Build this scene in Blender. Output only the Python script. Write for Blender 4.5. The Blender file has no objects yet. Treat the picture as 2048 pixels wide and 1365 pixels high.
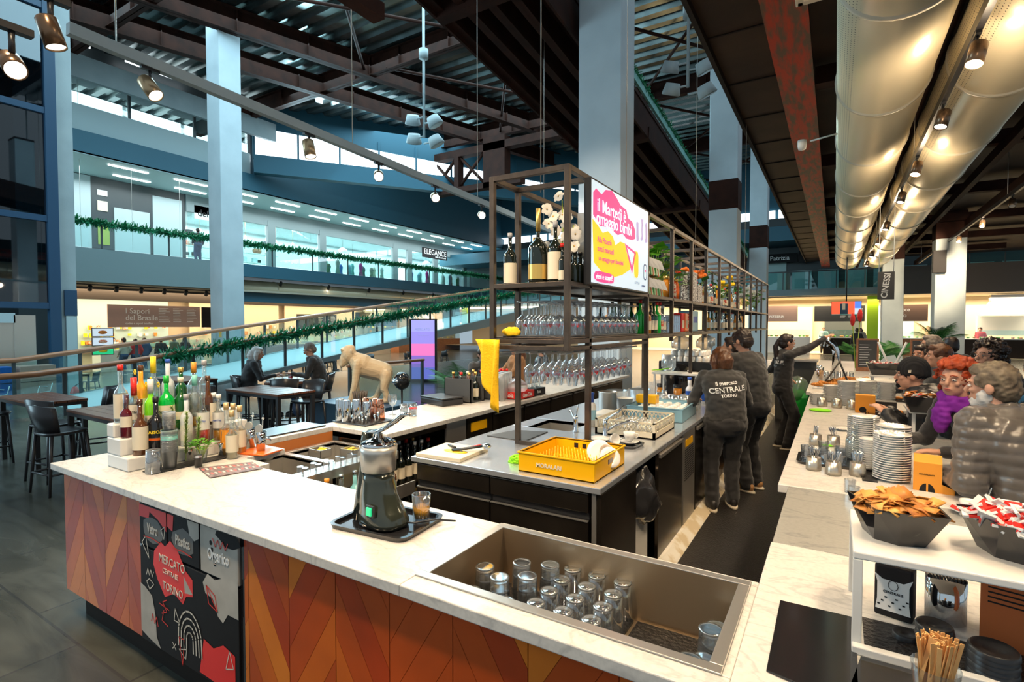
import bpy, math, random
from mathutils import Vector, Matrix, Euler, noise
random.seed(7)
PI = math.pi
S = bpy.context.scene
COL = S.collection

# ---------------------------------------------------------------- camera
cd = bpy.data.cameras.new('camera'); cam = bpy.data.objects.new('camera', cd); COL.objects.link(cam)
cd.sensor_width = 36; cd.lens = 36 * 1052 / 2048; cd.clip_end = 200; cd.clip_start = 0.05
cam.location = (0, 0, 1.8)
cam.rotation_euler = (PI / 2 - math.radians(1.77), 0, math.radians(31.54))
S.camera = cam
S.view_settings.view_transform = 'Standard'; S.view_settings.look = 'None'
S.view_settings.exposure = 0.62; S.view_settings.gamma = 1
cy = S.cycles
cy.use_denoising = True; cy.max_bounces = 6; cy.diffuse_bounces = 3; cy.glossy_bounces = 3
cy.transmission_bounces = 4; cy.transparent_max_bounces = 24; cy.sample_clamp_indirect = 4
cy.caustics_reflective = False; cy.caustics_refractive = False

# ---------------------------------------------------------------- daylight
w = bpy.data.worlds.new('world'); S.world = w; w.use_nodes = True
bg = w.node_tree.nodes['Background']; bg.inputs[0].default_value = (0.70, 0.88, 1, 1); bg.inputs[1].default_value = 0.34

def lamp(kind, name, loc, energy, color=(1, 1, 1), target=None, size=0.1, sizey=None, cone=60, blend=0.6):
    d = bpy.data.lights.new(name, kind); d.energy = energy; d.color = color
    if kind == 'AREA':
        d.shape = 'RECTANGLE'; d.size = size; d.size_y = sizey or size
    else:
        d.shadow_soft_size = size
    if kind == 'SPOT':
        d.spot_size = math.radians(cone); d.spot_blend = blend
    o = bpy.data.objects.new(name, d); COL.objects.link(o); o.location = loc
    if target:
        o.rotation_euler = (Vector(target) - Vector(loc)).to_track_quat('-Z', 'Y').to_euler()
    return o
WARM = (1, 0.76, 0.50)
DAY = (0.55, 0.86, 1)
# daylight falling in through the glazed bands and roof lights of the hall
lamp('AREA', 'skylight', (-15, 15, 12.6), 2600, DAY, (-15, 15, 0), 14, 20)
lamp('AREA', 'window_light', (-23, 17.5, 11.3), 900, DAY, (-12, 14, 8), 1.4, 10)
lamp('AREA', 'entrance_daylight', (-16, -3, 5), 500, DAY, (-14, 8, 2), 8, 5)
# shop and bar lighting under the galleries
lamp('AREA', 'gallery_ceiling_light', (-27.2, 22, 8.3), 700, (0.85, 0.97, 1), (-27.2, 22, 4), 2.4, 36)
lamp('AREA', 'shop_ceiling_light', (-31.4, 29, 7.9), 1800, (.85, .97, 1), (-31.4, 29, 5), 4, 28)
lamp('SPOT', 'sculpture_fill_spot', (-5, 4.2, 3.6), 160, WARM, (-6.3, 5.8, 1.0), .1, cone=50)  # added warm spot that brightens the carved ape, no fixture for it
lamp('AREA', 'food_court_light', (-30.5, 18, 3.4), 2300, WARM, (-30.5, 18, 0), 5, 34)
lamp('AREA', 'kitchen_light', (5, 39, 3.3), 1400, WARM, (5, 39, 0), 16, 4)
lamp('AREA', 'far_court_light', (-8, 39, 3.3), 900, WARM, (-8, 39, 0), 12, 4)
# track lamps over the bar, plus added fill spots that have no fixture
for i, (x, y, z, tx, ty, e) in enumerate([
        (0.95, 1.2, 4.2, -0.3, 1.6, 260), (0.95, 2.6, 4.2, 0.4, 3.0, 300), (0.95, 4.4, 4.2, 0.5, 4.6, 320), (0.95, 6.6, 4.2, 0.2, 6.6, 320),
        (0.95, 9.0, 4.2, 0.0, 9.0, 300), (0.95, 12.0, 4.2, 0.0, 12.0, 300),
        (-1.7, 0.2, 4.6, -1.9, 1.7, 420), (-3.6, 0.6, 4.6, -3.3, 1.9, 360), (-5.0, 2.1, 3.7, -3.4, 3.1, 260),
        (-5.0, 4.0, 3.7, -2.0, 4.0, 260), (-5.0, 6.4, 3.7, -3.0, 6.0, 260), (-0.7, 2.0, 5.2, -1.7, 3.3, 420), (-0.7, 4.8, 5.2, -1.5, 5.4, 420), (-0.7, 8, 5.2, -1.3, 8.4, 420)]):
    lamp('SPOT', 'track_and_fill_spot', (x, y, z), e * .68, WARM, (tx, ty, 0.9), 0.12, cone=95, blend=0.8)

for x, y, tx, ty, e in ((3.2, 17, 3.3, 23, 700), (3.2, 20, 1.9, 26, 700), (-2.0, 4.6, -3.6, 9, 260), (-5, 7.5, -3.6, 9.2, 200)):  # added spots that warm and brighten the columns
    lamp('SPOT', 'column_fill_spot', (x, y, 4.4), e, WARM if x > 0 else (1, .9, .78), (tx, ty, 2.6), .1, cone=60)

for y in (2.2, 5.7, 9.4, 13, 17, 21, 25):  # added point lights to brighten the duct sides, no lamps of their own
    lamp('POINT', 'duct_fill_light', (0.93, y, 3.86), 26, WARM, size=.12)

# ---------------------------------------------------------------- materials
def mat(name, col, rough=0.5, metal=0.0, var=None, bump=None, emit=0, alpha=1, spec=None, coat=0, sheen=0, grain=None):
    """var=(scale, colour2[, contrast]) mixes a second colour by noise; bump=(scale, strength)"""
    m = bpy.data.materials.new(name); m.use_nodes = True
    nt = m.node_tree; n = nt.nodes; L = nt.links; b = n['Principled BSDF']
    c = (*col, 1)
    b.inputs['Base Color'].default_value = c; b.inputs['Roughness'].default_value = rough; b.inputs['Metallic'].default_value = metal
    if spec is not None: b.inputs['Specular IOR Level'].default_value = spec
    if coat: b.inputs['Coat Weight'].default_value = coat; b.inputs['Coat Roughness'].default_value = 0.1
    if sheen: b.inputs['Sheen Weight'].default_value = sheen
    if emit: b.inputs['Emission Color'].default_value = c; b.inputs['Emission Strength'].default_value = emit
    if alpha < 1: b.inputs['Alpha'].default_value = alpha
    if var or bump:
        tc = n.new('ShaderNodeTexCoord'); mp = n.new('ShaderNodeMapping'); L.new(tc.outputs['Object'], mp.inputs[0])
        if grain: mp.inputs['Scale'].default_value = grain
    if var:
        t = n.new('ShaderNodeTexNoise'); t.inputs['Scale'].default_value = var[0]; t.inputs['Detail'].default_value = 5
        if len(var) > 3: t.inputs['Distortion'].default_value = var[3]
        L.new(mp.outputs[0], t.inputs['Vector'])
        r = n.new('ShaderNodeValToRGB'); k = var[2] if len(var) > 2 else 0.2
        r.color_ramp.elements[0].position = 0.5 - k; r.color_ramp.elements[1].position = 0.5 + k
        r.color_ramp.elements[0].color = (*var[1], 1); r.color_ramp.elements[1].color = c
        L.new(t.outputs[0], r.inputs[0]); L.new(r.outputs[0], b.inputs['Base Color'])
        if emit: L.new(r.outputs[0], b.inputs['Emission Color'])
    if bump:
        t = n.new('ShaderNodeTexNoise'); t.inputs['Scale'].default_value = bump[0]; t.inputs['Detail'].default_value = 4
        L.new(mp.outputs[0], t.inputs['Vector'])
        bb = n.new('ShaderNodeBump'); bb.inputs['Strength'].default_value = bump[1]; bb.inputs['Distance'].default_value = 0.02
        L.new(t.outputs[0], bb.inputs['Height']); L.new(bb.outputs[0], b.inputs['Normal'])
    return m

def glass(name, tint=(1, 1, 1), refl=0.12, edge=0.55, rough=0.02, haze=0):
    """clear thin glass: see-through with reflections growing towards the rim"""
    m = bpy.data.materials.new(name); m.use_nodes = True
    nt = m.node_tree; n = nt.nodes; L = nt.links; n.remove(n['Principled BSDF'])
    t = n.new('ShaderNodeBsdfTransparent'); t.inputs[0].default_value = (*tint, 1)
    g = n.new('ShaderNodeBsdfGlossy'); g.inputs['Roughness'].default_value = rough; g.inputs[0].default_value = (0.95, 0.98, 1, 1)
    lw = n.new('ShaderNodeLayerWeight'); lw.inputs[0].default_value = 0.5
    mr = n.new('ShaderNodeMapRange'); mr.inputs['To Min'].default_value = refl; mr.inputs['To Max'].default_value = edge
    L.new(lw.outputs['Facing'], mr.inputs['Value'])
    mx = n.new('ShaderNodeMixShader'); L.new(mr.outputs[0], mx.inputs[0]); L.new(t.outputs[0], mx.inputs[1]); L.new(g.outputs[0], mx.inputs[2])
    if haze:
        d = n.new('ShaderNodeBsdfTranslucent'); d.inputs[0].default_value = (1, .98, .95, 1); d2 = n.new('ShaderNodeMixShader'); d2.inputs[0].default_value = haze; L.new(mx.outputs[0], d2.inputs[1]); L.new(d.outputs[0], d2.inputs[2]); mx = d2  # white share mixed in to stand for bright highlights on glassware
    L.new(mx.outputs[0], n['Material Output'].inputs[0])
    return m

def marble(name, c1, c2, scale=1.2):
    m = mat(name, c1, 0.28, coat=0.15)
    nt = m.node_tree; n = nt.nodes; L = nt.links; b = n['Principled BSDF']
    tc = n.new('ShaderNodeTexCoord')
    mp = n.new('ShaderNodeMapping'); mp.inputs['Scale'].default_value = (scale, scale * 2.6, scale); mp.inputs['Rotation'].default_value = (0, 0, 0.5)
    L.new(tc.outputs['Object'], mp.inputs[0])
    t = n.new('ShaderNodeTexNoise'); t.inputs['Scale'].default_value = 2.2; t.inputs['Detail'].default_value = 9; t.inputs['Distortion'].default_value = 1.6
    L.new(mp.outputs[0], t.inputs['Vector'])
    r = n.new('ShaderNodeValToRGB'); e = r.color_ramp.elements
    e[0].position = 0.36; e[0].color = (*c1, 1); e[1].position = 0.62; e[1].color = (*c1, 1)
    for p, c in ((0.46, c1), (0.50, c2), (0.53, c1)):
        q = e.new(p); q.color = (*c, 1)
    t2 = n.new('ShaderNodeTexNoise'); t2.inputs['Scale'].default_value = 60; t2.inputs['Detail'].default_value = 3
    L.new(tc.outputs['Object'], t2.inputs['Vector'])
    r2 = n.new('ShaderNodeValToRGB'); r2.color_ramp.elements[0].color = (0.8, 0.8, 0.8, 1); r2.color_ramp.elements[0].position = 0.3; r2.color_ramp.elements[1].position = 0.6
    L.new(t2.outputs[0], r2.inputs[0])
    mx = n.new('ShaderNodeMixRGB'); mx.blend_type = 'MULTIPLY'; mx.inputs[0].default_value = 0.6
    L.new(t.outputs[0], r.inputs[0]); L.new(r.outputs[0], mx.inputs[1]); L.new(r2.outputs[0], mx.inputs[2]); L.new(mx.outputs[0], b.inputs['Base Color'])
    return m

def tiles(name, c1, c2, mortar, sx, sy, rough=0.3, off=0.5, bump=0.3):
    m = mat(name, c1, rough); nt = m.node_tree; n = nt.nodes; L = nt.links; b = n['Principled BSDF']
    tc = n.new('ShaderNodeTexCoord'); t = n.new('ShaderNodeTexBrick'); t.offset = off
    t.inputs['Scale'].default_value = 1; t.inputs['Brick Width'].default_value = sx; t.inputs['Row Height'].default_value = sy
    t.inputs['Mortar Size'].default_value = 0.008; t.inputs['Color1'].default_value = (*c1, 1); t.inputs['Color2'].default_value = (*c2, 1); t.inputs['Mortar'].default_value = (*mortar, 1)
    L.new(tc.outputs['Object'], t.inputs['Vector'])
    no = n.new('ShaderNodeTexNoise'); no.inputs['Scale'].default_value = 1.6; no.inputs['Detail'].default_value = 8; no.inputs['Distortion'].default_value = 1.2
    mp = n.new('ShaderNodeMapping'); mp.inputs['Scale'].default_value = (0.8, 3.2, 1); L.new(tc.outputs['Object'], mp.inputs[0]); L.new(mp.outputs[0], no.inputs['Vector'])
    r = n.new('ShaderNodeValToRGB'); r.color_ramp.elements[0].position = 0.35; r.color_ramp.elements[1].position = 0.65; r.color_ramp.elements[0].color = (0.45, 0.45, 0.42, 1)
    L.new(no.outputs[0], r.inputs[0])
    mx = n.new('ShaderNodeMixRGB'); mx.blend_type = 'MULTIPLY'; mx.inputs[0].default_value = 0.8
    L.new(t.outputs['Color'], mx.inputs[1]); L.new(r.outputs[0], mx.inputs[2]); L.new(mx.outputs[0], b.inputs['Base Color'])
    bb = n.new('ShaderNodeBump'); bb.inputs['Strength'].default_value = bump; bb.inputs['Distance'].default_value = 0.01
    L.new(no.outputs[0], bb.inputs['Height']); L.new(bb.outputs[0], b.inputs['Normal'])
    return m

M = dict(
    marble=marble('carrara_marble', (0.74, 0.71, 0.66), (0.58, 0.56, 0.53)),
    marble2=marble('grey_marble', (0.36, 0.36, 0.33), (0.26, 0.26, 0.25), 0.8),
    steel=mat('brushed_steel', (0.66, 0.63, 0.58), 0.33, 0.85, bump=(40, 0.05), grain=(1, 1, 20)),
    steeltop=mat('steel_worktop', (0.72, 0.76, 0.82), 0.22, .7, bump=(6, 0.06)),
    darksteel=mat('dark_steel_front', (0.17, 0.14, 0.11), 0.22, 0.9, var=(3, (0.07, 0.055, 0.045))),
    chrome=mat('chrome', (0.8, 0.8, 0.8), 0.06, 1),
    copper=mat('copper', (0.9, 0.42, 0.26), 0.12, 1),
    rawsteel=mat('raw_steel_frame', (0.135, 0.105, 0.08), 0.36, 0.75, var=(9, (0.08, 0.06, 0.05))),
    black=mat('black_plastic', (0.02, 0.02, 0.022), 0.35),
    blackgloss=mat('black_gloss', (0.015, 0.015, 0.017), 0.12, coat=0.4),
    darkgrey=mat('dark_grey_paint', (0.06, 0.06, 0.06), 0.5),
    white=mat('white_plastic', (0.85, 0.83, 0.78), 0.35),
    porcelain=mat('white_porcelain', (0.86, 0.84, 0.80), 0.12, coat=0.3),
    paper=mat('white_paper', (0.85, 0.83, 0.8), 0.7),
    yellow=mat('yellow_plastic', (1.0, 0.52, 0.005), 0.3),
    yellowcloth=mat('yellow_cloth', (1.0, 0.60, 0.01), 0.85, bump=(90, 0.3)),
    greencloth=mat('green_cloth', (0.28, 0.85, 0.02), 0.85, bump=(90, 0.3)),
    bluecrate=mat('pale_blue_plastic', (0.30, 0.55, 0.68), 0.35),
    red=mat('red_gloss', (0.85, 0.03, 0.02), 0.35),
    blue=mat('blue_gloss', (0.02, 0.10, 0.5), 0.35),
    orange=mat('orange_plastic', (1.0, 0.18, 0.02), 0.3),
    green=mat('green_plastic', (0.02, 0.5, 0.06), 0.35),
    card=mat('orange_cardboard', (0.85, 0.33, 0.03), 0.7),
    cream=mat('cream_label', (0.85, 0.76, 0.58), 0.6),
    gold=mat('gold_foil', (0.85, 0.55, 0.15), 0.3, 0.8),
    leaf=mat('leaf_green', (0.05, 0.26, 0.04), 0.45, var=(6, (0.02, 0.14, 0.02))),
    leaf2=mat('bright_leaf', (0.20, 0.52, 0.03), 0.45, var=(8, (0.08, 0.34, 0.02))),
    rosemary=mat('rosemary_needles', (0.30, 0.42, 0.08), 0.55),
    garland=mat('fir_garland', (0.01, 0.24, 0.10), 0.6),
    plinth=mat('dark_plinth', (0.022, 0.016, 0.013), 0.7, spec=.2),
    wine=mat('dark_wine_bottle', (0.008, 0.012, 0.008), 0.06, coat=0.5),
    tabletop=mat('slatted_table_wood', (0.24, 0.09, 0.045), 0.3, var=(4, (0.13, 0.045, 0.025)), grain=(1, 8, 1)),
    chair=mat('black_chair', (0.03, 0.028, 0.03), 0.32),
    conc=mat('painted_concrete', (0.42, 0.49, 0.50), 0.6, var=(1.5, (0.34, 0.40, 0.42)), bump=(30, 0.08)),
    concb=mat('blue_grey_concrete', (0.58, 0.66, 0.70), 0.6, var=(1.5, (0.50, 0.58, 0.62)), bump=(30, 0.08)),
    fascia=mat('grey_fascia', (0.20, 0.27, 0.28), 0.5),
    fasciab=mat('blue_fascia', (0.03, 0.13, 0.19), 0.5),
    pale=mat('pale_parapet', (0.50, 0.62, 0.64), 0.6),
    rust=mat('brown_structural_steel', (0.046, 0.015, 0.009), 0.7, 0, var=(2.5, (0.022, 0.009, 0.006)), spec=.15),
    darkblue=mat('dark_blue_steel', (0.02, 0.07, 0.14), 0.4),
    shopglass=glass('shop_glass', (0.84, 0.97, 0.97), 0.10, 0.5),
    railglass=glass('balustrade_glass', (0.72, 0.95, 0.94), 0.10, 0.6),
    glass=glass('drinking_glass', (0.96, 0.97, 0.98), 0.16, 0.9, 0.06, .06),
    rim=glass('highlight_glass_rim', (.95, .97, 1), .45, 1, .08, .25), liftglass=glass('dark_lift_glass', (.16, .30, .36), .06, .5),  # rim ring whitened to stand in for highlights on glass edges
    clear=glass('clear_bottle_glass', (0.90, 0.94, 0.93), 0.12, 0.8, 0.04, .08),
    plasticcup=glass('clear_cup', (0.92, 0.92, 0.90), 0.25, 0.7, 0.12, .28),
    handrail=mat('oak_handrail', (0.50, 0.21, 0.09), 0.4, var=(3, (0.30, 0.12, 0.06)), grain=(8, 1, 8)),
    skin=mat('skin', (0.62, 0.33, 0.22), 0.5), skin2=mat('tan_skin', (0.48, 0.23, 0.14), 0.5),
    duct=mat('galvanised_duct', (0.86, 0.75, 0.52), 0.30, 0.3, bump=(3, 0.05)),
    ductmatt=mat('cream_duct_band', (0.72, 0.66, 0.52), 0.5),
    screen=mat('screen_white', (0.62, 0.78, 0.92), 0.3, emit=0.42),
    lampface=mat('lamp_face', (1, 0.93, 0.8), 0.3, emit=14),
    tube=mat('strip_light', (0.95, 1, 1), 0.3, emit=6),
)

# ---------------------------------------------------------------- mesh builder
class MB:
    def __init__(s): s.v = []; s.f = []; s.m = []; s.sm = []
    def add(s, vs, fs, m=0, sm=False, T=None):
        k = len(s.v)
        s.v += [tuple(T @ Vector(p)) for p in vs] if T else [tuple(p) for p in vs]
        s.f += [tuple(i + k for i in f) for f in fs]; s.m += [m] * len(fs); s.sm += [sm] * len(fs)
        return s
    def box(s, c, d, m=0, rz=0, T=None, taper=1):
        x, y, z = d[0] / 2, d[1] / 2, d[2] / 2; t = taper
        vs = [(-x, -y, -z), (x, -y, -z), (x, y, -z), (-x, y, -z), (-x * t, -y * t, z), (x * t, -y * t, z), (x * t, y * t, z), (-x * t, y * t, z)]
        R = Matrix.Translation(c) @ Matrix.Rotation(rz, 4, 'Z')
        return s.add(vs, [(0, 3, 2, 1), (4, 5, 6, 7), (0, 1, 5, 4), (1, 2, 6, 5), (2, 3, 7, 6), (3, 0, 4, 7)], m, False, (T @ R) if T else R)
    def b2(s, a, b, m=0):
        return s.box([(a[i] + b[i]) / 2 for i in range(3)], [abs(b[i] - a[i]) for i in range(3)], m)
    def lathe(s, prof, seg=20, c=(0, 0, 0), m=0, T=None, sm=True, cap=True):
        vs = []; fs = []; n = len(prof)
        for i in range(seg):
            a = 2 * PI * i / seg
            for r, z in prof: vs.append((c[0] + r * math.cos(a), c[1] + r * math.sin(a), c[2] + z))
        for i in range(seg):
            j = (i + 1) % seg
            for k in range(n - 1): fs.append((i * n + k, j * n + k, j * n + k + 1, i * n + k + 1))
        s.add(vs, fs, m, sm, T)
        if cap:
            k = len(s.v) - len(vs)
            if prof[0][0] > 1e-5: s.f.append(tuple(k + i * n for i in reversed(range(seg)))); s.m.append(m); s.sm.append(False)
            if prof[-1][0] > 1e-5: s.f.append(tuple(k + i * n + n - 1 for i in range(seg))); s.m.append(m); s.sm.append(False)
        return s
    def cyl(s, p, q, r, r2=None, m=0, seg=12, sm=True):
        return s.tube([p, q], [r, r if r2 is None else r2], m, seg, sm)
    def tube(s, pts, r, m=0, seg=8, sm=True, flat=1.0, cap=True):
        pts = [Vector(p) for p in pts]; n = len(pts); vs = []; fs = []
        up = Vector((0, 0, 1))
        for i, p in enumerate(pts):
            d = (pts[min(i + 1, n - 1)] - pts[max(i - 1, 0)]).normalized()
            if abs(d.dot(up)) > 0.99: up = Vector((1, 0, 0)) if abs(d.x) < 0.9 else Vector((0, 1, 0))
            a = d.cross(up).normalized(); b = a.cross(d).normalized(); up = b
            rr = r[i] if isinstance(r, (list, tuple)) else r
            for k in range(seg):
                t = 2 * PI * k / seg
                vs.append(p + a * (rr * math.cos(t)) + b * (rr * flat * math.sin(t)))
        for i in range(n - 1):
            for k in range(seg):
                l = (k + 1) % seg; fs.append((i * seg + k, i * seg + l, (i + 1) * seg + l, (i + 1) * seg + k))
        if cap: fs.append(tuple(reversed(range(seg)))); fs.append(tuple((n - 1) * seg + k for k in range(seg)))
        return s.add(vs, fs, m, sm)
    def ball(s, c, r, m=0, seg=12, T=None):
        r = (r, r, r) if isinstance(r, (int, float)) else r
        vs = []; fs = []; h = max(4, seg // 2)
        for j in range(1, h):
            b = PI * j / h
            for i in range(seg):
                a = 2 * PI * i / seg
                vs.append((r[0] * math.sin(b) * math.cos(a), r[1] * math.sin(b) * math.sin(a), r[2] * math.cos(b)))
        t = len(vs); vs += [(0, 0, r[2]), (0, 0, -r[2])]
        for i in range(seg):
            k = (i + 1) % seg
            for j in range(h - 2): fs.append((j * seg + i, (j + 1) * seg + i, (j + 1) * seg + k, j * seg + k))
            fs.append((t, i, k)); fs.append((t + 1, (h - 2) * seg + k, (h - 2) * seg + i))
        R = Matrix.Translation(c)
        return s.add(vs, fs, m, True, (T @ R) if T else R)
    def prism(s, poly, z0, z1, m=0, T=None):
        n = len(poly)
        vs = [(x, y, z0) for x, y in poly] + [(x, y, z1) for x, y in poly]
        fs = [tuple(reversed(range(n))), tuple(range(n, 2 * n))] + [(i, (i + 1) % n, n + (i + 1) % n, n + i) for i in range(n)]
        return s.add(vs, fs, m, False, T)
    def build(s, name, mats, parent=None, bev=0, loc=None, rz=0, sub=0):
        me = bpy.data.meshes.new(name); me.from_pydata(s.v, [], s.f)
        mats = mats if isinstance(mats, (list, tuple)) else [mats]
        for q in mats: me.materials.append(M[q] if isinstance(q, str) else q)
        me.polygons.foreach_set('material_index', s.m); me.polygons.foreach_set('use_smooth', s.sm); me.update()
        o = bpy.data.objects.new(name, me); COL.objects.link(o)
        if parent: o.parent = parent
        if loc: o.location = loc
        if rz: o.rotation_euler = (0, 0, rz)
        if bev:
            b = o.modifiers.new('bevel', 'BEVEL'); b.width = bev; b.segments = 2; b.limit_method = 'ANGLE'
        if sub:
            b = o.modifiers.new('subdivision', 'SUBSURF'); b.levels = sub; b.render_levels = sub
        return o

def tag(o, label, cat, group=None):
    o['label'] = label; o['category'] = cat
    if group: o['group'] = group
    return o
def thing(name, label, cat, loc=(0, 0, 0), rz=0, group=None):
    o = bpy.data.objects.new(name, None); COL.objects.link(o); o.empty_display_size = 0.1
    o.location = loc; o.rotation_euler = (0, 0, rz)
    return tag(o, label, cat, group)
def struct(o): o['kind'] = 'structure'; return o
def dup(root, loc=None, rz=None, label=None, group=None, parent=None, scale=None, skip=()):
    r = root.copy(); COL.objects.link(r)
    if parent is not None: r.parent = parent
    if loc is not None: r.location = loc
    if rz is not None: r.rotation_euler = (0, 0, rz) if not isinstance(rz, tuple) else rz
    if scale: r.scale = scale if isinstance(scale, tuple) else (scale,) * 3
    if label: r['label'] = label
    if group: r['group'] = group
    for ch in list(root.children):
        c = dup(ch); c.parent = r
    return r
def fonts(txt, size, mt, parent, T, name='lettering', ext=0.0008, align='CENTER', bold=0.0, sx=1):
    """flat raised lettering as a mesh, T places its plane (x right, y up, z out)"""
    c = bpy.data.curves.new('lettering', 'FONT'); c.body = txt; c.size = size; c.extrude = ext; c.align_x = align; c.align_y = 'CENTER'
    c.offset = bold; c.resolution_u = 3
    t = bpy.data.objects.new('lettering', c); COL.objects.link(t)
    bpy.context.view_layer.update()
    me = bpy.data.meshes.new_from_object(t.evaluated_get(bpy.context.evaluated_depsgraph_get()))
    bpy.data.objects.remove(t); bpy.data.curves.remove(c)
    me.transform(T @ Matrix.Scale(sx, 4, (1, 0, 0)))
    me.materials.clear(); me.materials.append(M[mt] if isinstance(mt, str) else mt)
    o = bpy.data.objects.new(name, me); COL.objects.link(o)
    if parent: o.parent = parent
    return o
def TP(loc, nrm, up=(0, 0, 1)):
    """plane placement: local z along nrm, local y along up"""
    z = Vector(nrm).normalized(); x = Vector(up).cross(z).normalized(); y = z.cross(x)
    m = Matrix((x, y, z)).transposed().to_4x4(); m.translation = Vector(loc); return m

# ================================================================ THE HALL
M.update(
    floor=tiles('stone_floor', (0.10, 0.10, 0.082), (0.07, 0.072, 0.06), (0.06, 0.06, 0.055), 1.2, 0.6, 0.24),
    rubber=mat('rubber_matting', (0.012, 0.011, 0.011), 0.3, bump=(70, 0.5)),
    deck=mat('corrugated_deck', (0.26, 0.31, 0.30), 0.25, 0.9, var=(0.7, (0.08, 0.10, 0.10))),
    soffit=mat('brown_soffit', (0.062, 0.037, 0.023), 0.6, var=(1.2, (0.035, 0.021, 0.014)), spec=.2),
    redbeam=mat('red_primed_beam', (0.55, 0.035, 0.008), 0.5, var=(7, (0.14, 0.07, 0.04), 0.10), grain=(2, 0.35, 1)),
    sky=mat('overcast_sky_pane', (0.86, 0.95, 1), 0.5, emit=1.6),
    creamwall=mat('warm_cream_wall', (0.66, 0.55, 0.38), 0.6), creamceil=mat('cream_ceiling', (0.50, 0.44, 0.33), 0.6),
    tealwall=mat('teal_shop_wall', (0.42, 0.60, 0.60), 0.5), shopwhite=mat('shop_white', (0.75, 0.86, 0.86), 0.5),
    darkwall=mat('dark_shopfront', (0.055, 0.07, 0.075), 0.4), brownwall=mat('brown_grey_wall', (0.13, 0.105, 0.085), 0.5),
    sign=mat('taupe_signboard', (0.20, 0.13, 0.10), 0.4), mint=mat('mint_trim', (0.25, 0.60, 0.56), 0.5),
    lime=mat('lime_wall', (0.45, 0.72, 0.02), 0.5), stainless2=mat('hood_steel', (0.6, 0.58, 0.52), 0.3, 0.8),
    lettwhite=mat('white_lettering', (0.9, 0.9, 0.88), 0.5), greytext=mat('pale_lettering', (0.62, 0.58, 0.52), 0.5),
    traffic=mat('grey_hall_floor', (0.25, 0.30, 0.30), 0.3))
def S_(mb, name, mats, **k): return struct(mb.build(name, mats, **k))

S_(MB().b2((-16.2, -5, -0.2), (14, 48, 0)), 'floor', 'floor'); S_(MB().b2((-42, -5, -0.65), (-16.2, 48, -0.45)), 'floor_lower', 'floor'); S_(MB().b2((-16.25, -5, -0.45), (-16.2, 48, 0)), 'trim_30_floor_step', 'fascia')
S_(MB().b2((-0.98, 1.9, 0), (-0.11, 15, 0.012)), 'floor_rubber_matting', 'rubber')
# roof deck: corrugated sheets running across the hall
mb = MB(); prof = []
y = -4.0
while y < 48:
    prof += [(y, 13.0), (y + 0.28, 13.0), (y + 0.36, 13.16), (y + 0.62, 13.16), (y + 0.70, 13.0)]; y += 0.70
vs = [(-42, a, b) for a, b in prof] + [(-1.5, a, b) for a, b in prof]; n = len(prof)
mb.add(vs, [(i, n + i, n + i + 1, i + 1) for i in range(n - 1)])
S_(mb, 'ceiling', 'deck')

def ibeam(p, q, h, wd, m='rust', name='roof_beam', plain=False):
    p = Vector(p); q = Vector(q); d = (q - p); L = d.length
    T = Matrix.Translation(p) @ d.to_track_quat('Y', 'Z').to_matrix().to_4x4()
    b = MB()
    b.box((0, L / 2, h / 2), (0.025, L, h), 0, T=T); b.box((0, L / 2, 0.015), (wd, L, 0.03), 0, T=T); b.box((0, L / 2, h - 0.015), (wd, L, 0.03), 0, T=T)
    k = 0.0
    while k < L and not plain:
        b.box((0, k, h / 2), (wd * 0.8, 0.02, h - 0.06), 0, T=T); k += 2.5
    return struct(b.build(name, m))
ibeam((-25.0, -10.4, 12.1), (-6.6, 48, 12.1), 0.85, 0.34, name='trim_1_roof_beam')
ibeam((-27.5, -11.6, 12.0), (-12.5, 41, 12.0), 0.8, 0.34, name='trim_2_roof_beam')
for i, yy in enumerate((8.6, 15.9, 24.5, 33, 41)):
    ibeam((-30, yy, 12.15), (-1.6, yy, 12.15), 0.8, 0.3, name='trim_%d_cross_beam' % (3 + i))
b = MB()
for k in range(4):
    y0, y1 = (8.6, 15.9, 24.5, 33, 41)[k:k + 2]
    for x0 in (-17 + k * 1.2, -8):
        b.cyl((x0, y0, 12.3), (x0 + 6, y1, 12.3), 0.06, seg=6); b.cyl((x0 + 6, y0, 12.4), (x0, y1, 12.4), 0.06, seg=6)
S_(b, 'trim_8_roof_bracing', 'rust')
# steel transfer truss above the gallery
b = MB()
b.b2((-20.3, 24.0, 9.3), (-14.2, 24.5, 9.6)); b.b2((-20.3, 24.0, 11.3), (-12.0, 24.5, 11.7)); b.b2((-18.6, 24.0, 9.6), (-18.3, 24.5, 11.3)); b.b2((-16.6, 24.0, 9.3), (-15.2, 24.6, 12))
for x0, x1 in ((-18.3, -16.7), (-20.2, -18.6)):
    b.cyl((x0, 24.2, 9.7), (x1, 24.2, 11.3), 0.09, seg=6); b.cyl((x1, 24.2, 9.7), (x0, 24.2, 11.3), 0.09, seg=6)
S_(b, 'trim_9_transfer_truss', 'rust')

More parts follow.
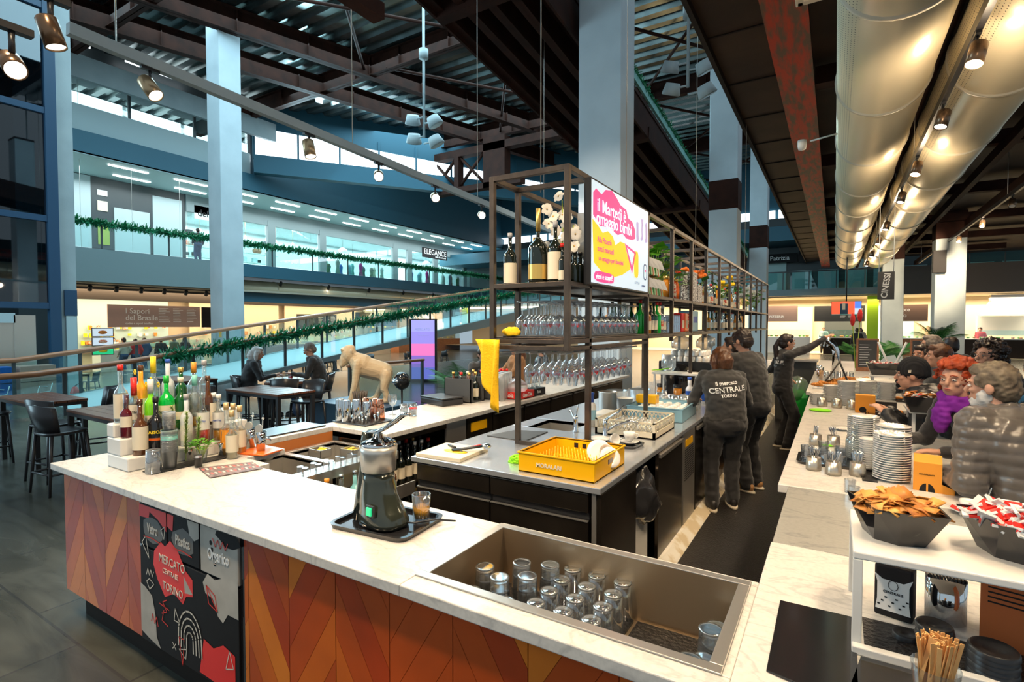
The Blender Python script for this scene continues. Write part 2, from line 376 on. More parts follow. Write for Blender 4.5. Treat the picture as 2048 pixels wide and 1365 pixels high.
# ---- upper ramp crossing the hall, seen from below
def rz_(y): return 8.1 - 0.11 * y
for i, xx in enumerate((-6.0, -5.55, -5.1, -4.65)):
    ibeam((xx, 1, rz_(1)), (xx, 31, rz_(31)), 0.55, 0.16, name='trim_%d_ramp_joist' % (10 + i), plain=True)
b = MB(); T = Matrix.Translation((0, 1, rz_(1))) @ (Vector((0, 30, -3.3)).to_track_quat('Y', 'Z').to_matrix().to_4x4()); L = math.hypot(30, 3.3)
b.box((-5.1, L / 2, 0.62), (2.0, L, 0.1), 0, T=T); b.box((-4.15, L / 2, 0.3), (0.05, L, 0.75), 0, T=T); b.box((-6.1, L / 2, 0.3), (0.05, L, 0.75), 0, T=T)
for k in range(4): b.box((-5.1, 6.5 + k * 6, 0.05), (2.0, 0.2, 0.3), 0, T=T)
S_(b, 'trim_14_upper_ramp', 'rust')
b = MB(); b.box((-4.1, L / 2, 0.86), (0.06, L, 0.2), 0, T=T); S_(b, 'trim_15_ramp_edge', 'mint')

# ---- concrete columns
def column(name, x, y, w_, d_, z1, mt, bands=()):
    b = MB(); b.b2((x - w_ / 2, y - d_ / 2, 0 if x > -16 else -.45), (x + w_ / 2, y + d_ / 2, z1), 0)
    for a, c in bands: b.b2((x - w_ / 2 - .01, y - d_ / 2 - .01, a), (x + w_ / 2 + .01, y + d_ / 2 + .01, c), 1)
    return struct(b.build(name, [mt, 'rust'], bev=0.02))
column('wall_column_by_shelves', -3.6, 9.15, 0.8, 0.7, 10.4, 'concb', [(10.3, 10.4)])
column('wall_column_banded', -2.87, 16.9, 0.8, 0.7, 10.2, 'concb', [(5.2, 6.07)])
column('wall_column_far', -3.3, 29, 0.8, 0.8, 12.9, 'concb', [(5.6, 6.7)])
column('wall_column_left', -18.9, 10.95, 0.8, 0.8, 12.9, 'concb')
column('wall_column_right', 3.28, 23.2, 0.82, 0.8, 6.6, 'conc', [(4.7, 6.6)])
column('wall_column_right_far', 1.95, 26.2, 0.7, 0.7, 6.6, 'conc', [(4.4, 6.6)])

# ---- low soffit, red beam over the bar
b = MB(); b.b2((-1.5, -2, 5.6), (12, 36.5, 5.9)); S_(b, 'ceiling_soffit', 'soffit')
b = MB()
for k in range(22): b.b2((-1.5, 1 + k * 1.6, 5.585), (-0.74, 1.03 + k * 1.6, 5.6))
b.b2((-1.56, -2, 5.5), (-1.5, 36.5, 5.95))
S_(b, 'trim_16_soffit_edge', 'plinth')
b = MB(); b.b2((-0.74, -2, 5.2), (-0.30, 36.5, 5.24)); b.b2((-0.56, -2, 5.24), (-0.50, 36.5, 5.6))
for k in range(9): b.b2((-0.72, 3 + k * 4, 5.24), (-0.32, 3.03 + k * 4, 5.6))
S_(b, 'trim_17_red_beam', 'redbeam')
b = MB()
for k in range(7): b.b2((-0.3, 4.2 + k * 4.6, 5.25), (6.5, 4.45 + k * 4.6, 5.5))
for xx in (0.95, 2.6, 3.6): b.b2((xx, 0, 5.05), (xx + 0.12, 36, 5.25))
S_(b, 'trim_18_service_beams', 'rust')

# ---- far wall: kitchens below, shops above
FY = 37.0
b = MB(); b.b2((-30, FY + 4.5, 0), (14, FY + 4.7, 3.6), 0); b.b2((-30, FY, 3.5), (14, FY + 4.7, 3.58), 1); b.b2((-30, FY - 0.02, -0.0), (14, FY + 4.5, 0.02), 1)
S_(b, 'wall_back_court', ['creamwall', 'creamceil'])
b = MB(); b.b2((-30, FY - 0.6, 3.56), (2.2, FY, 3.95), 0); b.b2((2.2, FY - 0.6, 3.5), (14, FY, 5.05), 1); S_(b, 'trim_19_back_fascia', ['fascia', 'brownwall'])
b = MB(); b.b2((-30, FY + 3, 3.9), (14, FY + 3.1, 9), 0); b.b2((-30, FY - 0.5, 3.7), (14, FY + 3, 3.94), 0); b.b2((-30, FY - 0.4, 7.0), (14, FY + 3, 7.9), 1); S_(b, 'wall_back_upper', ['darkwall', 'fasciab'])
b = MB()
for k in range(24):
    x = -22 + k * 1.5
    b.b2((x, FY + 2.9, 4.1), (x + 1.15, FY + 2.95, 5.4 + 0.9 * (k % 3 == 0)), 0)
S_(b, 'window_1', 'sky_shop' if 'sky_shop' in M else 'tealwall')
b = MB()
for k in range(20): b.b2((-29 + k * 1.6, FY + 3.2, 7.7), (-27.6 + k * 1.6, FY + 3.25, 9.6))
S_(b, 'window_2', 'sky')
b = MB(); b.b2((-30, FY + 3.3, 7.0), (14, FY + 3.5, 13.2)); S_(b, 'wall_back_top', 'fasciab')

# ---- left gallery, three levels
GX = -25.5
b = MB(); b.b2((GX - 0.25, -2, 3.54), (GX, 15.2, 4.88), 0); b.b2((GX - 0.25, 15.2, 4.25), (GX, 44, 4.88), 1); b.b2((-34, -2, 4.6), (GX - 0.25, 44, 4.86), 2); b.b2((-34, -2, 3.5), (GX - 0.25, 44, 3.6), 3)
b.b2((GX - 1.2, 15.2, 3.0), (GX - 0.6, 44, 3.55), 1)
S_(b, 'wall_left_gallery_slab', ['fascia', 'fasciab', 'traffic', 'creamceil'])
b = MB(); b.b2((GX - 3.5, -2, 8.58), (GX, 44, 8.66), 2); b.b2((GX - 0.2, -2, 8.6), (GX, 44, 9.5), 0); b.b2((GX - 0.6, -2, 9.4), (GX - 0.35, 16.3, 10.62), 1); b.b2((-42, -2, 9.38), (GX - 0.2, 44, 9.46), 0)
S_(b, 'wall_left_upper_parapet', ['fasciab', 'pale', 'tealwall'])
b = MB(); b.b2((GX - 0.75, -2, 12.35), (GX - 0.35, 16.5, 13.1), 0)
for yy in (2, 4.4, 6.6, 8.0, 10.9, 13.6, 16.3): b.b2((GX - 0.52, yy - .05, 10.6), (GX - 0.42, yy + .05, 12.4), 0)

S_(b, 'window_3_frame', ['darkwall', 'tealwall'])
S_(MB().b2((GX - 0.48, -2, 10.6), (GX - 0.46, 16.3, 12.4)), 'window_3', 'shopglass')
b = MB()
for k in range(9): b.b2((-31.2, -1 + k * 2.8, 11.95), (-31.1, 1.55 + k * 2.8, 12.95))
S_(b, 'window_4', 'sky')
b = MB(); b.b2((-31.5, -2, 9.46), (-31.2, 26, 12.98)); b.b2((-26, 16.4, 9.46), (-25.8, 44, 12.9), 1); S_(b, 'wall_left_top', ['shopwhite', 'fasciab'])
for i in range(4): tag(MB().b2((-29.5, 7.2 + 2.3 * i, 12.7), (-28.3, 8.6 + 2.3 * i, 12.8)).build('air_conditioner', 'pale', bev=.02), 'pale ceiling air conditioning cassette behind the top left glazing', 'air conditioner', 'ceiling cassettes behind the top glazing')
# oblique glazed band and its dark lintel
p0 = Vector((-25.5, 16.3, 0)); p1 = Vector((-11.0, 36.8, 0)); dr = (p1 - p0); Lw = dr.length; ang = math.atan2(dr.y, dr.x)
b = MB(); n_ = 12
for k in range(n_):
    a = k * Lw / n_ + 0.05; c = (k + 1) * Lw / n_ - 0.05
    zt = lambda t: 11.95 - 0.068 * t
    b.add([(a, 0, 10.4), (c, 0, 10.4), (c, 0, zt(c)), (a, 0, zt(a))], [(0, 1, 2, 3)])
S_(b, 'window_5', 'sky', loc=p0, rz=ang)
b = MB()
for k in range(n_ + 1): b.b2((k * Lw / n_ - .05, -.06, 10.3), (k * Lw / n_ + .05, .06, 12.0))
b.add([(0, 0, 11.93), (Lw, 0, 10.2), (Lw, 0, 13.2), (0, 0, 13.2)], [(0, 1, 2, 3)])
b.b2((0, -.5, 9.5), (Lw, .02, 10.4))
S_(b, 'wall_oblique_band', 'fasciab', loc=p0, rz=ang)
# high strip windows over the left gallery
b = MB()
for y0, y1 in ((6.5, 9.3), (10.5, 13.3), (14.6, 17.0), (17.6, 20)): b.b2((GX + 0.2, y0, 13.0), (GX + 0.25, y1, 12.72)); 
S_(b, 'window_6', 'sky')
b = MB(); b.b2((-25.1, 3, 11.3), (-24.9, 20, 12.2), 0); S_(b, 'trim_20_pale_beam', 'conc')

# shopfronts of the left gallery
SX = -28.9
b = MB(); b.b2((SX - 0.3, -2, 4.88), (SX, 14.6, 8.6), 0)
S_(b, 'wall_left_shops', 'darkwall')
b = MB(); b.b2((SX - 5, 14.6, 4.88), (SX - 4.9, 44, 8.6), 0); b.b2((SX - 5, 14.6, 8.0), (SX, 44, 8.1), 1); b.b2((SX - 0.05, 14.6, 7.7), (SX + 0.1, 44, 8.6), 2)
for yy in (19.2, 22.9, 29.6, 31.2, 34.4, 38.5): b.b2((SX - 0.1, yy, 4.88), (SX + 0.12, yy + 0.5, 8.0), 2)
S_(b, 'wall_left_shop_interior', ['shopwhite', 'tealwall', 'fascia'])
b = MB()
for y0, y1 in ((14.7, 19.1), (19.8, 22.8), (23.5, 29.5), (31.8, 34.3), (35, 38.4), (39.1, 43.5)): b.b2((SX - 0.03, y0, 4.9), (SX, y1, 7.7))
S_(b, 'window_7', 'shopglass')
# ground level under the gallery
b = MB(); b.b2((-34.2, -2, -.45), (-34, 44, 3.6), 0); b.b2((GX - 3.2, -2, 2.95), (GX - 2.9, 44, 3.6), 1)
S_(b, 'wall_left_ground', ['creamwall', 'brownwall'])

# ---- lower ramp with balustrade
def lz(y): return -0.75 + 0.142 * y
sl = math.atan(0.142)
b = MB()
for x0, x1, h0, h1, mi in ((-15.8, -13.0, -0.05, 0.05, 0), (-13.06, -12.9, -0.75, 0.10, 1), (-15.9, -15.76, -0.75, 0.10, 1)):
    y0, y1 = 4.6, 40
    vs = [(x0, y0, lz(y0) + h0), (x1, y0, lz(y0) + h0), (x1, y1, lz(y1) + h0), (x0, y1, lz(y1) + h0), (x0, y0, lz(y0) + h1), (x1, y0, lz(y0) + h1), (x1, y1, lz(y1) + h1), (x0, y1, lz(y1) + h1)]
    vs = [(a, c, max(d, 0.0)) for a, c, d in vs]
    b.add(vs, [(0, 3, 2, 1), (4, 5, 6, 7), (0, 1, 5, 4), (1, 2, 6, 5), (2, 3, 7, 6), (3, 0, 4, 7)], mi)
S_(b, 'floor_ramp', ['pale', 'fascia'])
def rail_height(y): return max(lz(y) + 0.99, 0.78 + 0.02 * y)

def garland(pts, r, n, seed, name, label, group=None):
    """needle tufts wound round a line"""
    rnd = random.Random(seed); b = MB(); pts = [Vector(p) for p in pts]
    L = [(pts[i + 1] - pts[i]).length for i in range(len(pts) - 1)]; tot = sum(L)
    for i in range(n):
        t = rnd.random() * tot; k = 0
        while t > L[k]: t -= L[k]; k += 1
        p = pts[k].lerp(pts[k + 1], t / L[k]); d = (pts[k + 1] - pts[k]).normalized()
        v = Vector((rnd.gauss(0, 1), rnd.gauss(0, 1), rnd.gauss(0, 1))).normalized(); v = (v + d * rnd.uniform(-.6, .6)).normalized()
        s = v.cross(Vector((rnd.random(), rnd.random(), 1))).normalized() * r * 0.15; e = p + v * r * rnd.uniform(0.7, 1.35)
        q = p + v * r * 0.15
        b.add([q - s, q + s, e + s * .5, e - s * .5], [(0, 1, 2, 3)])
    b.tube(pts, r * 0.35, 0, 6)
    o = b.build(name, 'garland'); o['kind'] = 'stuff'
    return tag(o, label, 'garland', group)

def balustrade(X, y0, y1, posts, label, rail_h, base, railmat='handrail', glassm='railglass', rr=0.035, flat=True):
    t = thing('balustrade', label, 'railing', (X, y0, 0))
    n = 24; ys = [y0 + (y1 - y0) * i / n for i in range(n + 1)]
    b = MB(); b.tube([(0, y - y0, rail_h(y)) for y in ys], rr, 0, 8, flat=0.7 if flat else 1); b.build('handrail', railmat, t)
    b = MB()
    for a, c in zip(posts[:-1], posts[1:]):
        a += .04; c -= .04
        b.add([(0, a - y0, base(a) + .04), (0, c - y0, base(c) + .04), (0, c - y0, rail_h(c) - .08), (0, a - y0, rail_h(a) - .08)], [(0, 1, 2, 3)])
    b.build('glass_panel', glassm, t)
    for p in posts: MB().box((0, p - y0, (base(p) + rail_h(p)) / 2 - 0.02), (0.05, 0.06, rail_h(p) - base(p))).build('post', 'darkwall', t)
    return t
P1 = [4.22 + 1.23 * k for k in range(29)]
rbase = lambda y: max(lz(y), 0)
balustrade(-13.0, 2.2, 40, [1.76, 2.99] + P1, 'glass balustrade with oak handrail on the near side of the rising ramp', rail_height, rbase, rr=0.085)
balustrade(-15.8, 1.0, 40, [1.5, 2.9] + P1, 'glass balustrade with oak handrail on the far side of the rising ramp', lambda y: rail_height(y) + 0.13, rbase, rr=0.085)
garland([(-12.97, y, rail_height(y) - 0.04) for y in (6.0, 10, 15, 20, 25, 30, 35, 40)], 0.20, 9000, 3, 'fir_garland', 'green fir garland wound along the ramp handrail behind the bar')
garland([(-15.8, y, rail_height(y) + .1) for y in (16.0, 25, 35, 40)], 0.14, 1500, 4, 'fir_garland', 'fir garland on the farther handrail of the ramp')
PG = [2.0 + 2.55 * k for k in range(17)]
balustrade(GX - 0.1, 0, 43, PG, 'long glass balustrade along the first floor gallery at left', lambda y: 5.95, lambda y: 4.88, 'darkwall', rr=0.04)
garland([(GX - .02, y, 5.92) for y in (4, 15, 25, 43)], 0.22, 9000, 5, 'fir_garland', 'fir garland on the first floor gallery railing at left')
garland([(-4.08, y, rz_(y) + 0.98) for y in (1, 12, 31)], 0.11, 2600, 6, 'fir_garland', 'mint green garland along the edge of the overhead ramp')
# far gallery glass
def bal_x(Y, x0, x1, z0, z1, label, step=1.4):
    t = thing('balustrade', label, 'railing', (x0, Y, z0))
    MB().b2((0, -.01, 0), (x1 - x0, .01, z1 - z0)).build('glass_panel', 'railglass', t)
    MB().b2((0, -.04, z1 - z0), (x1 - x0, .04, z1 - z0 + .07)).build('handrail', 'darkwall', t)
    k = 0
    while k * step < x1 - x0: MB().b2((k * step, -.03, 0), (k * step + .05, .03, z1 - z0)).build('post', 'darkwall', t); k += 1
bal_x(FY - 0.5, -14, 2.2, 3.95, 5.0, 'glass railing of the far gallery behind the shelf end')
bal_x(FY - 0.5, 4.6, 13.8, 5.05, 6.1, 'glass railing of the gallery over the right hand kitchen')

# ---- lift tower at the left
t = thing('lift_tower', 'dark blue steel and glass lift shaft with steel doors at far left', 'lift', (-18.0, 5.2, -.45))
b = MB()
for y0, y1 in ((-4.2, -4.0), (0.35, 0.59), (-1.05, -0.98)): b.b2((-0.1, y0, 0), (0.1, y1, 12.9))
for z in (2.68, 5.0, 7.85, 10.6): b.b2((-0.08, -4.2, z), (0.08, 0.5, z + 0.16))
b.build('frame', 'darkblue', t)
MB().b2((-0.02, -4, 2.8), (0.0, 0.35, 13.3)).build('glass_wall', 'liftglass', t)
MB().b2((-2.6, -4, 0), (-2.5, 0.5, 13.3)).b2((-2.5, .42, 0), (-.1, .5, 13.3)).build('back_wall', 'darkwall', t)
b = MB(); b.b2((0.0, -3.2, 2.3), (0.06, -0.35, 2.55), 0); b.b2((0, -0.38, 0), (0.06, 0.05, 2.5), 1); b.b2((-.02, -1.1, 0), (0.03, -0.38, 2.3), 1); b.b2((-.04, -2.0, 0), (0.0, -1.1, 2.3), 2); b.b2((-.02, -3.2, 0), (0.03, -2.0, 2.3), 1)
b.build('door', ['pale', 'steel', 'blackgloss'], t)
b = MB(); b.cyl((0.02, -2.9, 2.4), (0.02, -2.9, 12.9), 0.05); b.build('guide_rail', 'steel', t)
struct(MB().b2((-18.6, 5.80, -.45), (-17.98, 6.16, 12.9)).build('wall_lift_pier', 'conc'))
t = thing('totem_sign', 'narrow dark blue hanging sign on the grey pier by the lift', 'sign', (-17.97, 5.85, -.45))
MB().b2((0, 0.02, 2.5), (0.05, 0.30, 3.2)).build('panel', 'darkblue', t); MB().b2((0.0, 0.05, 0), (0.04, 0.28, 2.5)).build('board', 'pale', t)

# ---- ducts over the bar
def duct(x, z, r, y0, y1, label, ringy, sx=1):
    t = thing('ventilation_duct', label, 'duct', (x, 0, z))
    b = MB(); b.tube([(0, y0, 0), (0, y1, 0)], r, 0, 40); b.build('duct_body', 'ductp', t)
    for y in ringy:
        o = MB(); o.tube([(0, y - .02, 0), (0, y + .02, 0)], r + 0.018, 0, 40); o.build('joint_ring', 'ductmatt', t)
    return t
n_ = M['duct'].copy(); M['ductp'] = n_
nt = n_.node_tree; N_ = nt.nodes; L_ = nt.links
tc = N_.new('ShaderNodeTexCoord'); sep = N_.new('ShaderNodeSeparateXYZ'); L_.new(tc.outputs['Object'], sep.inputs[0])
def mth(op, a, b=None):
    q = N_.new('ShaderNodeMath'); q.operation = op
    for i, vv in enumerate((a, b)):
        if vv is None: continue
        if isinstance(vv, (int, float)): q.inputs[i].default_value = vv
        else: L_.new(vv, q.inputs[i])
    return q.outputs[0]
aa = mth('ARCTAN2', sep.outputs['X'], sep.outputs['Z'])
gx = mth('ABSOLUTE', mth('SUBTRACT', mth('FRACT', mth('MULTIPLY', aa, 12)), 0.5)); gy = mth('ABSOLUTE', mth('SUBTRACT', mth('FRACT', mth('MULTIPLY', sep.outputs['Y'], 24)), 0.5))
dd = mth('SQRT', mth('ADD', mth('MULTIPLY', gx, gx), mth('MULTIPLY', gy, gy)))
hole = mth('MULTIPLY', mth('LESS_THAN', dd, 0.14), mth('LESS_THAN', mth('ABSOLUTE', mth('ADD', aa, 1.9)), 0.55))
mx = N_.new('ShaderNodeMixRGB'); L_.new(hole, mx.inputs[0]); mx.inputs[1].default_value = (0.86, 0.75, 0.52, 1); mx.inputs[2].default_value = (0.05, 0.03, 0.02, 1)
L_.new(mx.outputs[0], N_['Principled BSDF'].inputs['Base Color'])
R1 = [5.05 + 2.2 * k for k in range(10)]
duct(0.41, 4.6, 0.44, 4.8, 26.5, 'perforated round metal duct under the red beam, left of the pair', R1)
duct(1.42, 4.6, 0.45, 0.6, 26.5, 'plain round metal duct at upper right of the pair', [2.9] + R1)
t = thing('duct_plenum', 'cream sheet metal plenum box feeding the left duct', 'duct', (0.41, 4.8, 4.6))
b = MB(); b.box((0.1, -1.1, 0.05), (1.5, 1.2, 1.1)); 
b.add([(-.65, -.5, -.5), (.85, -.5, -.5), (.85, -.5, .6), (-.65, -.5, .6), (-.4, 0, -.3), (.4, 0, -.3), (.4, 0, .3), (-.4, 0, .3)], [(0, 1, 5, 4), (1, 2, 6, 5), (2, 3, 7, 6), (3, 0, 4, 7)])
b.build('box', 'ductmatt', t)
b = MB()
for x in (-.66, .86):
    for z in (-.51, .6): b.box((x, -1.1, z), (.05, 1.25, .05))
for y in (-1.7, -.5):
    for z in (-.51, .6): b.box((.1, y, z), (1.55, .05, .05))
b.build('frame_rail', 'ductmatt', t, bev=.005)

# ---- track lights
def track(p, q, label, mt='black', wd=0.05):
    t = thing('lighting_track', label, 'track', p)
    d = Vector(q) - Vector(p); L = d.length; T = d.to_track_quat('Y', 'Z').to_matrix().to_4x4()
    MB().box((0, L / 2, 0), (wd, L, 0.09), 0, T=T).build('rail', mt, t)
    for k in (0.04, 0.35, 0.68, 0.97):
        v = d * k; MB().cyl(v, v + Vector((0, 0, 1.2 if p[0] > 0 else 9 - 0.0)), 0.006, seg=5).build('suspension_wire', 'steel', t)
    return t
track((0.95, 1.0, 4.22), (0.95, 26, 4.22), 'black lighting track between the two big ducts')
track((-5.0, 1.7, 4.05), (-5.0, 9.6, 3.72), 'grey suspended lighting track crossing the hall above the bar', 'conc', 0.07)
track((3.2, 8, 4.62), (3.2, 30, 4.62), 'black lighting track over the customers at right')
def spotlight(loc, target, label, body='lampbody', L=0.19, r=0.062, on=True, group=None):
    t = thing('track_spotlight', label, 'spotlight', loc, group=group)
    d = (Vector(target) - Vector(loc)).normalized(); c = Vector((0, 0, -0.17)); T = Matrix.Translation(c) @ d.to_track_quat('Z', 'Y').to_matrix().to_4x4()
    MB().lathe([(r * .9, -L * .5), (r, -L * .45), (r, L * .5), (r * .88, L * .5), (r * .86, L * .42)], 20, T=T, cap=False).lathe([(0, -L * .5), (r * .9, -L * .5)], 20, T=T, cap=False).build('lamp_housing', body, t)
    MB().lathe([(0, L * .44), (r * .87, L * .44)], 20, T=T, cap=False).build('lamp_face', 'lampface' if on else 'porcelain', t)
    MB().b2((-.02, -.07, -.03), (.02, .07, 0)).cyl((0, 0, -.02), (0, 0, -.12), .012).build('bracket', 'black', t)
    return t
M['lampbody'] = mat('dark_bronze_lamp', (0.16, 0.10, 0.06), 0.25, 0.7)
M['lampbrass'] = mat('brass_lamp', (0.5, 0.35, 0.2), 0.3, 0.7)
wh = ['nearest', 'second', 'third', 'fourth', 'fifth', 'sixth', 'seventh', 'eighth']
for i, y in enumerate((5.7, 7.3, 9.4, 11.4, 14.5, 17, 20, 23)):
    spotlight((0.95, y, 4.18), (0.2, y - .9, 0.9), '%s cylindrical spotlight from the camera on the track between the ducts' % wh[i])
for i, (x, y, z) in enumerate(((-5.000, 2.260, 3.925), (-5.000, 3.848, 3.948), (-5.000, 4.889, 3.956), (-5.000, 6.003, 3.969), (-5.000, 7.185, 3.958))):
    z = 4.01 - (y - 1.7) * .0418; spotlight((x, y, z), ((x + 3, y + 1, 0), (x + 1, y, 0), (-1, 1, 1.3), (0, 1, 1.0), (0, 1, 1.5))[i], '%s spotlight from the left on the track over the hall' % wh[i], 'lampbrass')
for i, y in enumerate((12.6, 15.3, 18.0, 21, 24.5)):
    spotlight((3.2, y, 4.58), (2.4, y - 3, 0), '%s spotlight from the camera on the right hand track' % wh[i], on=(i in (3, 4)))
for i, (loc, tg_) in enumerate((((-3.000, 0.825, 3.076), (-.2, .6, 1.0)), ((-3.000, 0.959, 3.272), (-2.6, 1.6, 0.5)))):
    spotlight(loc, tg_, ('glaring spotlight in the upper left corner', 'dark spotlight cut by the top edge at upper left')[i], L=.13, r=.042)
t = thing('lighting_track', 'brown lighting beam in the top left corner', 'track', (-3.05, 0.0, 4.15)); MB().b2((-.06, -.4, 0), (.06, 3, .12)).build('rail', 'rust', t)
for u, (x, y, z) in enumerate(((-12.000, 13.840, 8.502), (-2.300, 9.731, 6.244))):
    t = thing('pendant_floodlight', ('four headed grey floodlight hanging from the roof at centre', 'cluster of grey floodlights hanging between the two pale columns')[u], 'lamp', (x, y, z))
    s = 1.0 if u == 0 else 0.62
    MB().cyl((0, 0, -.35 * s), (0, 0, 12.99 - z), .045 * s).cyl((0, 0, 2.3 if u == 0 else 1), (0, 0, 2.6 if u == 0 else 1.2), .16 * s).build('stem', 'conc', t)
    for k, (dx, dz) in enumerate(((-.5, .35), (.45, .12), (-.45, -.3), (.5, -.55))):
        T = Matrix.Translation((dx * s, 0, dz * s)) @ Euler((PI + .35, (.35 if dx < 0 else -.35), 0)).to_matrix().to_4x4()
        MB().lathe([(.2 * s, -.16 * s), (.27 * s, .14 * s), (.24 * s, .16 * s)], 18, T=T).cyl((0, 0, dz * s), (dx * s, 0, dz * s), .03 * s).build('lamp_head', 'conc', t)
        MB().lathe([(0, .165 * s), (.23 * s, .165 * s)], 18, T=T, cap=False).build('lamp_face', 'porcelain', t)

# ================================================================ THE BAR
TH = 0.04; CZ = 0.95
# marble worktops
t = thing('marble_counter', 'white marble front worktop with thick edge over the herringbone panel', 'counter', (-4.1, 1.25, CZ))
b = MB()
def slab(x0, y0, x1, y1, z=0): b.b2((x0, y0, z - TH), (x1, y1, z))
slab(0, 0, 1.16, .7)                     # around the sunken bin and the sink
slab(1.16, 0, 2.90, .62); slab(2.90, 0, 3.90, .08); slab(2.90, .60, 3.90, .635); slab(3.87, .08, 3.90, .60); 
b.build('worktop', 'marble', t, bev=.004)
tag(MB().b2((-.2, .2, CZ - TH), (.74, 2.27, CZ)).build('marble_counter', 'marble', bev=.004), 'white marble service worktop in the lower right corner', 'counter')
tag(MB().b2((-.195, 2.27, CZ - TH), (.74, 3.10, CZ + .001)).build('marble_counter', 'marble2', bev=.003), 'plain grey marble slab between two white stretches of the service counter', 'counter')
tag(MB().b2((-.245, 3.10, CZ - TH), (.74, 7.6, CZ + .004)).build('marble_counter', 'marble', bev=.004), 'long white marble service counter where the customers stand', 'counter')
tag(MB().b2((-.30, 7.6, CZ - TH), (.74, 14.5, CZ + .004)).build('marble_counter', 'marble', bev=.004), 'far stretch of the service counter towards the beer tap and pastries', 'counter')
tag(MB().b2((-3.72, 2.95, CZ - TH), (-2.95, 8.6, CZ)).build('marble_counter', 'marble', bev=.004), 'white marble back counter with shakers, wine boxes and cups', 'counter')
WOODF = mat('orange_oak_facing', (.62, .2, .05), .4)
t = thing('marble_counter', 'low marble ledge with black mats between the front worktop and back counter', 'counter', (-3.95, 2.245, CZ)); MB().b2((0, 0, -TH), (.38, .70, 0)).build('worktop', 'marble', t, bev=.003)
MB().b2((.36, 0, -.16), (.38, .70, -TH)).build('wood_facing', WOODF, t)
tag(MB().b2((-3.90, 2.27, CZ), (-3.62, 2.92, CZ + .012)).build('bar_mat', 'black', bev=.003), 'long black rubber mat on the low marble ledge', 'mat')

# herringbone cladding of the front
WOODS = [mat('oak_plank_a', (0.74, 0.15, 0.012), 0.38, var=(3, (0.50, 0.09, 0.008), .25), grain=(1, 1, 1)), mat('oak_plank_b', (0.62, 0.085, 0.008), 0.38, var=(3, (0.40, 0.06, 0.006), .25)),
         mat('oak_plank_c', (0.84, 0.23, 0.02), 0.38, var=(3, (0.60, 0.14, 0.012), .25)), mat('oak_plank_d', (0.54, 0.055, 0.006), 0.38, var=(3, (0.34, 0.04, 0.006), .25))]
def clip(poly, x0, x1, y0, y1):
    for ax, lim, sg in ((0, x0, 1), (0, x1, -1), (1, y0, 1), (1, y1, -1)):
        out = []
        for i in range(len(poly)):
            p, q = poly[i - 1], poly[i]; a = sg * (p[ax] - lim); c = sg * (q[ax] - lim)
            if (a < 0) != (c < 0):
                k = a / (a - c); out.append((p[0] + (q[0] - p[0]) * k, p[1] + (q[1] - p[1]) * k))
            if c >= 0: out.append(q)
        poly = out
        if not poly: break
    return poly
def herringbone(x0, x1, z0, z1, name, parent, w_=0.105, Lp=0.52):
    b = MB(); rnd = random.Random(5); b.b2((x0, .004, z0), (x1, .02, z1), 3)
    # chevron columns of planks leaning alternately
    cw = Lp * math.cos(math.radians(58)); k = math.tan(math.radians(58)); hh = w_ / math.cos(math.radians(58))
    i0 = int(x0 / cw) - 1
    for i in range(i0, int(x1 / cw) + 2):
        up = i % 2 == 0
        z = z0 - cw * k - 1
        while z < z1 + cw * k + 1:
            g = .0014
            if up: q = [(i * cw + g, z + g), ((i + 1) * cw - g, z + cw * k + g), ((i + 1) * cw - g, z + cw * k + hh - g), (i * cw + g, z + hh - g)]
            else: q = [(i * cw + g, z + cw * k + g + hh / 2), ((i + 1) * cw - g, z + g + hh / 2), ((i + 1) * cw - g, z + hh * 1.5 - g), (i * cw + g, z + cw * k + hh * 1.5 - g)]
            c = clip(q, x0, x1, z0, z1)
            if len(c) > 2: b.add([(a, 0, d) for a, d in c], [tuple(range(len(c)))], rnd.randrange(4))
            z += hh
    return b.build(name, WOODS, parent)
t = thing('herringbone_bar', 'orange oak herringbone bar front with recycling bin hatch and dark plinth', 'bar front', (-4.05, 1.30, 0))
FH = CZ - TH
herringbone(0, .97, .16, FH, 'herringbone_panel', t); herringbone(1.90, 4.25, .16, FH, 'herringbone_panel', t)
MB().b2((0.1, .06, 0), (4.2, .1, .16)).build('plinth', 'plinth', t)
MB().b2((0, .02, .16), (.02, .62, FH)).build('end_panel', WOODS[0], t)
MB().b2((0, .6, 0), (2.9, .62, FH)).b2((.05, .1, 0), (.07, .6, .16)).build('back_panel', 'plinth', t)

# recycling hatch in the bar front
M['printblack'] = mat('black_printed_panel', (0.012, 0.011, 0.012), 0.6, spec=.25); M['printred'] = mat('red_print', (0.85, 0.03, 0.025), 0.4); M['printgrey'] = mat('torn_paper_print', (0.42, 0.39, 0.34), 0.6, var=(9, (0.55, 0.51, 0.45)))
M['chalk'] = mat('chalk_line', (0.72, 0.66, 0.56), 0.6); M['redline'] = mat('red_line', (0.8, 0.05, 0.04), 0.5); M['halo'] = mat('grey_print', (0.16, 0.15, 0.14), 0.5)
t = thing('recycling_cabinet', 'black graffiti printed recycling cabinet with three flaps set into the herringbone bar front', 'bin', (-3.08, 1.30, 0.16))
W_, H_ = 0.93, FH - 0.16
b = MB(); b.b2((0, 0.0, 0), (.02, .3, H_)).b2((W_ - .03, 0, 0), (W_, .3, H_)).b2((0, 0, H_ - .02), (W_, .3, H_)).b2((0, .02, 0), (W_, .04, H_)); b.build('frame', 'blackgloss', t)
def rag(cx, cz, rx, rz2, n, seed, irr=.18):
    r_ = random.Random(seed); return [(cx + rx * math.cos(2 * PI * i / n) * (1 + r_.uniform(-irr, irr)), cz + rz2 * math.sin(2 * PI * i / n) * (1 + r_.uniform(-irr, irr))) for i in range(n)]
YF = Matrix.Rotation(PI / 2, 4, 'X')  # prism in x,z facing -y
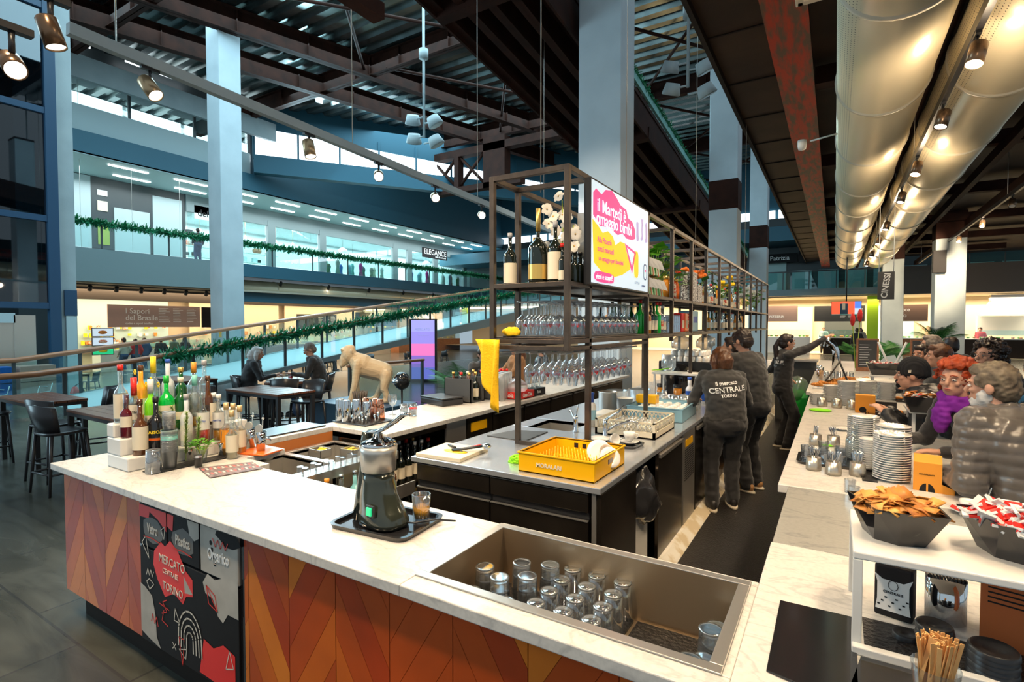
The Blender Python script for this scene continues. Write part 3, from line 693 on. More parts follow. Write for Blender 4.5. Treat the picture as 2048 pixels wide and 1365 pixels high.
def decal(polys, m, parent, name, y=-.012, dep=.0015):
    b = MB()
    for p in polys: b.add([(a, y, c) for a, c in p], [tuple(range(len(p)))])
    return b.build(name, m, parent)
def stroke(lines, w_, m, parent, name, y=-.0135):
    b = MB()
    for ln in lines:
        for p, q in zip(ln[:-1], ln[1:]):
            d = Vector((q[0] - p[0], q[1] - p[1])); 
            if d.length < 1e-6: continue
            n = Vector((-d.y, d.x)).normalized() * w_ / 2; e = d.normalized() * w_ * .3
            b.add([(p[0] - n.x - e.x, y, p[1] - n.y - e.y), (q[0] - n.x + e.x, y, q[1] - n.y + e.y), (q[0] + n.x + e.x, y, q[1] + n.y + e.y), (p[0] + n.x - e.x, y, p[1] + n.y - e.y)], [(0, 1, 2, 3)])
    return b.build(name, m, parent)
FT = H_ - .03; FB = H_ - .245
for i, (x0, x1, txt) in enumerate(((.02, .295, 'Vetro'), (.305, .59, 'Plastica'), (.60, .90, 'Organico'))):
    f = MB().b2((x0, -.01, FB), (x1, .015, FT)).build('flap', 'printblack' if i < 2 else 'printgrey', t, bev=.004)
    cx = (x0 + x1) / 2
    if i < 2: decal([rag(cx, (FT + FB) / 2 - .01, .10, .065, 12, i, .1)], 'halo', f, 'print_halo', -.0108)
    fonts(txt, .072, 'greytext' if i < 2 else 'lettwhite', f, TP((cx, -.0125, (FT + FB) / 2 - .01), (0, -1, 0)), sx=.62, bold=.0015)
    stroke([[(x0 + .05, FB + .05), (cx, FB + .055), (x1 - .06, FB + .045)]] if i < 2 else [[(x0 + .11 + k * .02, FT - .04 - .035 * (k % 2)) for k in range(7)]], .005, 'redline', f, 'scribble')
    if i == 0: decal([[(x0, FT - .005), (x1, FT - .005), (x1, FT - .10), (x1 - .08, FT - .055), (x0 + .11, FT - .03), (x0 + .1, FT - .065), (x0, FT - .07)]], 'printred', f, 'red_patch', -.0112); stroke([[(x1 - .05, FT - .10), (x1 - .01, FT - .075), (x1 - .02, FT - .14), (x1 - .05, FT - .10)]], .004, 'chalk', f, 'triangle')
    if i == 1: decal([[(x0, FT - .005), (x0 + .06, FT - .005), (x0 + .05, FT - .085), (x0, FT - .07)]], 'printred', f, 'red_patch', -.0112); decal([[(x1, FT), (x1 - .1, FT), (x1 - .08, FT - .07), (x1 - .04, FT - .09), (x1, FT - .07)]], 'printgrey', f, 'torn_paper', -.0112)
    if i == 2: decal([rag(x1 - .07, FT - .02, .10, .035, 10, 4, .3)], 'printblack', f, 'black_patch', -.0112); decal([rag(x0 + .09 + .01 * k, FB + .15 - .03 * k, .01, .012, 7, k) for k in range(4)], 'printblack', f, 'ink_spot', -.0114)
d = MB().b2((.02, -.01, 0.005), (.90, .015, FB - .012)).build('door', 'printblack', t, bev=.003)
decal([[(.20, .36), (.16, .43), (.17, .50), (.24, .56), (.28, .545), (.33, .585), (.40, .55), (.47, .47), (.53, .44), (.53, .36), (.47, .345), (.44, .30), (.36, .33), (.27, .29)]], 'printred', d, 'red_patch', -.0115)
for s_, x, z, a in (('MERCATO', .345, .475, .062), ('CENTRALE', .33, .42, .036), ('TORINO', .35, .345, .058)):
    fonts(s_, a, 'chalk', d, TP((x, -.0135, z), (0, -1, 0), (0.03, 0, 1)), sx=.85)
for q_ in ([[(0.02, .30), (.07, .29), (.14, .26), (.17, .17), (.18, .06), (.22, .01), (.10, .03), (.02, .05)], [(.62, .455), (.66, .505), (.72, .49), (.80, .52), (.90, .53), (.90, .36), (.82, .36), (.78, .31), (.74, .33), (.70, .40), (.64, .41)], [(.45, .44), (.53, .37), (.46, .36)]]): decal([q_], 'printgrey', d, 'torn_paper', -.0117)
decal([[(.58, .02), (.62, .19), (.70, .17), (.78, .21), (.87, .19), (.87, .01)]], 'printred', d, 'red_patch', -.0117)
arcs = [[(.50 + r_ * math.cos(PI * k / 10), .14 + r_ * 1.35 * math.sin(PI * k / 10) + (-.05 if k in (0, 10) else 0)) for k in range(11)] for r_ in (.105, .08, .055, .03)]
stroke(arcs, .008, 'chalk', d, 'rainbow')
for q_ in ([[(.05, .52), (.09, .56), (.12, .45), (.05, .52)], [(.36, .20), (.37, .26), (.41, .20), (.36, .20)], [(.09, .36), (.105, .395), (.12, .36), (.135, .395), (.15, .36), (.165, .39)], [(.09, .325), (.12, .345), (.165, .325), (.12, .29), (.09, .325)], [(.34, .055), (.37, .085)], [(.34, .085), (.37, .055)], [(.40, .07), (.47, .09), (.46, .04), (.40, .07)], [(.80, .11), (.83, .2), (.86, .13), (.80, .11)]]): stroke([q_], .005, 'chalk', d, 'scribble')
stroke([[(.24, .20), (.29, .22), (.25, .26), (.29, .28)], [(.22, .245), (.31, .235)], [(.26, .22), (.24, .165), (.30, .15)], [(.13, .13), (.145, .17), (.165, .125), (.185, .165), (.2, .12)], [(.40, .13), (.45, .13), (.43, .0), (.40, .13)], [(.65, .45), (.72, .42), (.74, .35), (.67, .37), (.65, .45)], [(.65, .45), (.74, .35)]], .005, 'redline', d, 'red_scribble')

# ---------------- sunken steel glass sink
sx0, sx1, sy0, sy1, sb = -1.2, -.22, 1.325, 1.865, .73
M['basinsteel'] = mat('warm_reflection_steel', (.62, .48, .32), .28, .85, bump=(40, .05), grain=(12, 12, 1))  # warm tint stands in for warm light reflected in the basin
t = thing('sink', 'large rectangular stainless steel sink sunk into the front worktop, holding tumblers', 'sink', (sx0, sy0, 0))
w_, d_ = sx1 - sx0, sy1 - sy0; f_ = .035; z1 = CZ + .006
b = MB(); b.b2((0, 0, CZ), (w_, f_, z1)).b2((0, d_ - f_, CZ), (w_, d_, z1)).b2((0, f_, CZ), (f_, d_ - f_, z1)).b2((w_ - f_, f_, CZ), (w_, d_ - f_, z1)); b.build('rim', 'steel', t, bev=.002)
b = MB(); b.b2((f_, f_, sb - .01), (w_ - f_, d_ - f_, sb)); b.b2((f_ - .01, f_ - .01, sb), (w_ - f_ + .01, f_, CZ + .002)).b2((f_ - .01, d_ - f_, sb), (w_ - f_ + .01, d_ - f_ + .01, CZ + .002)).b2((f_ - .01, f_, sb), (f_, d_ - f_, CZ + .002)).b2((w_ - f_, f_, sb), (w_ - f_ + .01, d_ - f_, CZ + .002)); b.build('basin', 'basinsteel', t)
for x0, x1 in ((.05, .60), (.615, .93)): tag(MB().b2((sx0 + x0, sy0 + .05, sb), (sx0 + x1, sy0 + .49, sb + .008)).build('sink_mat', 'rubber'), 'black rubber grid mat on the %s of the steel sink floor' % ('left part' if x0 < .3 else 'right end'), 'mat')
gp = [(.036, .128), (.036, .118), (.034, .012), (.030, .006), (0, .006)]
def tumbler(name, label, loc, r=.036, h=.128, inv=True, facet=0, group=None, m='glass'):
    t = thing(name, label, 'glass', loc, group=group)
    pr = [(r * .86, 0), (r, h), (r * .93, h), (r * .80, .014), (0, .014)]
    if inv: pr = [(x, h - z) for x, z in pr]
    MB().lathe([(0, (h if inv else 0)), pr[0]] + pr[1:], facet or 22, sm=not facet, cap=False).build('glass_body', m, t)
    b = MB(); b.lathe([(r * .80, (h - .012) if inv else .001), (0, (h - .012) if inv else .001)], 20, cap=False); zz = h if inv else 0; q_ = r * .84; b.lathe([(q_ - .004, zz - .003), (q_ + .002, zz - .005), (q_ + .001, zz + .001), (q_ - .004, zz + .001)], 20, m=1, cap=False); b.build('glass_base', [m, 'rim'], t)
    return t
G = 'tumblers upside down in rows in the steel sink'
g0 = None
spots = [(x, y) for y in (1.557, 1.652, 1.75, 1.845) for x in (-.842, -.742, -.642)] + [(-.545, 1.50), (-.545, 1.60), (-.545,1.70)]
spots = spots[:12] + []
for x, y in spots + [(-.72, 1.47)][:0]:
    lab = 'clear straight tumbler upside down in the regular rows in the middle of the steel sink'
    if g0 is None: g0 = tumbler('tumbler', lab, (x, min(y, 1.78) if False else y - .03, sb + .008), group=G)
    else: dup(g0, (x, y - .03, sb + .008))
g1 = None
for i, (x, y) in enumerate([(-1.10, 1.60), (-1.01, 1.56), (-1.00, 1.70), (-1.09, 1.50), (-.93, 1.62), (-1.13, 1.42), (-1.03, 1.45), (-.95, 1.50), (-.90, 1.74), (-.93, 1.42)]):
    lab = 'ribbed clear tumbler upside down crowded at the left end of the steel sink'
    if g1 is None: g1 = tumbler('faceted_tumbler', lab, (x, y, sb + .008), .040, .115, True, 12, 'ribbed tumblers at the left end of the sink')
    else: dup(g1, (x, y, sb + .008))
    if i in (0, 1, 2, 4, 8): dup(g1, (x, y, sb + .008 + .045), label='ribbed clear tumbler stacked over another at the left end of the steel sink', group='stacked tumblers in the sink')
for i, (x, y, z) in enumerate([(-.30, 1.72, 0), (-.29, 1.62, 0), (-.30, 1.53, 0), (-.37, 1.45, 0), (-.45, 1.42, 0), (-.31, 1.43, 0), (-.30, 1.62, .042), (-.32, 1.44, .042)]):
    dup(g1, (x, y, sb + .008 + z), label='thick clear tumbler upside down at the right end of the steel sink', group='tumblers at the right end of the sink')

# ---------------- worktop items: juicer on tray
t = thing('tray', 'black rounded tray under the citrus juicer', 'tray', (-1.62, 1.62, CZ), .10)
def rrect(w_, d_, r, n=5): return [(sx * (w_ / 2 - r) + r * math.cos(a + k * PI / 2 / n), sy * (d_ / 2 - r) + r * math.sin(a + k * PI / 2 / n)) for sx, sy, a in ((1, 1, 0), (-1, 1, PI / 2), (-1, -1, PI), (1, -1, 1.5 * PI)) for k in range(n + 1)]
def traymesh(w_, d_, r=.04, h=.02):
    o = rrect(w_, d_, r); i = rrect(w_ - .03, d_ - .03, r * .8); n = len(o); b = MB()
    vs = [(x, y, h) for x, y in o] + [(x * .96, y * .96, 0) for x, y in o] + [(x, y, h) for x, y in i] + [(x * .97, y * .97, .006) for x, y in i]
    fs = [(k, (k + 1) % n, n + (k + 1) % n, n + k) for k in range(n)] + [(2 * n + k, 2 * n + (k + 1) % n, (k + 1) % n, k) for k in range(n)] + [(3 * n + k, 3 * n + (k + 1) % n, 2 * n + (k + 1) % n, 2 * n + k) for k in range(n)] + [tuple(range(3 * n, 4 * n)), tuple(reversed(range(n, 2 * n)))]
    return b.add([(x, y, z) for x, y, z in vs], fs)
traymesh(.40, .31, .045).build('tray_body', 'blackgloss', t)
M['juicergreen'] = mat('dark_green_grey_enamel', (0.045, 0.052, 0.038), 0.14, 0.3, coat=0.5)
t = thing('citrus_juicer', 'dark grey and steel lever citrus juicer with green switch on a black tray', 'juicer', (-1.65, 1.60, CZ + .012), -.12)
def loft(rings, seg=28, m=0, sm=True, cap=True):
    b = MB(); vs = []; fs = []
    for (cx, cy, z, rx, ry, e) in rings:
        for k in range(seg):
            a = 2 * PI * k / seg; c, s = math.cos(a), math.sin(a)
            vs.append((cx + rx * math.copysign(abs(c) ** e, c), cy + ry * math.copysign(abs(s) ** e, s), z))
    n = len(rings)
    for i in range(n - 1):
        for k in range(seg): l = (k + 1) % seg; fs.append((i * seg + k, i * seg + l, (i + 1) * seg + l, (i + 1) * seg + k))
    b.add(vs, fs, m, sm)
    if cap: b.f += [tuple(reversed(range(seg))), tuple((n - 1) * seg + k for k in range(seg))]; b.m += [m, m]; b.sm += [False, False]
    return b
loft([(.03, 0, .0, .115, .085, .8), (.03, 0, .02, .118, .088, .8), (.02, 0, .06, .10, .08, .85), (.0, 0, .12, .078, .074, .9), (0, 0, .18, .068, .068, 1), (0, 0, .215, .066, .066, 1)]).build('body', 'juicergreen', t)
loft([(-.095, 0, 0, .03, .06, .7), (-.085, 0, .1, .028, .05, .7), (-.078, 0, .22, .024, .035, .7), (-.078, 0, .33, .022, .028, .7), (-.076, 0, .375, .018, .022, .8)]).build('rear_column', 'juicergreen', t)
MB().lathe([(.062, .215), (.072, .22), (.078, .30), (.080, .325), (.076, .325), (.06, .30)], 36).build('juice_bowl', 'steel', t)
MB().lathe([(.078, .325), (.074, .338), (.05, .352), (.022, .36), (.018, .375), (0, .378)], 36).build('lid', 'chrome', t)
MB().tube([(-.085, 0, .355), (-.06, 0, .375), (0, 0, .385), (.05, 0, .405), (.11, 0, .44), (.165, 0, .475), (.20, 0, .478)], [.014, .016, .017, .014, .016, .018, .009], 0, 14, flat=.6).build('lever_arm', 'chrome', t)
MB().box((.055, -.083, .075), (.05, .012, .05)).build('switch_frame', 'black', t, bev=.003)
M['greenlamp'] = mat('green_rocker_switch', (0.02, 0.55, 0.22), 0.3, emit=.6)
MB().box((.055, -.092, .075), (.03, .01, .034)).build('switch', 'greenlamp', t, bev=.003)
MB().tube([(.12, .03, .012), (.17, .05, .015), (.22, .12, .02), (.26, .2, .0)], .004, 0, 6).build('cord', 'black', t)
MB().lathe([(0, -.012), (.05, -.012), (.05, 0), (0, 0)], 16).build('foot', 'black', t)
M['juice'] = mat('orange_juice', (1.0, 0.45, 0.01), 0.3, emit=.0)
def filled(name, label, loc, r, h, liq, lh, m='glass', facet=0):
    t = tumbler(name, label, loc, r, h, False, facet, m=m); MB().lathe([(0, .014), (r * .8, .014), (r * (.8 + .13 * lh), h * lh), (0, h * lh)], 20).build('drink', liq, t); return t
filled('juice_glass', 'tumbler half full of orange juice beside the citrus juicer', (-1.50, 1.70, CZ + .01), .040, .115, 'juice', .55)

# menu sheet
t = thing('menu_sheet', 'long printed cocktail menu lying on the front worktop', 'menu', (-3.000, 1.737, 0.953), 0)
b = MB(); q = [(-3.190, 1.658, 0.953), (-2.927, 1.582, 0.953), (-2.858, 1.849, 0.953), (-3.046, 1.905, 0.953)]
o_ = t.location; T_ = Matrix.Translation(-o_)
MB().prism([(p[0] - o_.x, p[1] - o_.y) for p in q], 0, .003).build('sheet', mat('menu_print', (0.30, 0.20, 0.19), .4, var=(40, (0.10, 0.08, 0.08), .1)), t)
M['menured'] = mat('menu_red', (0.6, 0.12, 0.1), .5)
b = MB()
for i in range(14):
    for j in range(2):
        f0 = (i + .2) / 14; f1 = (i + .75) / 14; g0_ = .15 + j * .45; g1_ = g0_ + .18
        P4 = [Vector(q[0]).lerp(Vector(q[3]), f).lerp(Vector(q[1]).lerp(Vector(q[2]), f), g) - o_ for f, g in ((f0, g0_), (f1, g0_), (f1, g1_), (f0, g1_))]
        b.add([(p.x, p.y, .0036) for p in P4], [(0, 1, 2, 3)], (i + j) % 2)
b.build('print', ['menured', 'greytext'], t)

# ---------------- island
IX0, IX1, IY0, IZ = -2.46, -1.08, 2.685, .9
t = thing('steel_island', 'long stainless steel island with drawers and doors carrying crates, taps and a sink', 'worktop', (IX0, IY0, 0))
IW = IX1 - IX0
b = MB(); e0, e1 = (-2.278, 4.060, 0.867)[0] - IX0, 0
# top with a cut-out for the sink bowl
b.b2((0, 0, IZ - .035), (IW, 1.33, IZ)); b.b2((0, 1.75, IZ - .035), (IW, 12.3, IZ)); b.b2((0, 1.33, IZ - .035), (.16, 1.75, IZ)); b.b2((.56, 1.33, IZ - .035), (IW, 1.75, IZ))
b.build('worktop', 'steeltop', t, bev=.004)
b = MB(); b.b2((.16, 1.33, .75), (.56, 1.75, .76)); b.b2((.15, 1.32, .75), (.16, 1.76, IZ - .002)).b2((.56, 1.32, .75), (.57, 1.76, IZ - .002)).b2((.16, 1.32, .75), (.56, 1.33, IZ - .002)).b2((.16, 1.75, .75), (.56, 1.76, IZ - .002)); b.build('sink_bowl', 'steel', t)
b = MB(); b.b2((.03, .05, .12), (IW - .03, .06, IZ - .035)).b2((.02, .05, .12), (.03, 12.2, IZ - .035)).b2((IW - .36, .05, .12), (IW - .35, 12.2, IZ - .035)).b2((.1, .1, 0), (IW - .1, 12.2, .12)); b.build('carcass', 'darksteel', t)
for x0, x1 in ((.04, .635), (.645, 1.30)):
    MB().b2((x0, .015, .745), (x1, .05, .855)).build('drawer_front', 'darksteel', t, bev=.003)
    dr_ = MB().b2((x0, .015, .2), (x1, .05, .70)).build('drawer_front', 'darksteel', t, bev=.003)
    MB().b2((x0, .010, .694), (x1, .03, .70)).build('drawer_grip', 'steel', dr_)
    MB().b2((x0, .04, .70), (x1, .05, .745)).build('recess', 'black', t)
MB().b2((1.325, .01, .1), (1.35, .06, .862)).build('corner_post', 'steel', t)
def sy(u, v=940): return u
side = [(0.02, (-1.080, 3.310, 0.859)[1] - IY0, 'darksteel', 'side_panel'), ((-1.080, 3.815, 0.740)[1] - IY0, (-1.080, 4.518, 0.574)[1] - IY0, 'darksteel', 'door'), ((-1.080, 4.570, 0.561)[1] - IY0, (-1.080, 4.990, 0.462)[1] - IY0, 'steel', 'vent_panel'), ((-1.080, 5.031, 0.452)[1] - IY0, 3.7, 'darksteel', 'door'), (3.72, 5.2, 'darksteel', 'door'), (5.22, 6.8, 'darksteel', 'door'), (6.82, 9, 'darksteel', 'door'), (9.02, 12.2, 'darksteel', 'door')]
for y0, y1, m_, nm in side:
    o = MB().b2((IW - .03, y0, .075), (IW - .004, y1, .86)).build(nm, m_, t, bev=.003)
    if nm == 'door': MB().b2((IW - .004, y0 + .02, .82), (IW + .012, y1 - .02, .845)).build('door_handle', 'steel', o)
    if nm == 'vent_panel':
        b = MB()
        for k in range(14): b.b2((IW - .003, y0 + .04, .45 + k * .02), (IW - .001, y1 - .04, .458 + k * .02))
        b.build('vent_slot', 'black', o); MB().b2((IW - .003, y0 + .06, .74), (IW, y1 - .1, .80)).build('sticker', 'yellow', o)
MB().b2((IW - .34, (-1.080, 3.310, 0.859)[1] - IY0, .12), (IW - .33, (-1.080, 3.815, 0.740)[1] - IY0, .86)).build('recess_back', 'white', t)
b = MB(); b.add([(IX1 - .01, 2.72, .075), (IX1 + .015, 2.72, .07), (IX1 + .08, 2.72, .02), (IX1 + .10, 2.72, 0), (IX1 - .01, 2.72, 0), (IX1 - .01, 15, .075), (IX1 + .015, 15, .07), (IX1 + .08, 15, .02), (IX1 + .10, 15, 0), (IX1 - .01, 15, 0)], [(0, 1, 6, 5), (1, 2, 7, 6), (2, 3, 8, 7), (4, 3, 2, 1, 0)])
S_(b, 'baseboard_kerb', mat('worn_white_kerb', (0.80, 0.77, 0.68), .5, var=(5, (0.62, 0.52, 0.34), .05)))
# bin bag in the recess
yb0, yb1 = (-1.080, 3.341, 0.852)[1], (-1.080, 3.789, 0.746)[1]
t = thing('waste_bin', 'white waste bin with a crumpled black bag bulging from the island recess', 'bin', (IX1 - .16, (yb0 + yb1) / 2, 0))
MB().box((0, -.02, .34), (.24, (yb1 - yb0) * .62, .44)).build('bin_body', 'white', t, bev=.01)
b = MB(); b.ball((.06, 0, .60), (.15, (yb1 - yb0) * .46, .20), 0, 28)
for i, v in enumerate(b.v):
    nv = noise.noise(Vector(v) * 14) * .05 + abs(noise.noise(Vector(v) * 6)) * .05; p = Vector(v); c = Vector((.06, 0, .6)); q_ = p + (p - c).normalized() * nv
    b.v[i] = tuple(q_)
b.build('bin_bag', mat('bin_bag_film', (0.03, 0.03, 0.033), .16, coat=.6), t)

# ---------------- back counter fronts
BX = -2.99
t = thing('back_counter_units', 'dark under-counter units with wine rack, fridge and drawers below the back worktop', 'cabinet', (BX, 2.98, 0))
ya, yb_, yc = (-2.990, 3.735, 0.847)[1] - 2.98, (-2.990, 4.031, 0.797)[1] - 2.98, (-2.990, 4.488, 0.770)[1] - 2.98
b = MB(); b.b2((-.70, 0, .05), (-.68, 5.5, .9)).b2((-.70, 0, .05), (0, .02, .9)).b2((-.70, 0, .05), (0, ya, .07)).b2((-.70, 0, .46), (-.02, ya, .475)).b2((-.70, 0, .86), (0, ya, .91)); b.build('carcass', 'darksteel', t)
MB().b2((-.02, ya, .05), (.0, yb_, .91)).build('divider_post', 'steel', t)
o = MB().b2((-.02, yb_ + .02, .12), (0, yc, .90)).build('fridge_panel', 'darksteel', t)
b = MB()
for k in range(18): b.b2((.0, yb_ + .08, .18 + k * .025), (.003, yc - .05, .19 + k * .025))
b.build('vent_slot', 'black', o); MB().b2((0, yb_ + .08, .76), (.004, yb_ + .35, .85)).build('sticker', 'yellow', o)
yy = yc + .02
while yy < 5.2:
    for z0, z2 in ((.12, .36), (.38, .62), (.64, .89)):
        o = MB().b2((-.02, yy, z0), (0.0, yy + .62, z2)).build('drawer_front', 'darksteel', t, bev=.003)
        MB().b2((0, yy + .02, z2 - .02), (.01, yy + .6, z2 - .008)).build('drawer_grip', 'steel', o)
    yy += .65
tag(MB().b2((-3.72, 2.98, .05), (-3.70, 8.55, .9)).build('cladding_board', 'brownwall'), 'plain outer panel of the back counter', 'panel')

def bottle(name, label, loc, h=.30, r=.037, gm='clear', cap='white', lab='cream', liq=None, neck=.36, rn=.013, lz=(.12, .42), group=None, caph=.09, rz=0, txt=None, tcol='black', sq=False):
    t = thing(name, label, 'bottle', loc, rz, group)
    hs = h * (1 - neck); e = 4 if sq else 20
    pr = [(0, 0), (r * .93, 0), (r, .006), (r, hs * .86), (r * .86, hs * .95), (r * .5, hs * 1.04), (rn, hs * 1.13), (rn, h)]
    def lt(p, m_, nm): return MB().lathe(p, e, cap=False, sm=not sq).build(nm, m_, t)
    lt(pr + [(0, h)], gm, 'bottle_glass')
    if liq: lt([(0, .006), (r * .93, .006), (r * .93, hs * liq[1]), (0, hs * liq[1])], liq[0], 'drink')
    if lab: lt([(r * 1.015, h * lz[0]), (r * 1.015, h * lz[1])], lab, 'label')
    MB().lathe([(0, h * (1 - caph)), (rn * 1.25, h * (1 - caph)), (rn * 1.25, h * 1.01), (0, h * 1.01)], 12).build('cap', cap, t)
    if txt:
        for k in range(1): fonts(txt, h * .055, tcol, t, TP((r * 1.0 * math.sin(.75), -r * 1.0 * math.cos(.75), h * (lz[0] + lz[1]) / 2), (math.sin(.75), -math.cos(.75), 0)), sx=.8)
    return t
# wine bottles in the rack
wp = bottle('wine_bottle', 'dark wine bottle standing in the rack under the back counter', (BX - .12, 3.1, .475), .31, .037, 'wine', 'gold', 'cream', group='wine bottles in the under-counter rack')
CAPS = ['gold', 'red', 'cream', 'black', 'white']
variants = [wp]
for c in CAPS[1:]:
    variants.append(bottle('wine_bottle', 'dark wine bottle standing in the rack under the back counter', (BX - .12, 3.1, .475), .31, .037, 'wine', c, 'cream', group='wine bottles in the under-counter rack'))
first = [True] * 5; rnd = random.Random(11)
for zi, z in enumerate((.475, .07)):
    for row in range(3):
        y = 3.07 + row * .03
        while y < 2.98 + ya - .06:
            k = rnd.randrange(5); loc = (BX - .10 - row * .13, y, z)
            if first[k]: variants[k].location = loc; first[k] = False
            else: dup(variants[k], loc)
            y += .088

# ---------------- tall steel shelving on the island
SXL, SXR = -2.05, -1.48
t = thing('steel_shelving', 'long brown raw steel shelving standing on the island with bottles, plants and glasses', 'shelf', (0, 0, .9))
def sb_(a, c, nm, m_='rawsteel', bev=.002): return MB().b2((a[0], a[1], a[2] - .9), (c[0], c[1], c[2] - .9)).build(nm, m_, t, bev=bev)
PW = .036; ZT, ZM, ZL = 2.82, 2.08, 1.72
legs = [3.38, 4.70, 6.43, 8.20, 9.9, 11.6, 13.4, 14.7]; hang = [3.04, 5.56, 7.26, 9.1, 10.7, 12.5]
for y in legs:
    for x in (SXL, SXR): sb_((x, y, .9 + .001), (x + PW, y + PW, ZT), 'post')
for y in hang:
    for x in (SXL, SXR): sb_((x, y, 1.63), (x + PW, y + PW, ZT), 'post')
allp = sorted(legs + hang)
for x in (SXL, SXR):
    for z in (ZT - PW, ZM - .03, ZL - .045): sb_((x, 3.04 + PW, z), (x + PW, 14.7, z + (.03 if z < 2.7 else PW)), 'rail')
for y in allp:
    for z in (ZT - PW, ZM - .03, ZL - .045): sb_((SXL + PW, y, z), (SXR, y + PW, z + (.03 if z < 2.7 else PW)), 'cross_bar')
sb_((SXL + PW, 3.38, .901), (SXR, 3.38 + PW, .93), 'cross_bar'); sb_((SXL + PW, 3.04, 1.63), (SXR, 3.07, 1.66), 'cross_bar')
for x in (SXL, SXR): sb_((x, 3.07, 1.63), (x + PW, 4.72, 1.655), 'rail')
sb_((SXL + .01, 3.06, ZM - .006), (SXR + PW - .01, 14.7, ZM), 'shelf_plate'); sb_((SXL + .01, 3.06, ZL - .012), (SXR + PW - .01, 14.7, ZL - .004), 'shelf_plate')
for k in range(5): sb_((SXL + .05 + k * .115, 3.10, 1.60), (SXL + .062 + k * .115, 4.66, 1.612), 'glass_rack_rail', 'steel')
for x, y in ((-1.76, 5.0), (-1.76, 8.0), (-1.95, 3.6), (-1.5, 11)): MB().cyl((x, y, ZT - .9), (x, y, 12.1), .004, seg=5).build('suspension_wire', 'steel', t)
t_ = thing('tray', 'thin black tray under the upturned wine glasses on the shelf', 'tray', (-1.74, 3.85, ZL - .004)); MB().b2((-.24, -.75, 0), (.24, .72, .01)).build('tray_body', 'black', t_, bev=.003)

# wine glasses
def wineglass(name, label, loc, group, heart=True, s=1.0):
    t = thing(name, label, 'wine glass', loc, group=group)
    pr = [(.030, 0), (.040, .05), (.043, .075), (.036, .10), (.018, .118), (.0045, .128)]
    MB().lathe([(x * s, z * s) for x, z in pr], 22, cap=False).build('bowl', 'glass', t)
    MB().lathe([(.0045 * s, .128 * s), (.004 * s, .195 * s), (.008 * s, .206 * s), (.036 * s, .212 * s), (.036 * s, .214 * s), (0, .214 * s)], 18, cap=False).lathe([(.033 * s, .2135 * s), (.038 * s, .211 * s), (.038 * s, .216 * s), (.033 * s, .2155 * s)], 18, m=1, cap=False).build('stem', ['glass', 'rim'], t)
    if heart:
        for a in (-.3, 1.7):
            b = MB(); c, s_ = math.cos, math.sin
            pts = [(0, -.016), (.014, .001), (.013, .0115), (.007, .014), (0, .008), (-.007, .014), (-.013, .0115), (-.014, .001)]
            vs = [((.0424 * s) * c(a + x / .042), (.0424 * s) * s_(a + x / .042), .062 * s + z) for x, z in pts]
            b.add(vs, [tuple(range(8))]); b.build('emblem', 'red', t)
    return t
W1 = 'wine glasses upturned on the shelf tray'; W2 = 'wine glasses hanging under the shelf'
wg = wineglass('wine_glass', 'clear wine glass with a red mark standing upside down on the shelf', (-1.93, 3.42, ZL + .006), W1, s=1.13)
rnd = random.Random(2)
for i in range(12):
    for j in range(5):
        if (i, j) == (0, 0): continue
        if i == 0 and j > 5: continue
        dup(wg, (-1.95 + j * .102, 3.30 + i * .118 + rnd.uniform(-.004, .004), ZL + .006), rnd.uniform(0, .5))
wg.location = (-1.95, 3.32, ZL + .006)
for i in range(10):
    for j in range(4):
        dup(wg, (-1.94 + j * .115, 3.42 + i * .126, 1.605 - .242), rnd.uniform(-.4, .6), label='clear wine glass with a red mark hanging by its foot under the shelf', group=W2)

# ---------------- wall screen
M['pink'] = mat('screen_pink', (0.85, 0.05, 0.28), .4, emit=.38); M['syel'] = mat('screen_yellow', (0.90, 0.62, 0.0), .4, emit=.4); M['slil'] = mat('screen_lilac', (0.55, 0.45, 0.85), .4, emit=.2); M['stext'] = mat('screen_white_text', (1, 1, 1), .4, emit=.5); M['sdark'] = mat('screen_ink', (0.05, 0.08, 0.25), .4)
t = thing('display_screen', 'flat screen with pink and yellow promotion fixed to the side of the shelving', 'screen', (-1.39, 3.26, 2.07))
MB().b2((-.05, 0, 0), (0, 1.26, .71)).build('casing', 'black', t, bev=.004)
MB().b2((0, .012, .014), (.002, 1.248, .698)).build('screen_face', 'screen', t)
MB().b2((-.14, .1, .2), (-.05, .2, .5)).build('wall_bracket', 'steel', t)
def sd(poly, m_, nm, k=1): b = MB(); b.add([(.002 + .0008 * k, a * 1.24 + .01, c * .684 + .014) for a, c in poly], [tuple(range(len(poly)))]); return b.build(nm, m_, t)
def blob(x0, x1, y0, y1, n=26, s=1, irr=.05):
    r_ = random.Random(s); return [((x0 + x1) / 2 + (x1 - x0) / 2 * math.copysign(abs(math.cos(2 * PI * i / n)) ** .55, math.cos(2 * PI * i / n)) * (1 + r_.uniform(-irr, irr)), (y0 + y1) / 2 + (y1 - y0) / 2 * math.copysign(abs(math.sin(2 * PI * i / n)) ** .55, math.sin(2 * PI * i / n)) * (1 + r_.uniform(-irr, irr))) for i in range(n)]
sd([(.02, .66), (.02, .88), (.06, .93), (.14, .90), (.20, .97), (.30, 1.0), (.38, .95), (.44, .90), (.55, .88), (.58, .80), (.66, .78), (.72, .70), (.72, .60), (.66, .57), (.55, .56), (.48, .60), (.40, .56), (.25, .60), (.12, .58)], 'pink', 'pink_cloud')
sd([(.01, .62), (.08, .58), (.16, .52), (.24, .56), (.32, .52), (.36, .44), (.44, .50), (.52, .50), (.58, .36), (.66, .30), (.62, .22), (.48, .14), (.36, .10), (.2, .08), (.12, .14), (.03, .20)], 'syel', 'yellow_cloud')
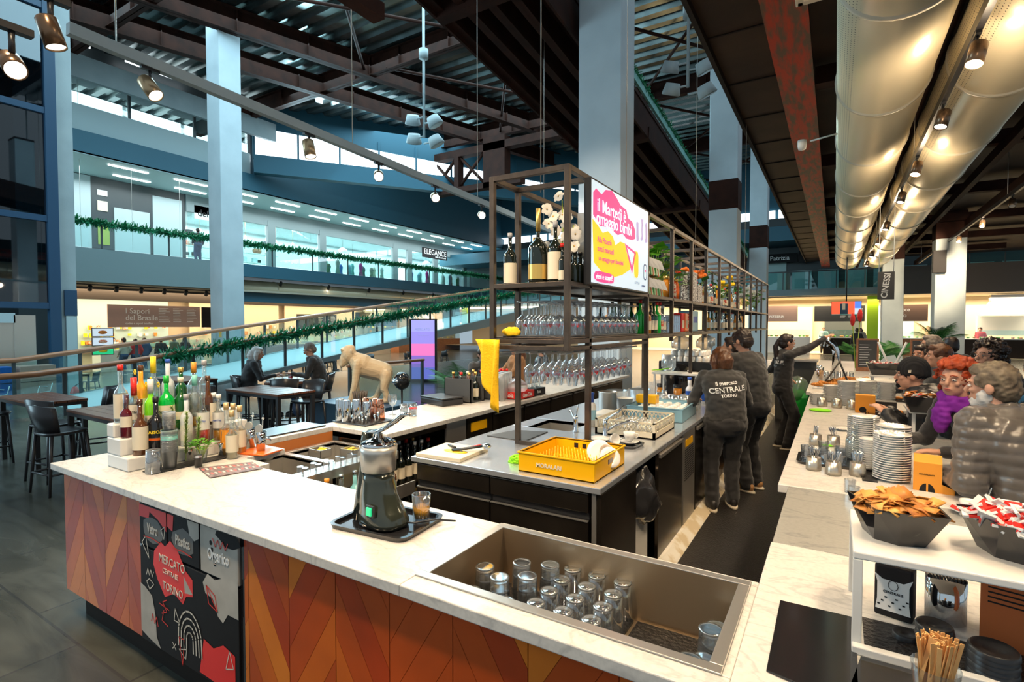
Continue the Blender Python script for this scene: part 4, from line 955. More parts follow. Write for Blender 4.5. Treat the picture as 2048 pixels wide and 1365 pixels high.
sd([(.52, .50), (.74, .44), (.66, .18)], 'pink', 'pizza_slice', 2); sd([(.56, .46), (.70, .42), (.655, .26)], 'screen', 'pizza_face', 3); sd(blob(.70, .79, .14, .46, s=3), 'syel', 'crust', 2)
for k in range(5): sd(blob(.74 + k * .045, .80 + k * .045, .60 + .03 * (k % 2), .82 + .03 * (k % 3), 12, k, .2), ('slil', 'screen')[k % 2], 'doodle', 2 + k % 2)
sd(blob(.04, .34, -.0 + .015, .125, 20, 7), 'pink', 'pink_badge', 2)
for i, ln in enumerate((('il Martedì è', .125, .31, .78, 'stext'), ('omaggio bimbi', .125, .36, .655, 'stext'), ('Alla Pizzeria', .055, .19, .44, 'pink'), ('tutti i martedì', .055, .21, .35, 'pink'), ('un omaggio per i bambini', .048, .30, .26, 'pink'), ('vieni e scopri!', .055, .19, .07, 'stext'), ('CENTRALE', .02, .9, .06, 'sdark'))):
    fonts(ln[0], ln[1], ln[4], t, TP((.0065, ln[2] * 1.24, ln[3] * .684 + .014), (1, 0, 0), (0, -.02, 1)), sx=1.0, bold=.0006 if i in (0, 1) else 0)
stv = MB()
for k in range(9):
    a = .72 + .012 * k; stv.add([(.0045, (a) * 1.24, .06 + .02 * (k % 2)), (.0045, (a + .012) * 1.24, .06 + .02 * ((k + 1) % 2)), (.0045, (a + .012) * 1.24, .066 + .02 * ((k + 1) % 2)), (.0045, a * 1.24, .066 + .02 * (k % 2))], [(0, 1, 2, 3)])
stv.build('squiggle', 'sdark', t); sd(blob(.90, .97, .14, .34, 20, 4, .02), 'sdark', 'doodle', 1); sd(blob(.91, .96, .155, .325, 20, 4, .02), 'screen', 'doodle', 2); sd(blob(.92, .95, .24, .27, 12, 4, .1), 'pink', 'doodle', 3)

# orchid and bottles on the top tier
t = thing('orchid', 'white orchid stems rising above the wine bottles in the top shelf bay', 'plant', (-1.62, 3.30, ZM))
MB().lathe([(0, 0), (.035, 0), (.045, .09), (.04, .09), (.034, .01)], 16, cap=False).build('pot', 'clear', t)
M['petal'] = mat('white_orchid_petal', (0.86, 0.82, 0.74), .6); M['stem'] = mat('orchid_stem', (0.42, 0.52, 0.05), .5)
fl = [(-.01, .60), (-.10, .52), (0, .48), (-.09, .42), (.02, .40), (-.04, .37), (.08, .38), (.03, .33), (-.13, .27), (-.03, .28), (.06, .25), (.12, .25), (.13, .33), (.05, .45), (-.06, .47)]
b = MB()
for s_ in ((-.08, .5), (.0, .58), (.09, .4)): b.tube([(0, 0, .02), (s_[0] * .2, 0, .2), (s_[0] * .6, .02, s_[1] * .75), (s_[0], 0, s_[1])], .0035, 0, 6)
b.build('stem', 'stem', t); rnd = random.Random(4)
for k, (x, z) in enumerate(fl):
    x *= .95; R = Matrix.Translation((x, rnd.uniform(-.05, .03), z)) @ Euler((rnd.uniform(-.5, .5) + PI / 2, rnd.uniform(-.4, .4), rnd.uniform(-.3, .9))).to_matrix().to_4x4()
    b = MB()
    for p in range(5):
        a = p * 2 * PI / 5 + .3; wd = .042 if p in (1, 4) else .028; L = .044
        c, s = math.cos(a), math.sin(a); vs = [(0, 0, 0)]
        for q_ in range(7):
            e = q_ / 6 * PI; xx = L * (.5 - .5 * math.cos(e)); yy2 = wd * .62 * math.sin(e)
            vs += [(c * xx - s * yy2, s * xx + c * yy2, .006 * math.sin(e)), (c * xx + s * yy2, s * xx - c * yy2, .006 * math.sin(e))]
        fs = [(1 + 2 * q_, 3 + 2 * q_, 4 + 2 * q_, 2 + 2 * q_) for q_ in range(6)]; b.add(vs, fs, 0, True, R)
    b.ball((0, 0, .006), .006, 1, 8, T=R); b.build('blossom', ['petal', 'gold'], t)
def wb(label, u, x, h, r, cap, lab_, y=3.16, **k): return bottle('wine_bottle', label, (x, y, ZM), h, r, 'wine', cap, lab_, **k)
M['greycap'] = mat('silver_grey_cap', (.4, .4, .42), .4)
wb('dark bottle with grey cap at the left end of the top shelf bay', 0, -1.955, .36, .046, 'greycap', 'cream', lz=(.03, .42))
wb('gold necked sparkling bottle second from left in the top shelf bay', 0, -1.81, .33, .040, 'gold', None, caph=.28, y=3.26)
wb('very large dark bottle with gold foil neck in the middle of the top bay', 0, -1.72, .50, .067, 'gold', 'gold', lz=(.05, .25), caph=.3, neck=.45, y=3.14)
wb('large dark bottle with square cream label beside the giant bottle', 0, -1.59, .40, .052, 'greycap', 'cream', lz=(.05, .5), y=3.14)
wb('small dark bottle with red capsule at the right front of the top bay', 0, -1.525, .25, .028, 'red', 'cream', y=3.12, lz=(.05, .3))
q0 = None
for i in range(10):
    loc = (-1.58 + (i % 2) * .07, 3.27 + (i // 2) * .085, ZM)
    if q0 is None: q0 = bottle('small_bottle', 'small dark bottle in the crowd behind the right post of the top bay', loc, .22, .028, 'wine', 'black', None, group='small dark bottles behind the post')
    else: dup(q0, loc)
t = thing('display_figure', 'red glossy display piece behind the left edge of the screen', 'ornament', (-1.55, 3.85, ZM)); MB().lathe([(0, 0), (.03, 0), (.035, .06), (.02, .12), (.028, .2), (.01, .26), (0, .26)], 10).build('body', 'red', t); MB().lathe([(.03, .1), (.03, .12)], 10).build('band', 'cream', t)

# yellow cloths
b = MB(); n = 10; vs = []
for i in range(n + 1):
    for j in range(n + 1):
        u, v = i / n, j / n; wv = .012 * math.sin(u * 9 + v * 4)
        z = -.50 * v * (1 - .45 * (1 - u) ** 1.5); vs.append((-.10 + .20 * u * (1 - .45 * v) + .07 * v + wv, -.03 + .02 * math.sin(u * 12 + v * 3), z))
b.add(vs, [(i * (n + 1) + j, (i + 1) * (n + 1) + j, (i + 1) * (n + 1) + j + 1, i * (n + 1) + j + 1) for i in range(n) for j in range(n)], 0, True)
o = b.build('cloth', 'yellowcloth'); o.location = (-2.02, 3.0, 1.70); m_ = o.modifiers.new('solid', 'SOLIDIFY'); m_.thickness = .004
tag(o, 'yellow cloth draped over the lower left corner of the shelving', 'cloth')
b = MB(); b.ball((0, 0, .03), (.075, .04, .032), 0, 18)
for i, v in enumerate(b.v): b.v[i] = (v[0], v[1], max(0, v[2] + noise.noise(Vector(v) * 25) * .02))
o = b.build('cloth', 'yellowcloth'); o.location = (-1.92, 3.12, ZL - .0); tag(o, 'bunched yellow cloth lying on the glass shelf', 'cloth')

# ---------------- liquor, jars, flowers along the shelving
rnd = random.Random(21)
defs = [('green liqueur bottle', 'greenb', 'red', None, .31, .042), ('clear spirit bottle', 'clear', 'white', 'cream', .28, .036), ('amber whisky bottle', 'amber', 'black', 'cream', .28, .037), ('dark green bottle', 'dgreen', 'black', 'cream', .30, .038), ('tall bottle with red cap', 'clear', 'red', 'redlab', .31, .036), ('slim dark bottle', 'wine', 'gold', 'cream', .30, .034)]
M['greenb'] = mat('green_bottle', (0.01, 0.55, 0.05), .1, coat=.5); M['dgreen'] = mat('dark_green_bottle', (0.01, 0.10, 0.02), .1, coat=.5); M['amber'] = mat('amber_liquor', (0.65, 0.24, 0.02), .1, coat=.5); M['redlab'] = mat('red_cream_label', (0.75, 0.10, 0.05), .5, var=(30, (.85, .75, .55), .02))
M['brownb'] = mat('brown_bottle', (0.10, 0.035, 0.01), .1, coat=.5)
proto = {}
def place_b(k, loc, where, grp):
    nm, gm, cp, lb, h, r = defs[k]
    key = (k, grp); lab = nm + ' ' + where
    if key not in proto: proto[key] = bottle('liquor_bottle', lab, loc, h, r, gm, cp, lb, group=grp + ', ' + nm)
    else: dup(proto[key], loc)
# front row next to the glasses
for i, k in enumerate((0, 1, 2, 5, 3, 0, 4, 1)): place_b(k, (-1.53, 4.72 + .035 + i * .105, ZL - .004), 'on the middle shelf right of the wine glasses', 'front bottles by the glasses')
for i in range(9): place_b(rnd.randrange(6), (-1.70 - .12 * (i % 3), 4.80 + (i // 3) * .2, ZL - .004), 'in the back rows of the middle shelf', 'back rows of the middle shelf')
for i in range(26):
    if i % 5 == 4: continue
    place_b((1, 2, 5, 3, 2, 4)[i % 6], (-1.56 - .09 * (i % 2), 8.3 + i * .13, ZL - .004), 'on the far part of the middle shelf', 'far middle shelf')
for i in range(30): place_b((2, 4, 2, 5, 1)[i % 5], (-1.55 - .08 * (i % 2), 7.4 + i * .11, ZM), 'on the far part of the upper shelf', 'far upper shelf')
tj = None
for i in range(18):
    loc = (-1.54 - .09 * (i % 3), 5.68 + (i // 3) * .09, ZL - .004)
    if tj is None: tj = tumbler('shelf_tumbler', 'clear tumbler in the stacked block on the middle shelf behind the second post', loc, .036, .11, True, 10, 'tumblers on the middle shelf')
    else: dup(tj, loc); dup(tj, (loc[0], loc[1], loc[2] + .08))
t = thing('packet', 'pale blue and white packet on the middle shelf', 'packet', (-1.60, 6.95, ZL - .004)); MB().box((0, 0, .13), (.16, .34, .26)).build('wrapping', 'paleblue' if 'paleblue' in M else 'bluecrate', t, bev=.01); MB().box((.081, 0, .15), (.002, .2, .08)).build('label', 'blue', t)
for i in range(3):
    t = thing('packet', ('red', 'orange', 'red topped')[i] + ' paper packet on the middle shelf left of the pale blue one', 'packet', (-1.56, 6.28 + i * .17, ZL - .004)); MB().box((0, 0, .11), (.1, .13, .22)).build('wrapping', ('red', 'orange', 'redlab')[i], t, bev=.01); MB().box((.051, 0, .09), (.002, .1, .09)).build('label', 'cream', t)
# upper tier: green panettone boxes, jars, bouquets
M['greenbox'] = mat('green_wrapping', (0.03, 0.20, 0.05), .3); M['ribbon'] = mat('red_ribbon', (0.6, 0.10, 0.03), .4)
pb = None
for z in (0, .19):
    for i in range(4 - (z > 0)):
        loc = (-1.56, 4.72 + .06 + i * .17 + z * .3, ZM + z)
        if pb is None:
            pb = thing('gift_box', 'green wrapped gift cake with red ribbon and white tag on the upper shelf', 'gift box', loc, group='green gift cakes on the upper shelf')
            MB().box((0, 0, .085), (.15, .15, .17), taper=.7).build('wrapping', 'greenbox', pb, bev=.01)
            MB().box((0, 0, .086), (.155, .02, .174), taper=.72).box((0, 0, .086), (.02, .155, .174), taper=.72).build('ribbon', 'ribbon', pb)
            b = MB(); b.add([(.06, -.08, .17), (.10, .0, .15), (.12, .05, .06), (.075, -.03, .08)], [(0, 1, 2, 3)]); b.build('tag', 'paper', pb)
        else: dup(pb, loc)
for i in range(4):
    t = thing('jar', '%s preserve jar on the upper shelf by the gift cakes' % ('first tall amber', 'second tall amber', 'red labelled', 'small orange')[i], 'jar', (-1.53, 5.60 + i * .13, ZM))
    MB().lathe([(0, 0), (.042, 0), (.045, .1), (.04, .17), (.025, .2), (0, .2)], 14).build('jar_body', ('amber', 'amber', 'redlab', 'orange')[i], t); MB().lathe([(0, .2), (.03, .2), (.03, .235), (0, .235)], 14).build('lid', 'gold', t)
M['orangeflower'] = mat('orange_flower', (1.0, 0.20, 0.01), .6); M['yellowflower'] = mat('yellow_flower', (1.0, 0.62, 0.01), .6)
def bouquet(label, loc, r, h, fm, lm, nfl, nlv, seed, cat='flowers', vase='clear', fr=.035):
    rnd = random.Random(seed); t = thing('flower_vase', label, cat, loc)
    MB().lathe([(0, 0), (.045, 0), (.055, .08), (.05, .16), (.045, .16), (.05, .08), (.04, .01)], 16, cap=False).build('vase', vase, t)
    b = MB(); tips = []
    for i in range(nlv):
        a = rnd.uniform(0, 2 * PI); rr = r * math.sqrt(rnd.random()); p = Vector((rr * math.cos(a), rr * math.sin(a), h * rnd.uniform(.45, .95)))
        b.tube([(0, 0, .1), tuple(p * .6 + Vector((0, 0, .02))), tuple(p)], .003, 0, 4, cap=False)
        d = Vector((math.cos(a), math.sin(a), rnd.uniform(-.3, .6))).normalized(); s = d.cross(Vector((0, 0, 1))).normalized() * r * .3; L = r * rnd.uniform(.6, 1)
        q = p - d * L * .3; b.add([q, q + d * L * .5 + s, q + d * L, q + d * L * .5 - s], [(0, 1, 2, 3)], 1)
    b.build('foliage', ['stem', lm], t)
    for i in range(nfl):
        a = rnd.uniform(0, 2 * PI); rr = r * .85 * math.sqrt(rnd.random()); p = (rr * math.cos(a), rr * math.sin(a), h * rnd.uniform(.6, 1.05))
        b = MB()
        for k in range(9):
            e = k * 2.4; q = Vector((math.cos(e), math.sin(e), rnd.uniform(-.2, .9))).normalized() * fr * .6; b.ball(Vector(p) + q, fr * .45, 0, 6)
        b.build('blossom', fm, t)
    return t
bouquet('big green foliage arrangement behind the gift cakes', (-1.75, 5.75, ZM), .26, .58, 'leaf2', 'leaf2', 0, 60, 1, 'plant')
bouquet('red flowers in the bouquet left of the white block', (-1.70, 6.30, ZM), .18, .42, 'red', 'leaf2', 5, 30, 2)
bouquet('orange flower bouquet on the upper shelf', (-1.62, 7.35, ZM), .2, .44, 'orangeflower', 'leaf', 9, 18, 3, fr=.06)
bouquet('yellow flower bouquet on the far upper shelf', (-1.62, 9.6, ZM), .2, .48, 'yellowflower', 'leaf', 8, 18, 5, fr=.06)
bouquet('white flowers with trailing leaves near the end of the upper shelf', (-1.62, 12.0, ZM), .25, .5, 'petal', 'leaf2', 12, 26, 6, fr=.07)
bouquet('white flower vase at the very end of the upper shelf', (-1.62, 13.6, ZM), .25, .5, 'petal', 'leaf2', 12, 26, 8, fr=.07)
bouquet('small leafy plant between bottles on the upper shelf', (-1.55, 8.7, ZM), .14, .3, 'leaf2', 'leaf2', 0, 34, 7, 'plant', 'white')
M['terrazzo'] = mat('speckled_white_block', (.75, .73, .7), .5, var=(50, (.12, .1, .1), .02))
for i, h in enumerate((.36, .22)): tag(MB().b2((-1.60, 6.52 + i * .28, ZM), (-1.46, 6.78 + i * .28, ZM + h)).build('speckled_block', 'terrazzo', bev=.01), ('tall', 'short')[i] + ' white speckled display block on the upper shelf', 'ornament')

# ---------------- left end of the front worktop: riser with bottles
t = thing('bottle_riser', 'white plastic stepped riser for bottles on the left end of the front worktop', 'stand', (-3.71, 1.40, CZ))
MB().b2((0, 0, 0), (.26, .78, .08)).b2((0, 0, .08), (.172, .78, .18)).b2((0, 0, .18), (.088, .78, .26)).build('riser_body', 'white', t, bev=.008)
M['greenfrost'] = mat('green_vermouth_glass', (0.0, 0.48, 0.05), .12, coat=.4); M['limeliq'] = mat('lime_liqueur', (.25, .85, .02), .2, coat=.3); M['yel'] = mat('yellow_flower_print', (1, .72, .02), .5)
M['rose'] = mat('red_vermouth', (.65, .01, .03), .15, coat=.4); M['darkred'] = mat('dark_red_liqueur', (.10, .004, .01), .12, coat=.4); M['orangeliq'] = mat('amber_orange_liqueur', (.95, .42, .03), .15, coat=.3)
M['mint2'] = mat('mint_cap', (.25, .7, .6), .4); M['orangecap'] = mat('orange_cap', (.95, .35, .03), .4); M['bluecap'] = mat('blue_cap', (.03, .12, .6), .4); M['corkcap'] = mat('pale_gold_cap', (.72, .52, .25), .35, .3); M['frost'] = mat('frosted_white_bottle', (.72, .76, .82), .3)
def bt(label, top, base, r, gm, cap, lab, **k):
    return bottle('liquor_bottle', label, (top[0], top[1], base), top[2] - base, r, gm, cap, lab, **k)
T3, T2, T1 = 1.211, 1.131, 1.031
bt('clear bottle with red cap and cream label at the far left of the riser top', (-3.668, 1.461, 1.556), T3, .037, 'clear', 'red', 'cream', lz=(.08, .5), neck=.42)
bt('amber bottle ringed with yellow flowers on the riser top', (-3.668, 1.570, 1.546), T3, .037, 'orangeliq', 'brownb', 'cream', lz=(.1, .4))
bt('tall clear bottle with long yellow neck band on the riser top', (-3.668, 1.641, 1.595), T3, .036, 'clear', 'syel2' if 'syel2' in M else 'yel', 'clear', caph=.26, txt='LIMONI', lz=(.2, .45), neck=.38)
bt('frosted white bottle with blue cap on the riser top', (-3.668, 1.726, 1.574), T3, .037, 'frost', 'bluecap', None, caph=.05)
bt('dark bottle with brown cap between the blue and orange capped ones', (-3.668, 1.804, 1.517), T3, .036, 'dgreen', 'gold', 'cream', lz=(.1, .3))
bt('round shouldered clear bottle with orange cap on the riser top', (-3.668, 1.887, 1.545), T3, .040, 'clear', 'orangecap', None, caph=.2, liq=('frost', .6))
bt('clear bottle with silver cap at the right of the riser top', (-3.668, 1.956, 1.554), T3, .034, 'clear', 'greycap', 'clear', liq=('orangeliq', .5))
for k in range(5):
    a = ((-3.630, 1.523, 1.511), (-3.630, 1.582, 1.429), (-3.630, 1.610, 1.457), (-3.630, 1.652, 1.422), (-3.600, 1.495, 1.379))[k]
    T = thing('yellow_flower', 'yellow blossom decoration hung on the bottle necks', 'flower', a, group='yellow blossoms on the bottles'); b = MB()
    for p in range(6): b.ball((.012 * math.cos(p * 1.05), 0, .012 * math.sin(p * 1.05)), (.008, .003, .008), 0, 6)
    b.build('petals', 'yel', T)
bt('small bottle of dark red liqueur with pale neck on the middle step', (-3.580, 1.453, 1.385), T2, .033, 'darkred', 'clear', 'cream', caph=.35, lz=(.25, .5))
bt('white vermouth bottle with red cap and round red emblem label on the middle step', (-3.580, 1.494, 1.479), T2, .036, 'clear', 'red', 'cream', txt='MARTINI', lz=(.3, .55), caph=.3)
bt('bottle of lime green liqueur with white neck on the middle step', (-3.580, 1.585, 1.462), T2, .035, 'limeliq', 'white', 'cream', caph=.25, lz=(.05, .35))
bt('bright green vermouth bottle with round label on the middle step', (-3.580, 1.674, 1.476), T2, .045, 'greenfrost', 'green', 'cream', txt='MARTINI', lz=(.25, .48), caph=.12)
bt('dark green bottle with white collar on the middle step', (-3.580, 1.759, 1.459), T2, .042, 'dgreen', 'cream', 'cream', lz=(.2, .35))
bt('clear bottle with mint neck band on the middle step', (-3.580, 1.846, 1.468), T2, .034, 'clear', 'mint2', 'clear', liq=('orangeliq', .3), caph=.2)
bt('slim brown bottle with cork on the middle step', (-3.580, 1.930, 1.455), T2, .033, 'brownb', 'brownb', 'clear')
bt('pale pink labelled clear bottle behind the vermouths', (-3.560, 1.957, 1.339), T1 + .0, .034, 'clear', 'white', 'cream', lz=(.4, .8))
bt('dark brown bottle with cream side label on the lowest step', (-3.495, 1.487, 1.357), T1, .040, 'brownb', 'brownb', 'cream', lz=(.1, .52), neck=.40)
o = bt('black passion fruit liqueur bottle with orange lettering on the lowest step', (-3.495, 1.573, 1.362), T1, .047, 'blackgloss', 'black', None, neck=.38)
fonts('PASSOÃ', .026, 'yel', o, TP((.048 * math.sin(.95), -.048 * math.cos(.95), .125), (math.sin(.95), -math.cos(.95), 0)), sx=.9, bold=.001)
MB().lathe([(.0475, .075), (.0475, .09)], 20, cap=False).build('orange_emblem', 'orange', o)
bt('white capped bottle half hidden behind the rosemary', (-3.500, 1.751, 1.356), T1, .035, 'frost', 'greycap', 'white')
bt('rose vermouth bottle with blue emblem and red liquid on the lowest step', (-3.490, 1.848, 1.356), T1 - .0, .037, 'clear', 'clear', 'white', liq=('rose', .42), txt='MARTINI', tcol='blue', lz=(.28, .62))
bt('pale vermouth bottle with blue emblem beside the rose one', (-3.490, 1.951, 1.334), T1, .037, 'clear', 'white', 'white', liq=('orangeliq', .35), txt='MARTINI', tcol='blue', lz=(.28, .62))
t = thing('drip_mat', 'narrow black bar mat under cups and herbs on the front worktop', 'mat', (-3.33, 1.62, CZ)); MB().b2((-.06, -.17, 0), (.05, .30, .006)).build('mat_body', 'rubber', t)
cb = None
base = Vector((-3.335, 1.57, CZ + .006))
for k in range(26):
    r_ = .043 if k < 16 else .036
    if cb is None:
        cb = thing('plastic_cup', 'clear plastic cup in the tall nested stack on the front worktop', 'cup', tuple(base), group='nested plastic cups'); MB().lathe([(.034, .0), (.043, .095), (.045, .098), (.045, .1), (.0425, .098), (.033, .003), (0, .003)], 20, cap=False).build('cup_body', 'plasticcup', cb)
    else: dup(cb, (base.x, base.y, base.z + k * .0085 + (.02 if k >= 16 else 0)), scale=(1, 1, 1) if k < 16 else (.78, .78, 1))
MB().lathe([(.0445, .17), (.040, .225)], 20, cap=False).build('printed_band', 'mint2', dup(cb, tuple(base + Vector((0, 0, .0))), label='clear plastic cup with a mint printed band low in the nested stack'))
tumbler('jigger_glass', 'clear tall conical glass upside down left of the cup stack', (-3.311, 1.472, 0.956), .042, .13, True)
for i, (u, m_) in enumerate((((-3.430, 1.726, 0.956), 'chrome'), ((-3.224, 1.676, 0.956), 'black'))):
    t = thing('spice_jar', ('chrome lidded', 'black')[i] + ' small jar in front of the herbs', 'jar', u); MB().lathe([(0, 0), (.021, 0), (.021, .05), (.0225, .052), (.0225, .068), (0, .068)], 16).build('jar_body', m_, t); MB().lathe([(.0228, .053), (.0228, .066)], 16, cap=False).build('lid', 'chrome', t)
# mint and rosemary
t = thing('mint_bunch', 'bunch of fresh mint in a small glass on the front worktop', 'herb', (-3.333, 1.757, 0.956))
MB().lathe([(.022, 0), (.03, .05), (.035, .075)], 16, cap=False).build('glass', 'clear', t)
rnd = random.Random(9); b = MB()
for k in range(90):
    a = rnd.uniform(0, 2 * PI); rr = .065 * math.sqrt(rnd.random()); c = Vector((rr * math.cos(a), rr * math.sin(a), .085 + .05 * rnd.random() * (1 - rr * 6)))
    d = Vector((math.cos(a + rnd.uniform(-1, 1)), math.sin(a), rnd.uniform(-.2, .8))).normalized(); s = d.cross(Vector((0, 0, 1))).normalized() * .011; L = .028
    b.add([c, c + d * L * .5 + s + Vector((0, 0, .003)), c + d * L, c + d * L * .5 - s + Vector((0, 0, .003))], [(0, 1, 2, 3)])
b.build('leaves', 'leaf2', t); b = MB()
for k in range(9): b.tube([(0, 0, .01), (.03 * math.cos(k), .03 * math.sin(k), .09)], .002, 0, 4)
b.build('stem', 'stem', t)
for i, (p, hh, dx) in enumerate((((-3.420, 1.647, 1.036), .34, -.04), ((-3.400, 1.694, 1.014), .30, .02), ((-3.410, 1.768, 1.013), .26, .03), ((-3.430, 1.595, 1.031), .24, -.07))):
    t = thing('rosemary_sprig', ('tallest rosemary sprig behind the cup stack', 'rosemary sprig rising behind the jars', 'rosemary sprig leaning right by the mint', 'rosemary sprig leaning left over the black bottle')[i], 'herb', (p[0], p[1], CZ + .008)); b = MB(); rnd = random.Random(i)
    pts = [Vector((dx * (k / 8) ** 1.5, 0, hh * k / 8)) for k in range(9)]; b.tube(pts, .0022, 0, 5)
    for k in range(420):
        f = rnd.uniform(.15, 1) * 8; j = min(7, int(f)); c = pts[j].lerp(pts[j + 1], f - j); d = Vector((rnd.gauss(0, 1), rnd.gauss(0, 1), rnd.uniform(.2, 1.2))).normalized(); s = d.cross(Vector((0, 0, 1))).normalized() * .0026
        b.add([c - s, c + s, c + d * .030], [(0, 1, 2)])
    b.build('needles', 'rosemary', t)
M['juicewater'] = mat('cloudy_syrup', (.78, .62, .36), .2, coat=.3)
for i, (tp, m_, lb, cp) in enumerate((((-3.250, 1.898, 1.255), 'clear', 'clear bottle with pale yellow label and cork at the front right of the herbs', 'corkcap'), ((-3.370, 1.932, 1.289), 'orangeliq', 'first orange syrup bottle with gold cap behind the clear one', 'corkcap'), ((-3.390, 1.990, 1.277), 'juicewater', 'second cloudy syrup bottle with gold cap', 'corkcap'), ((-3.330, 1.999, 1.267), 'orangeliq', 'third orange labelled syrup bottle with gold cap', 'corkcap'))):
    bt(lb, tp, CZ, .036, 'clear', cp, ('cream', 'orangecap', 'cream', 'cream')[i], liq=(('juicewater', 'orangeliq', 'juicewater', 'orangeliq')[i], .75), lz=(.15, .5), neck=.45, caph=.12)
t = thing('jigger_holder', 'steel jigger cup with a tall bar spoon by the mint', 'bar tool', (-3.373, 1.898, 0.952)); MB().lathe([(.02, 0), (.012, .04), (.022, .085), (.02, .085)], 16).build('cup', 'chrome', t); MB().tube([(0, 0, .03), (.01, 0, .16)], .003).build('spoon', 'black', t)
t = thing('cutting_board', 'small orange cutting board at the corner of the front worktop', 'board', (-3.269, 2.081, 0.950), .25); MB().b2((-.10, -.09, 0), (.13, .09, .012)).build('board_body', 'orange', t, bev=.004)
for i, p in enumerate(((-3.393, 2.113, 0.962), (-3.242, 2.089, 0.962))):
    t = thing('tool_tumbler', ('left', 'right')[i] + ' steel tumbler holding strainers on the orange board', 'cup', p)
    MB().lathe([(0, 0), (.026, 0), (.036, .13), (.034, .13), (.025, .004)], 20).build('cup_body', 'chrome', t)
    MB().tube([(0, 0, .02), (.01, .01, .2), (.012, .01, .21)], .004).ball((.012, .01, .215), .009).build('muddler', 'white', t)
    MB().lathe([(.03, 0), (.028, .003)], 18, T=Matrix.Translation((.01, -.02, .15)) @ Euler((1.3, 0, .4)).to_matrix().to_4x4()).build('strainer', 'steel', t)
    MB().tube([(-.01, .01, .02), (.03, .0, .24)], .003).build('bar_spoon', 'chrome', t)

# ---------------- cocktail station
tag(MB().b2((-4.1, 1.955, CZ - TH), (-3.2, 2.24, CZ)).build('marble_counter', 'marble', bev=.004), 'short white marble return behind the bottles at the left end', 'counter')
t = thing('cocktail_station', 'stainless steel cocktail station with tap, basins and bottle rail behind the front worktop', 'sink', (-3.55, 2.0, .84))
b = MB()
for a, c in (((0, 0), (.72, .04)), ((0, .9), (.72, .94)), ((0, .04), (.06, .9)), ((.60, .04), (.72, .9)), ((.06, .42), (.60, .47))): b.b2((a[0], a[1], -.03), (c[0], c[1], 0))
b.build('steel_top', 'steel', t, bev=.002)
for y0, y1 in ((.04, .42), (.47, .90)):
    b = MB(); b.b2((.06, y0, -.2), (.6, y1, -.19)).b2((.05, y0, -.2), (.06, y1, -.01)).b2((.6, y0, -.2), (.61, y1, -.01)).b2((.06, y0 - .01, -.2), (.6, y0, -.01)).b2((.06, y1, -.2), (.6, y1 + .01, -.01)); b.build('basin', 'steel', t)
MB().b2((.01, .01, -.84), (.03, .92, -.03)).b2((.6, .02, -.84), (.62, .92, -.2)).build('carcass', 'darksteel', t)
MB().b2((.72, .0, -.06), (.73, .94, 0)).b2((.72, 0, -.3), (.9, .94, -.295)).b2((.89, 0, -.3), (.90, .94, -.2)).build('speed_rail', 'steel', t)
def faucet(label, loc, rz, s=1, lever=True, kind=0):
    t = thing('faucet', label, 'tap', loc, rz)
    MB().lathe([(0, 0), (.028 * s, 0), (.026 * s, .01), (.02 * s, .02), (.02 * s, .12 * s), (.018 * s, .15 * s), (0, .155 * s)], 18).build('body', 'chrome', t)
    MB().tube([(0, 0, .10 * s), (.06 * s, 0, .12 * s), (.16 * s, 0, .17 * s), (.20 * s, 0, .17 * s), (.205 * s, 0, .15 * s)] if kind == 0 else [(0, 0, .05 * s), (.08 * s, 0, .10 * s), (.2 * s, 0, .145 * s), (.26 * s, 0, .14 * s), (.265 * s, 0, .12 * s)], .010 * s, 0, 10).build('spout', 'chrome', t)
    MB().tube([(0, 0, .15 * s), (-.04 * s, 0, .20 * s), (-.07 * s, 0, .26 * s)] if kind == 0 else [(0, 0, .15 * s), (.10 * s, 0, .21 * s), (.16 * s, 0, .28 * s)], [.012 * s, .009 * s, .007 * s], 0, 10).build('lever', 'chrome', t)
faucet('chrome tap leaning over the cocktail station basin', (-3.50, 2.10, .84), .6)
t = thing('bowl', 'cream bowl behind the tap of the cocktail station', 'bowl', (-3.42, 2.25, .84 - .0)); MB().lathe([(.03, 0), (.045, .02), (.065, .07), (.062, .07), (.04, .02), (0, .01)], 22, cap=False).build('bowl_body', 'cream', t)
for i, (x, y) in enumerate(((-3.32, 2.62), (-3.12, 2.75))):
    t = thing('fruit_tray', ('left', 'right')[i] + ' small steel container of orange slices in the cocktail station', 'container', (x, y, .80)); b = MB(); b.b2((-.07, -.05, 0), (.07, .05, .004)); b.b2((-.07, -.05, 0), (-.066, .05, .06)).b2((.066, -.05, 0), (.07, .05, .06)).b2((-.07, -.05, 0), (.07, -.046, .06)).b2((-.07, .046, 0), (.07, .05, .06)); b.build('container_body', 'steel', t)
    b = MB(); rnd = random.Random(i)
    for k in range(14): b.ball((rnd.uniform(-.05, .05), rnd.uniform(-.035, .035), .035 + .02 * rnd.random()), (.018, .018, .006), 0, 8)
    b.build('orange_slices', 'yel', t)['kind'] = 'stuff'
rails = [('square bottle with the number 42 on its label in the speed rail', 'clear', 'cream', '42', .040), ('yellow green bottle with orange top in the speed rail', 'limeliq2', None, None, .034), ('clear rum bottle with white label and red disc in the speed rail', 'clear', 'white', 'BACAR', .038), ('pale blue gin bottle in the speed rail', 'bgin', None, None, .036), ('clear bottle in the rail behind the juicer', 'clear', 'redlab', None, .036), ('green bottle at the far end of the speed rail', 'limeliq2', 'cream', None, .036), ('brown bottle at the far end of the speed rail', 'brownb', 'cream', None, .036)]
M['limeliq2'] = mat('pale_green_liqueur', (.42, .50, .10), .15, coat=.4); M['bgin'] = mat('pale_blue_gin', (.25, .62, .68), .12, coat=.4)
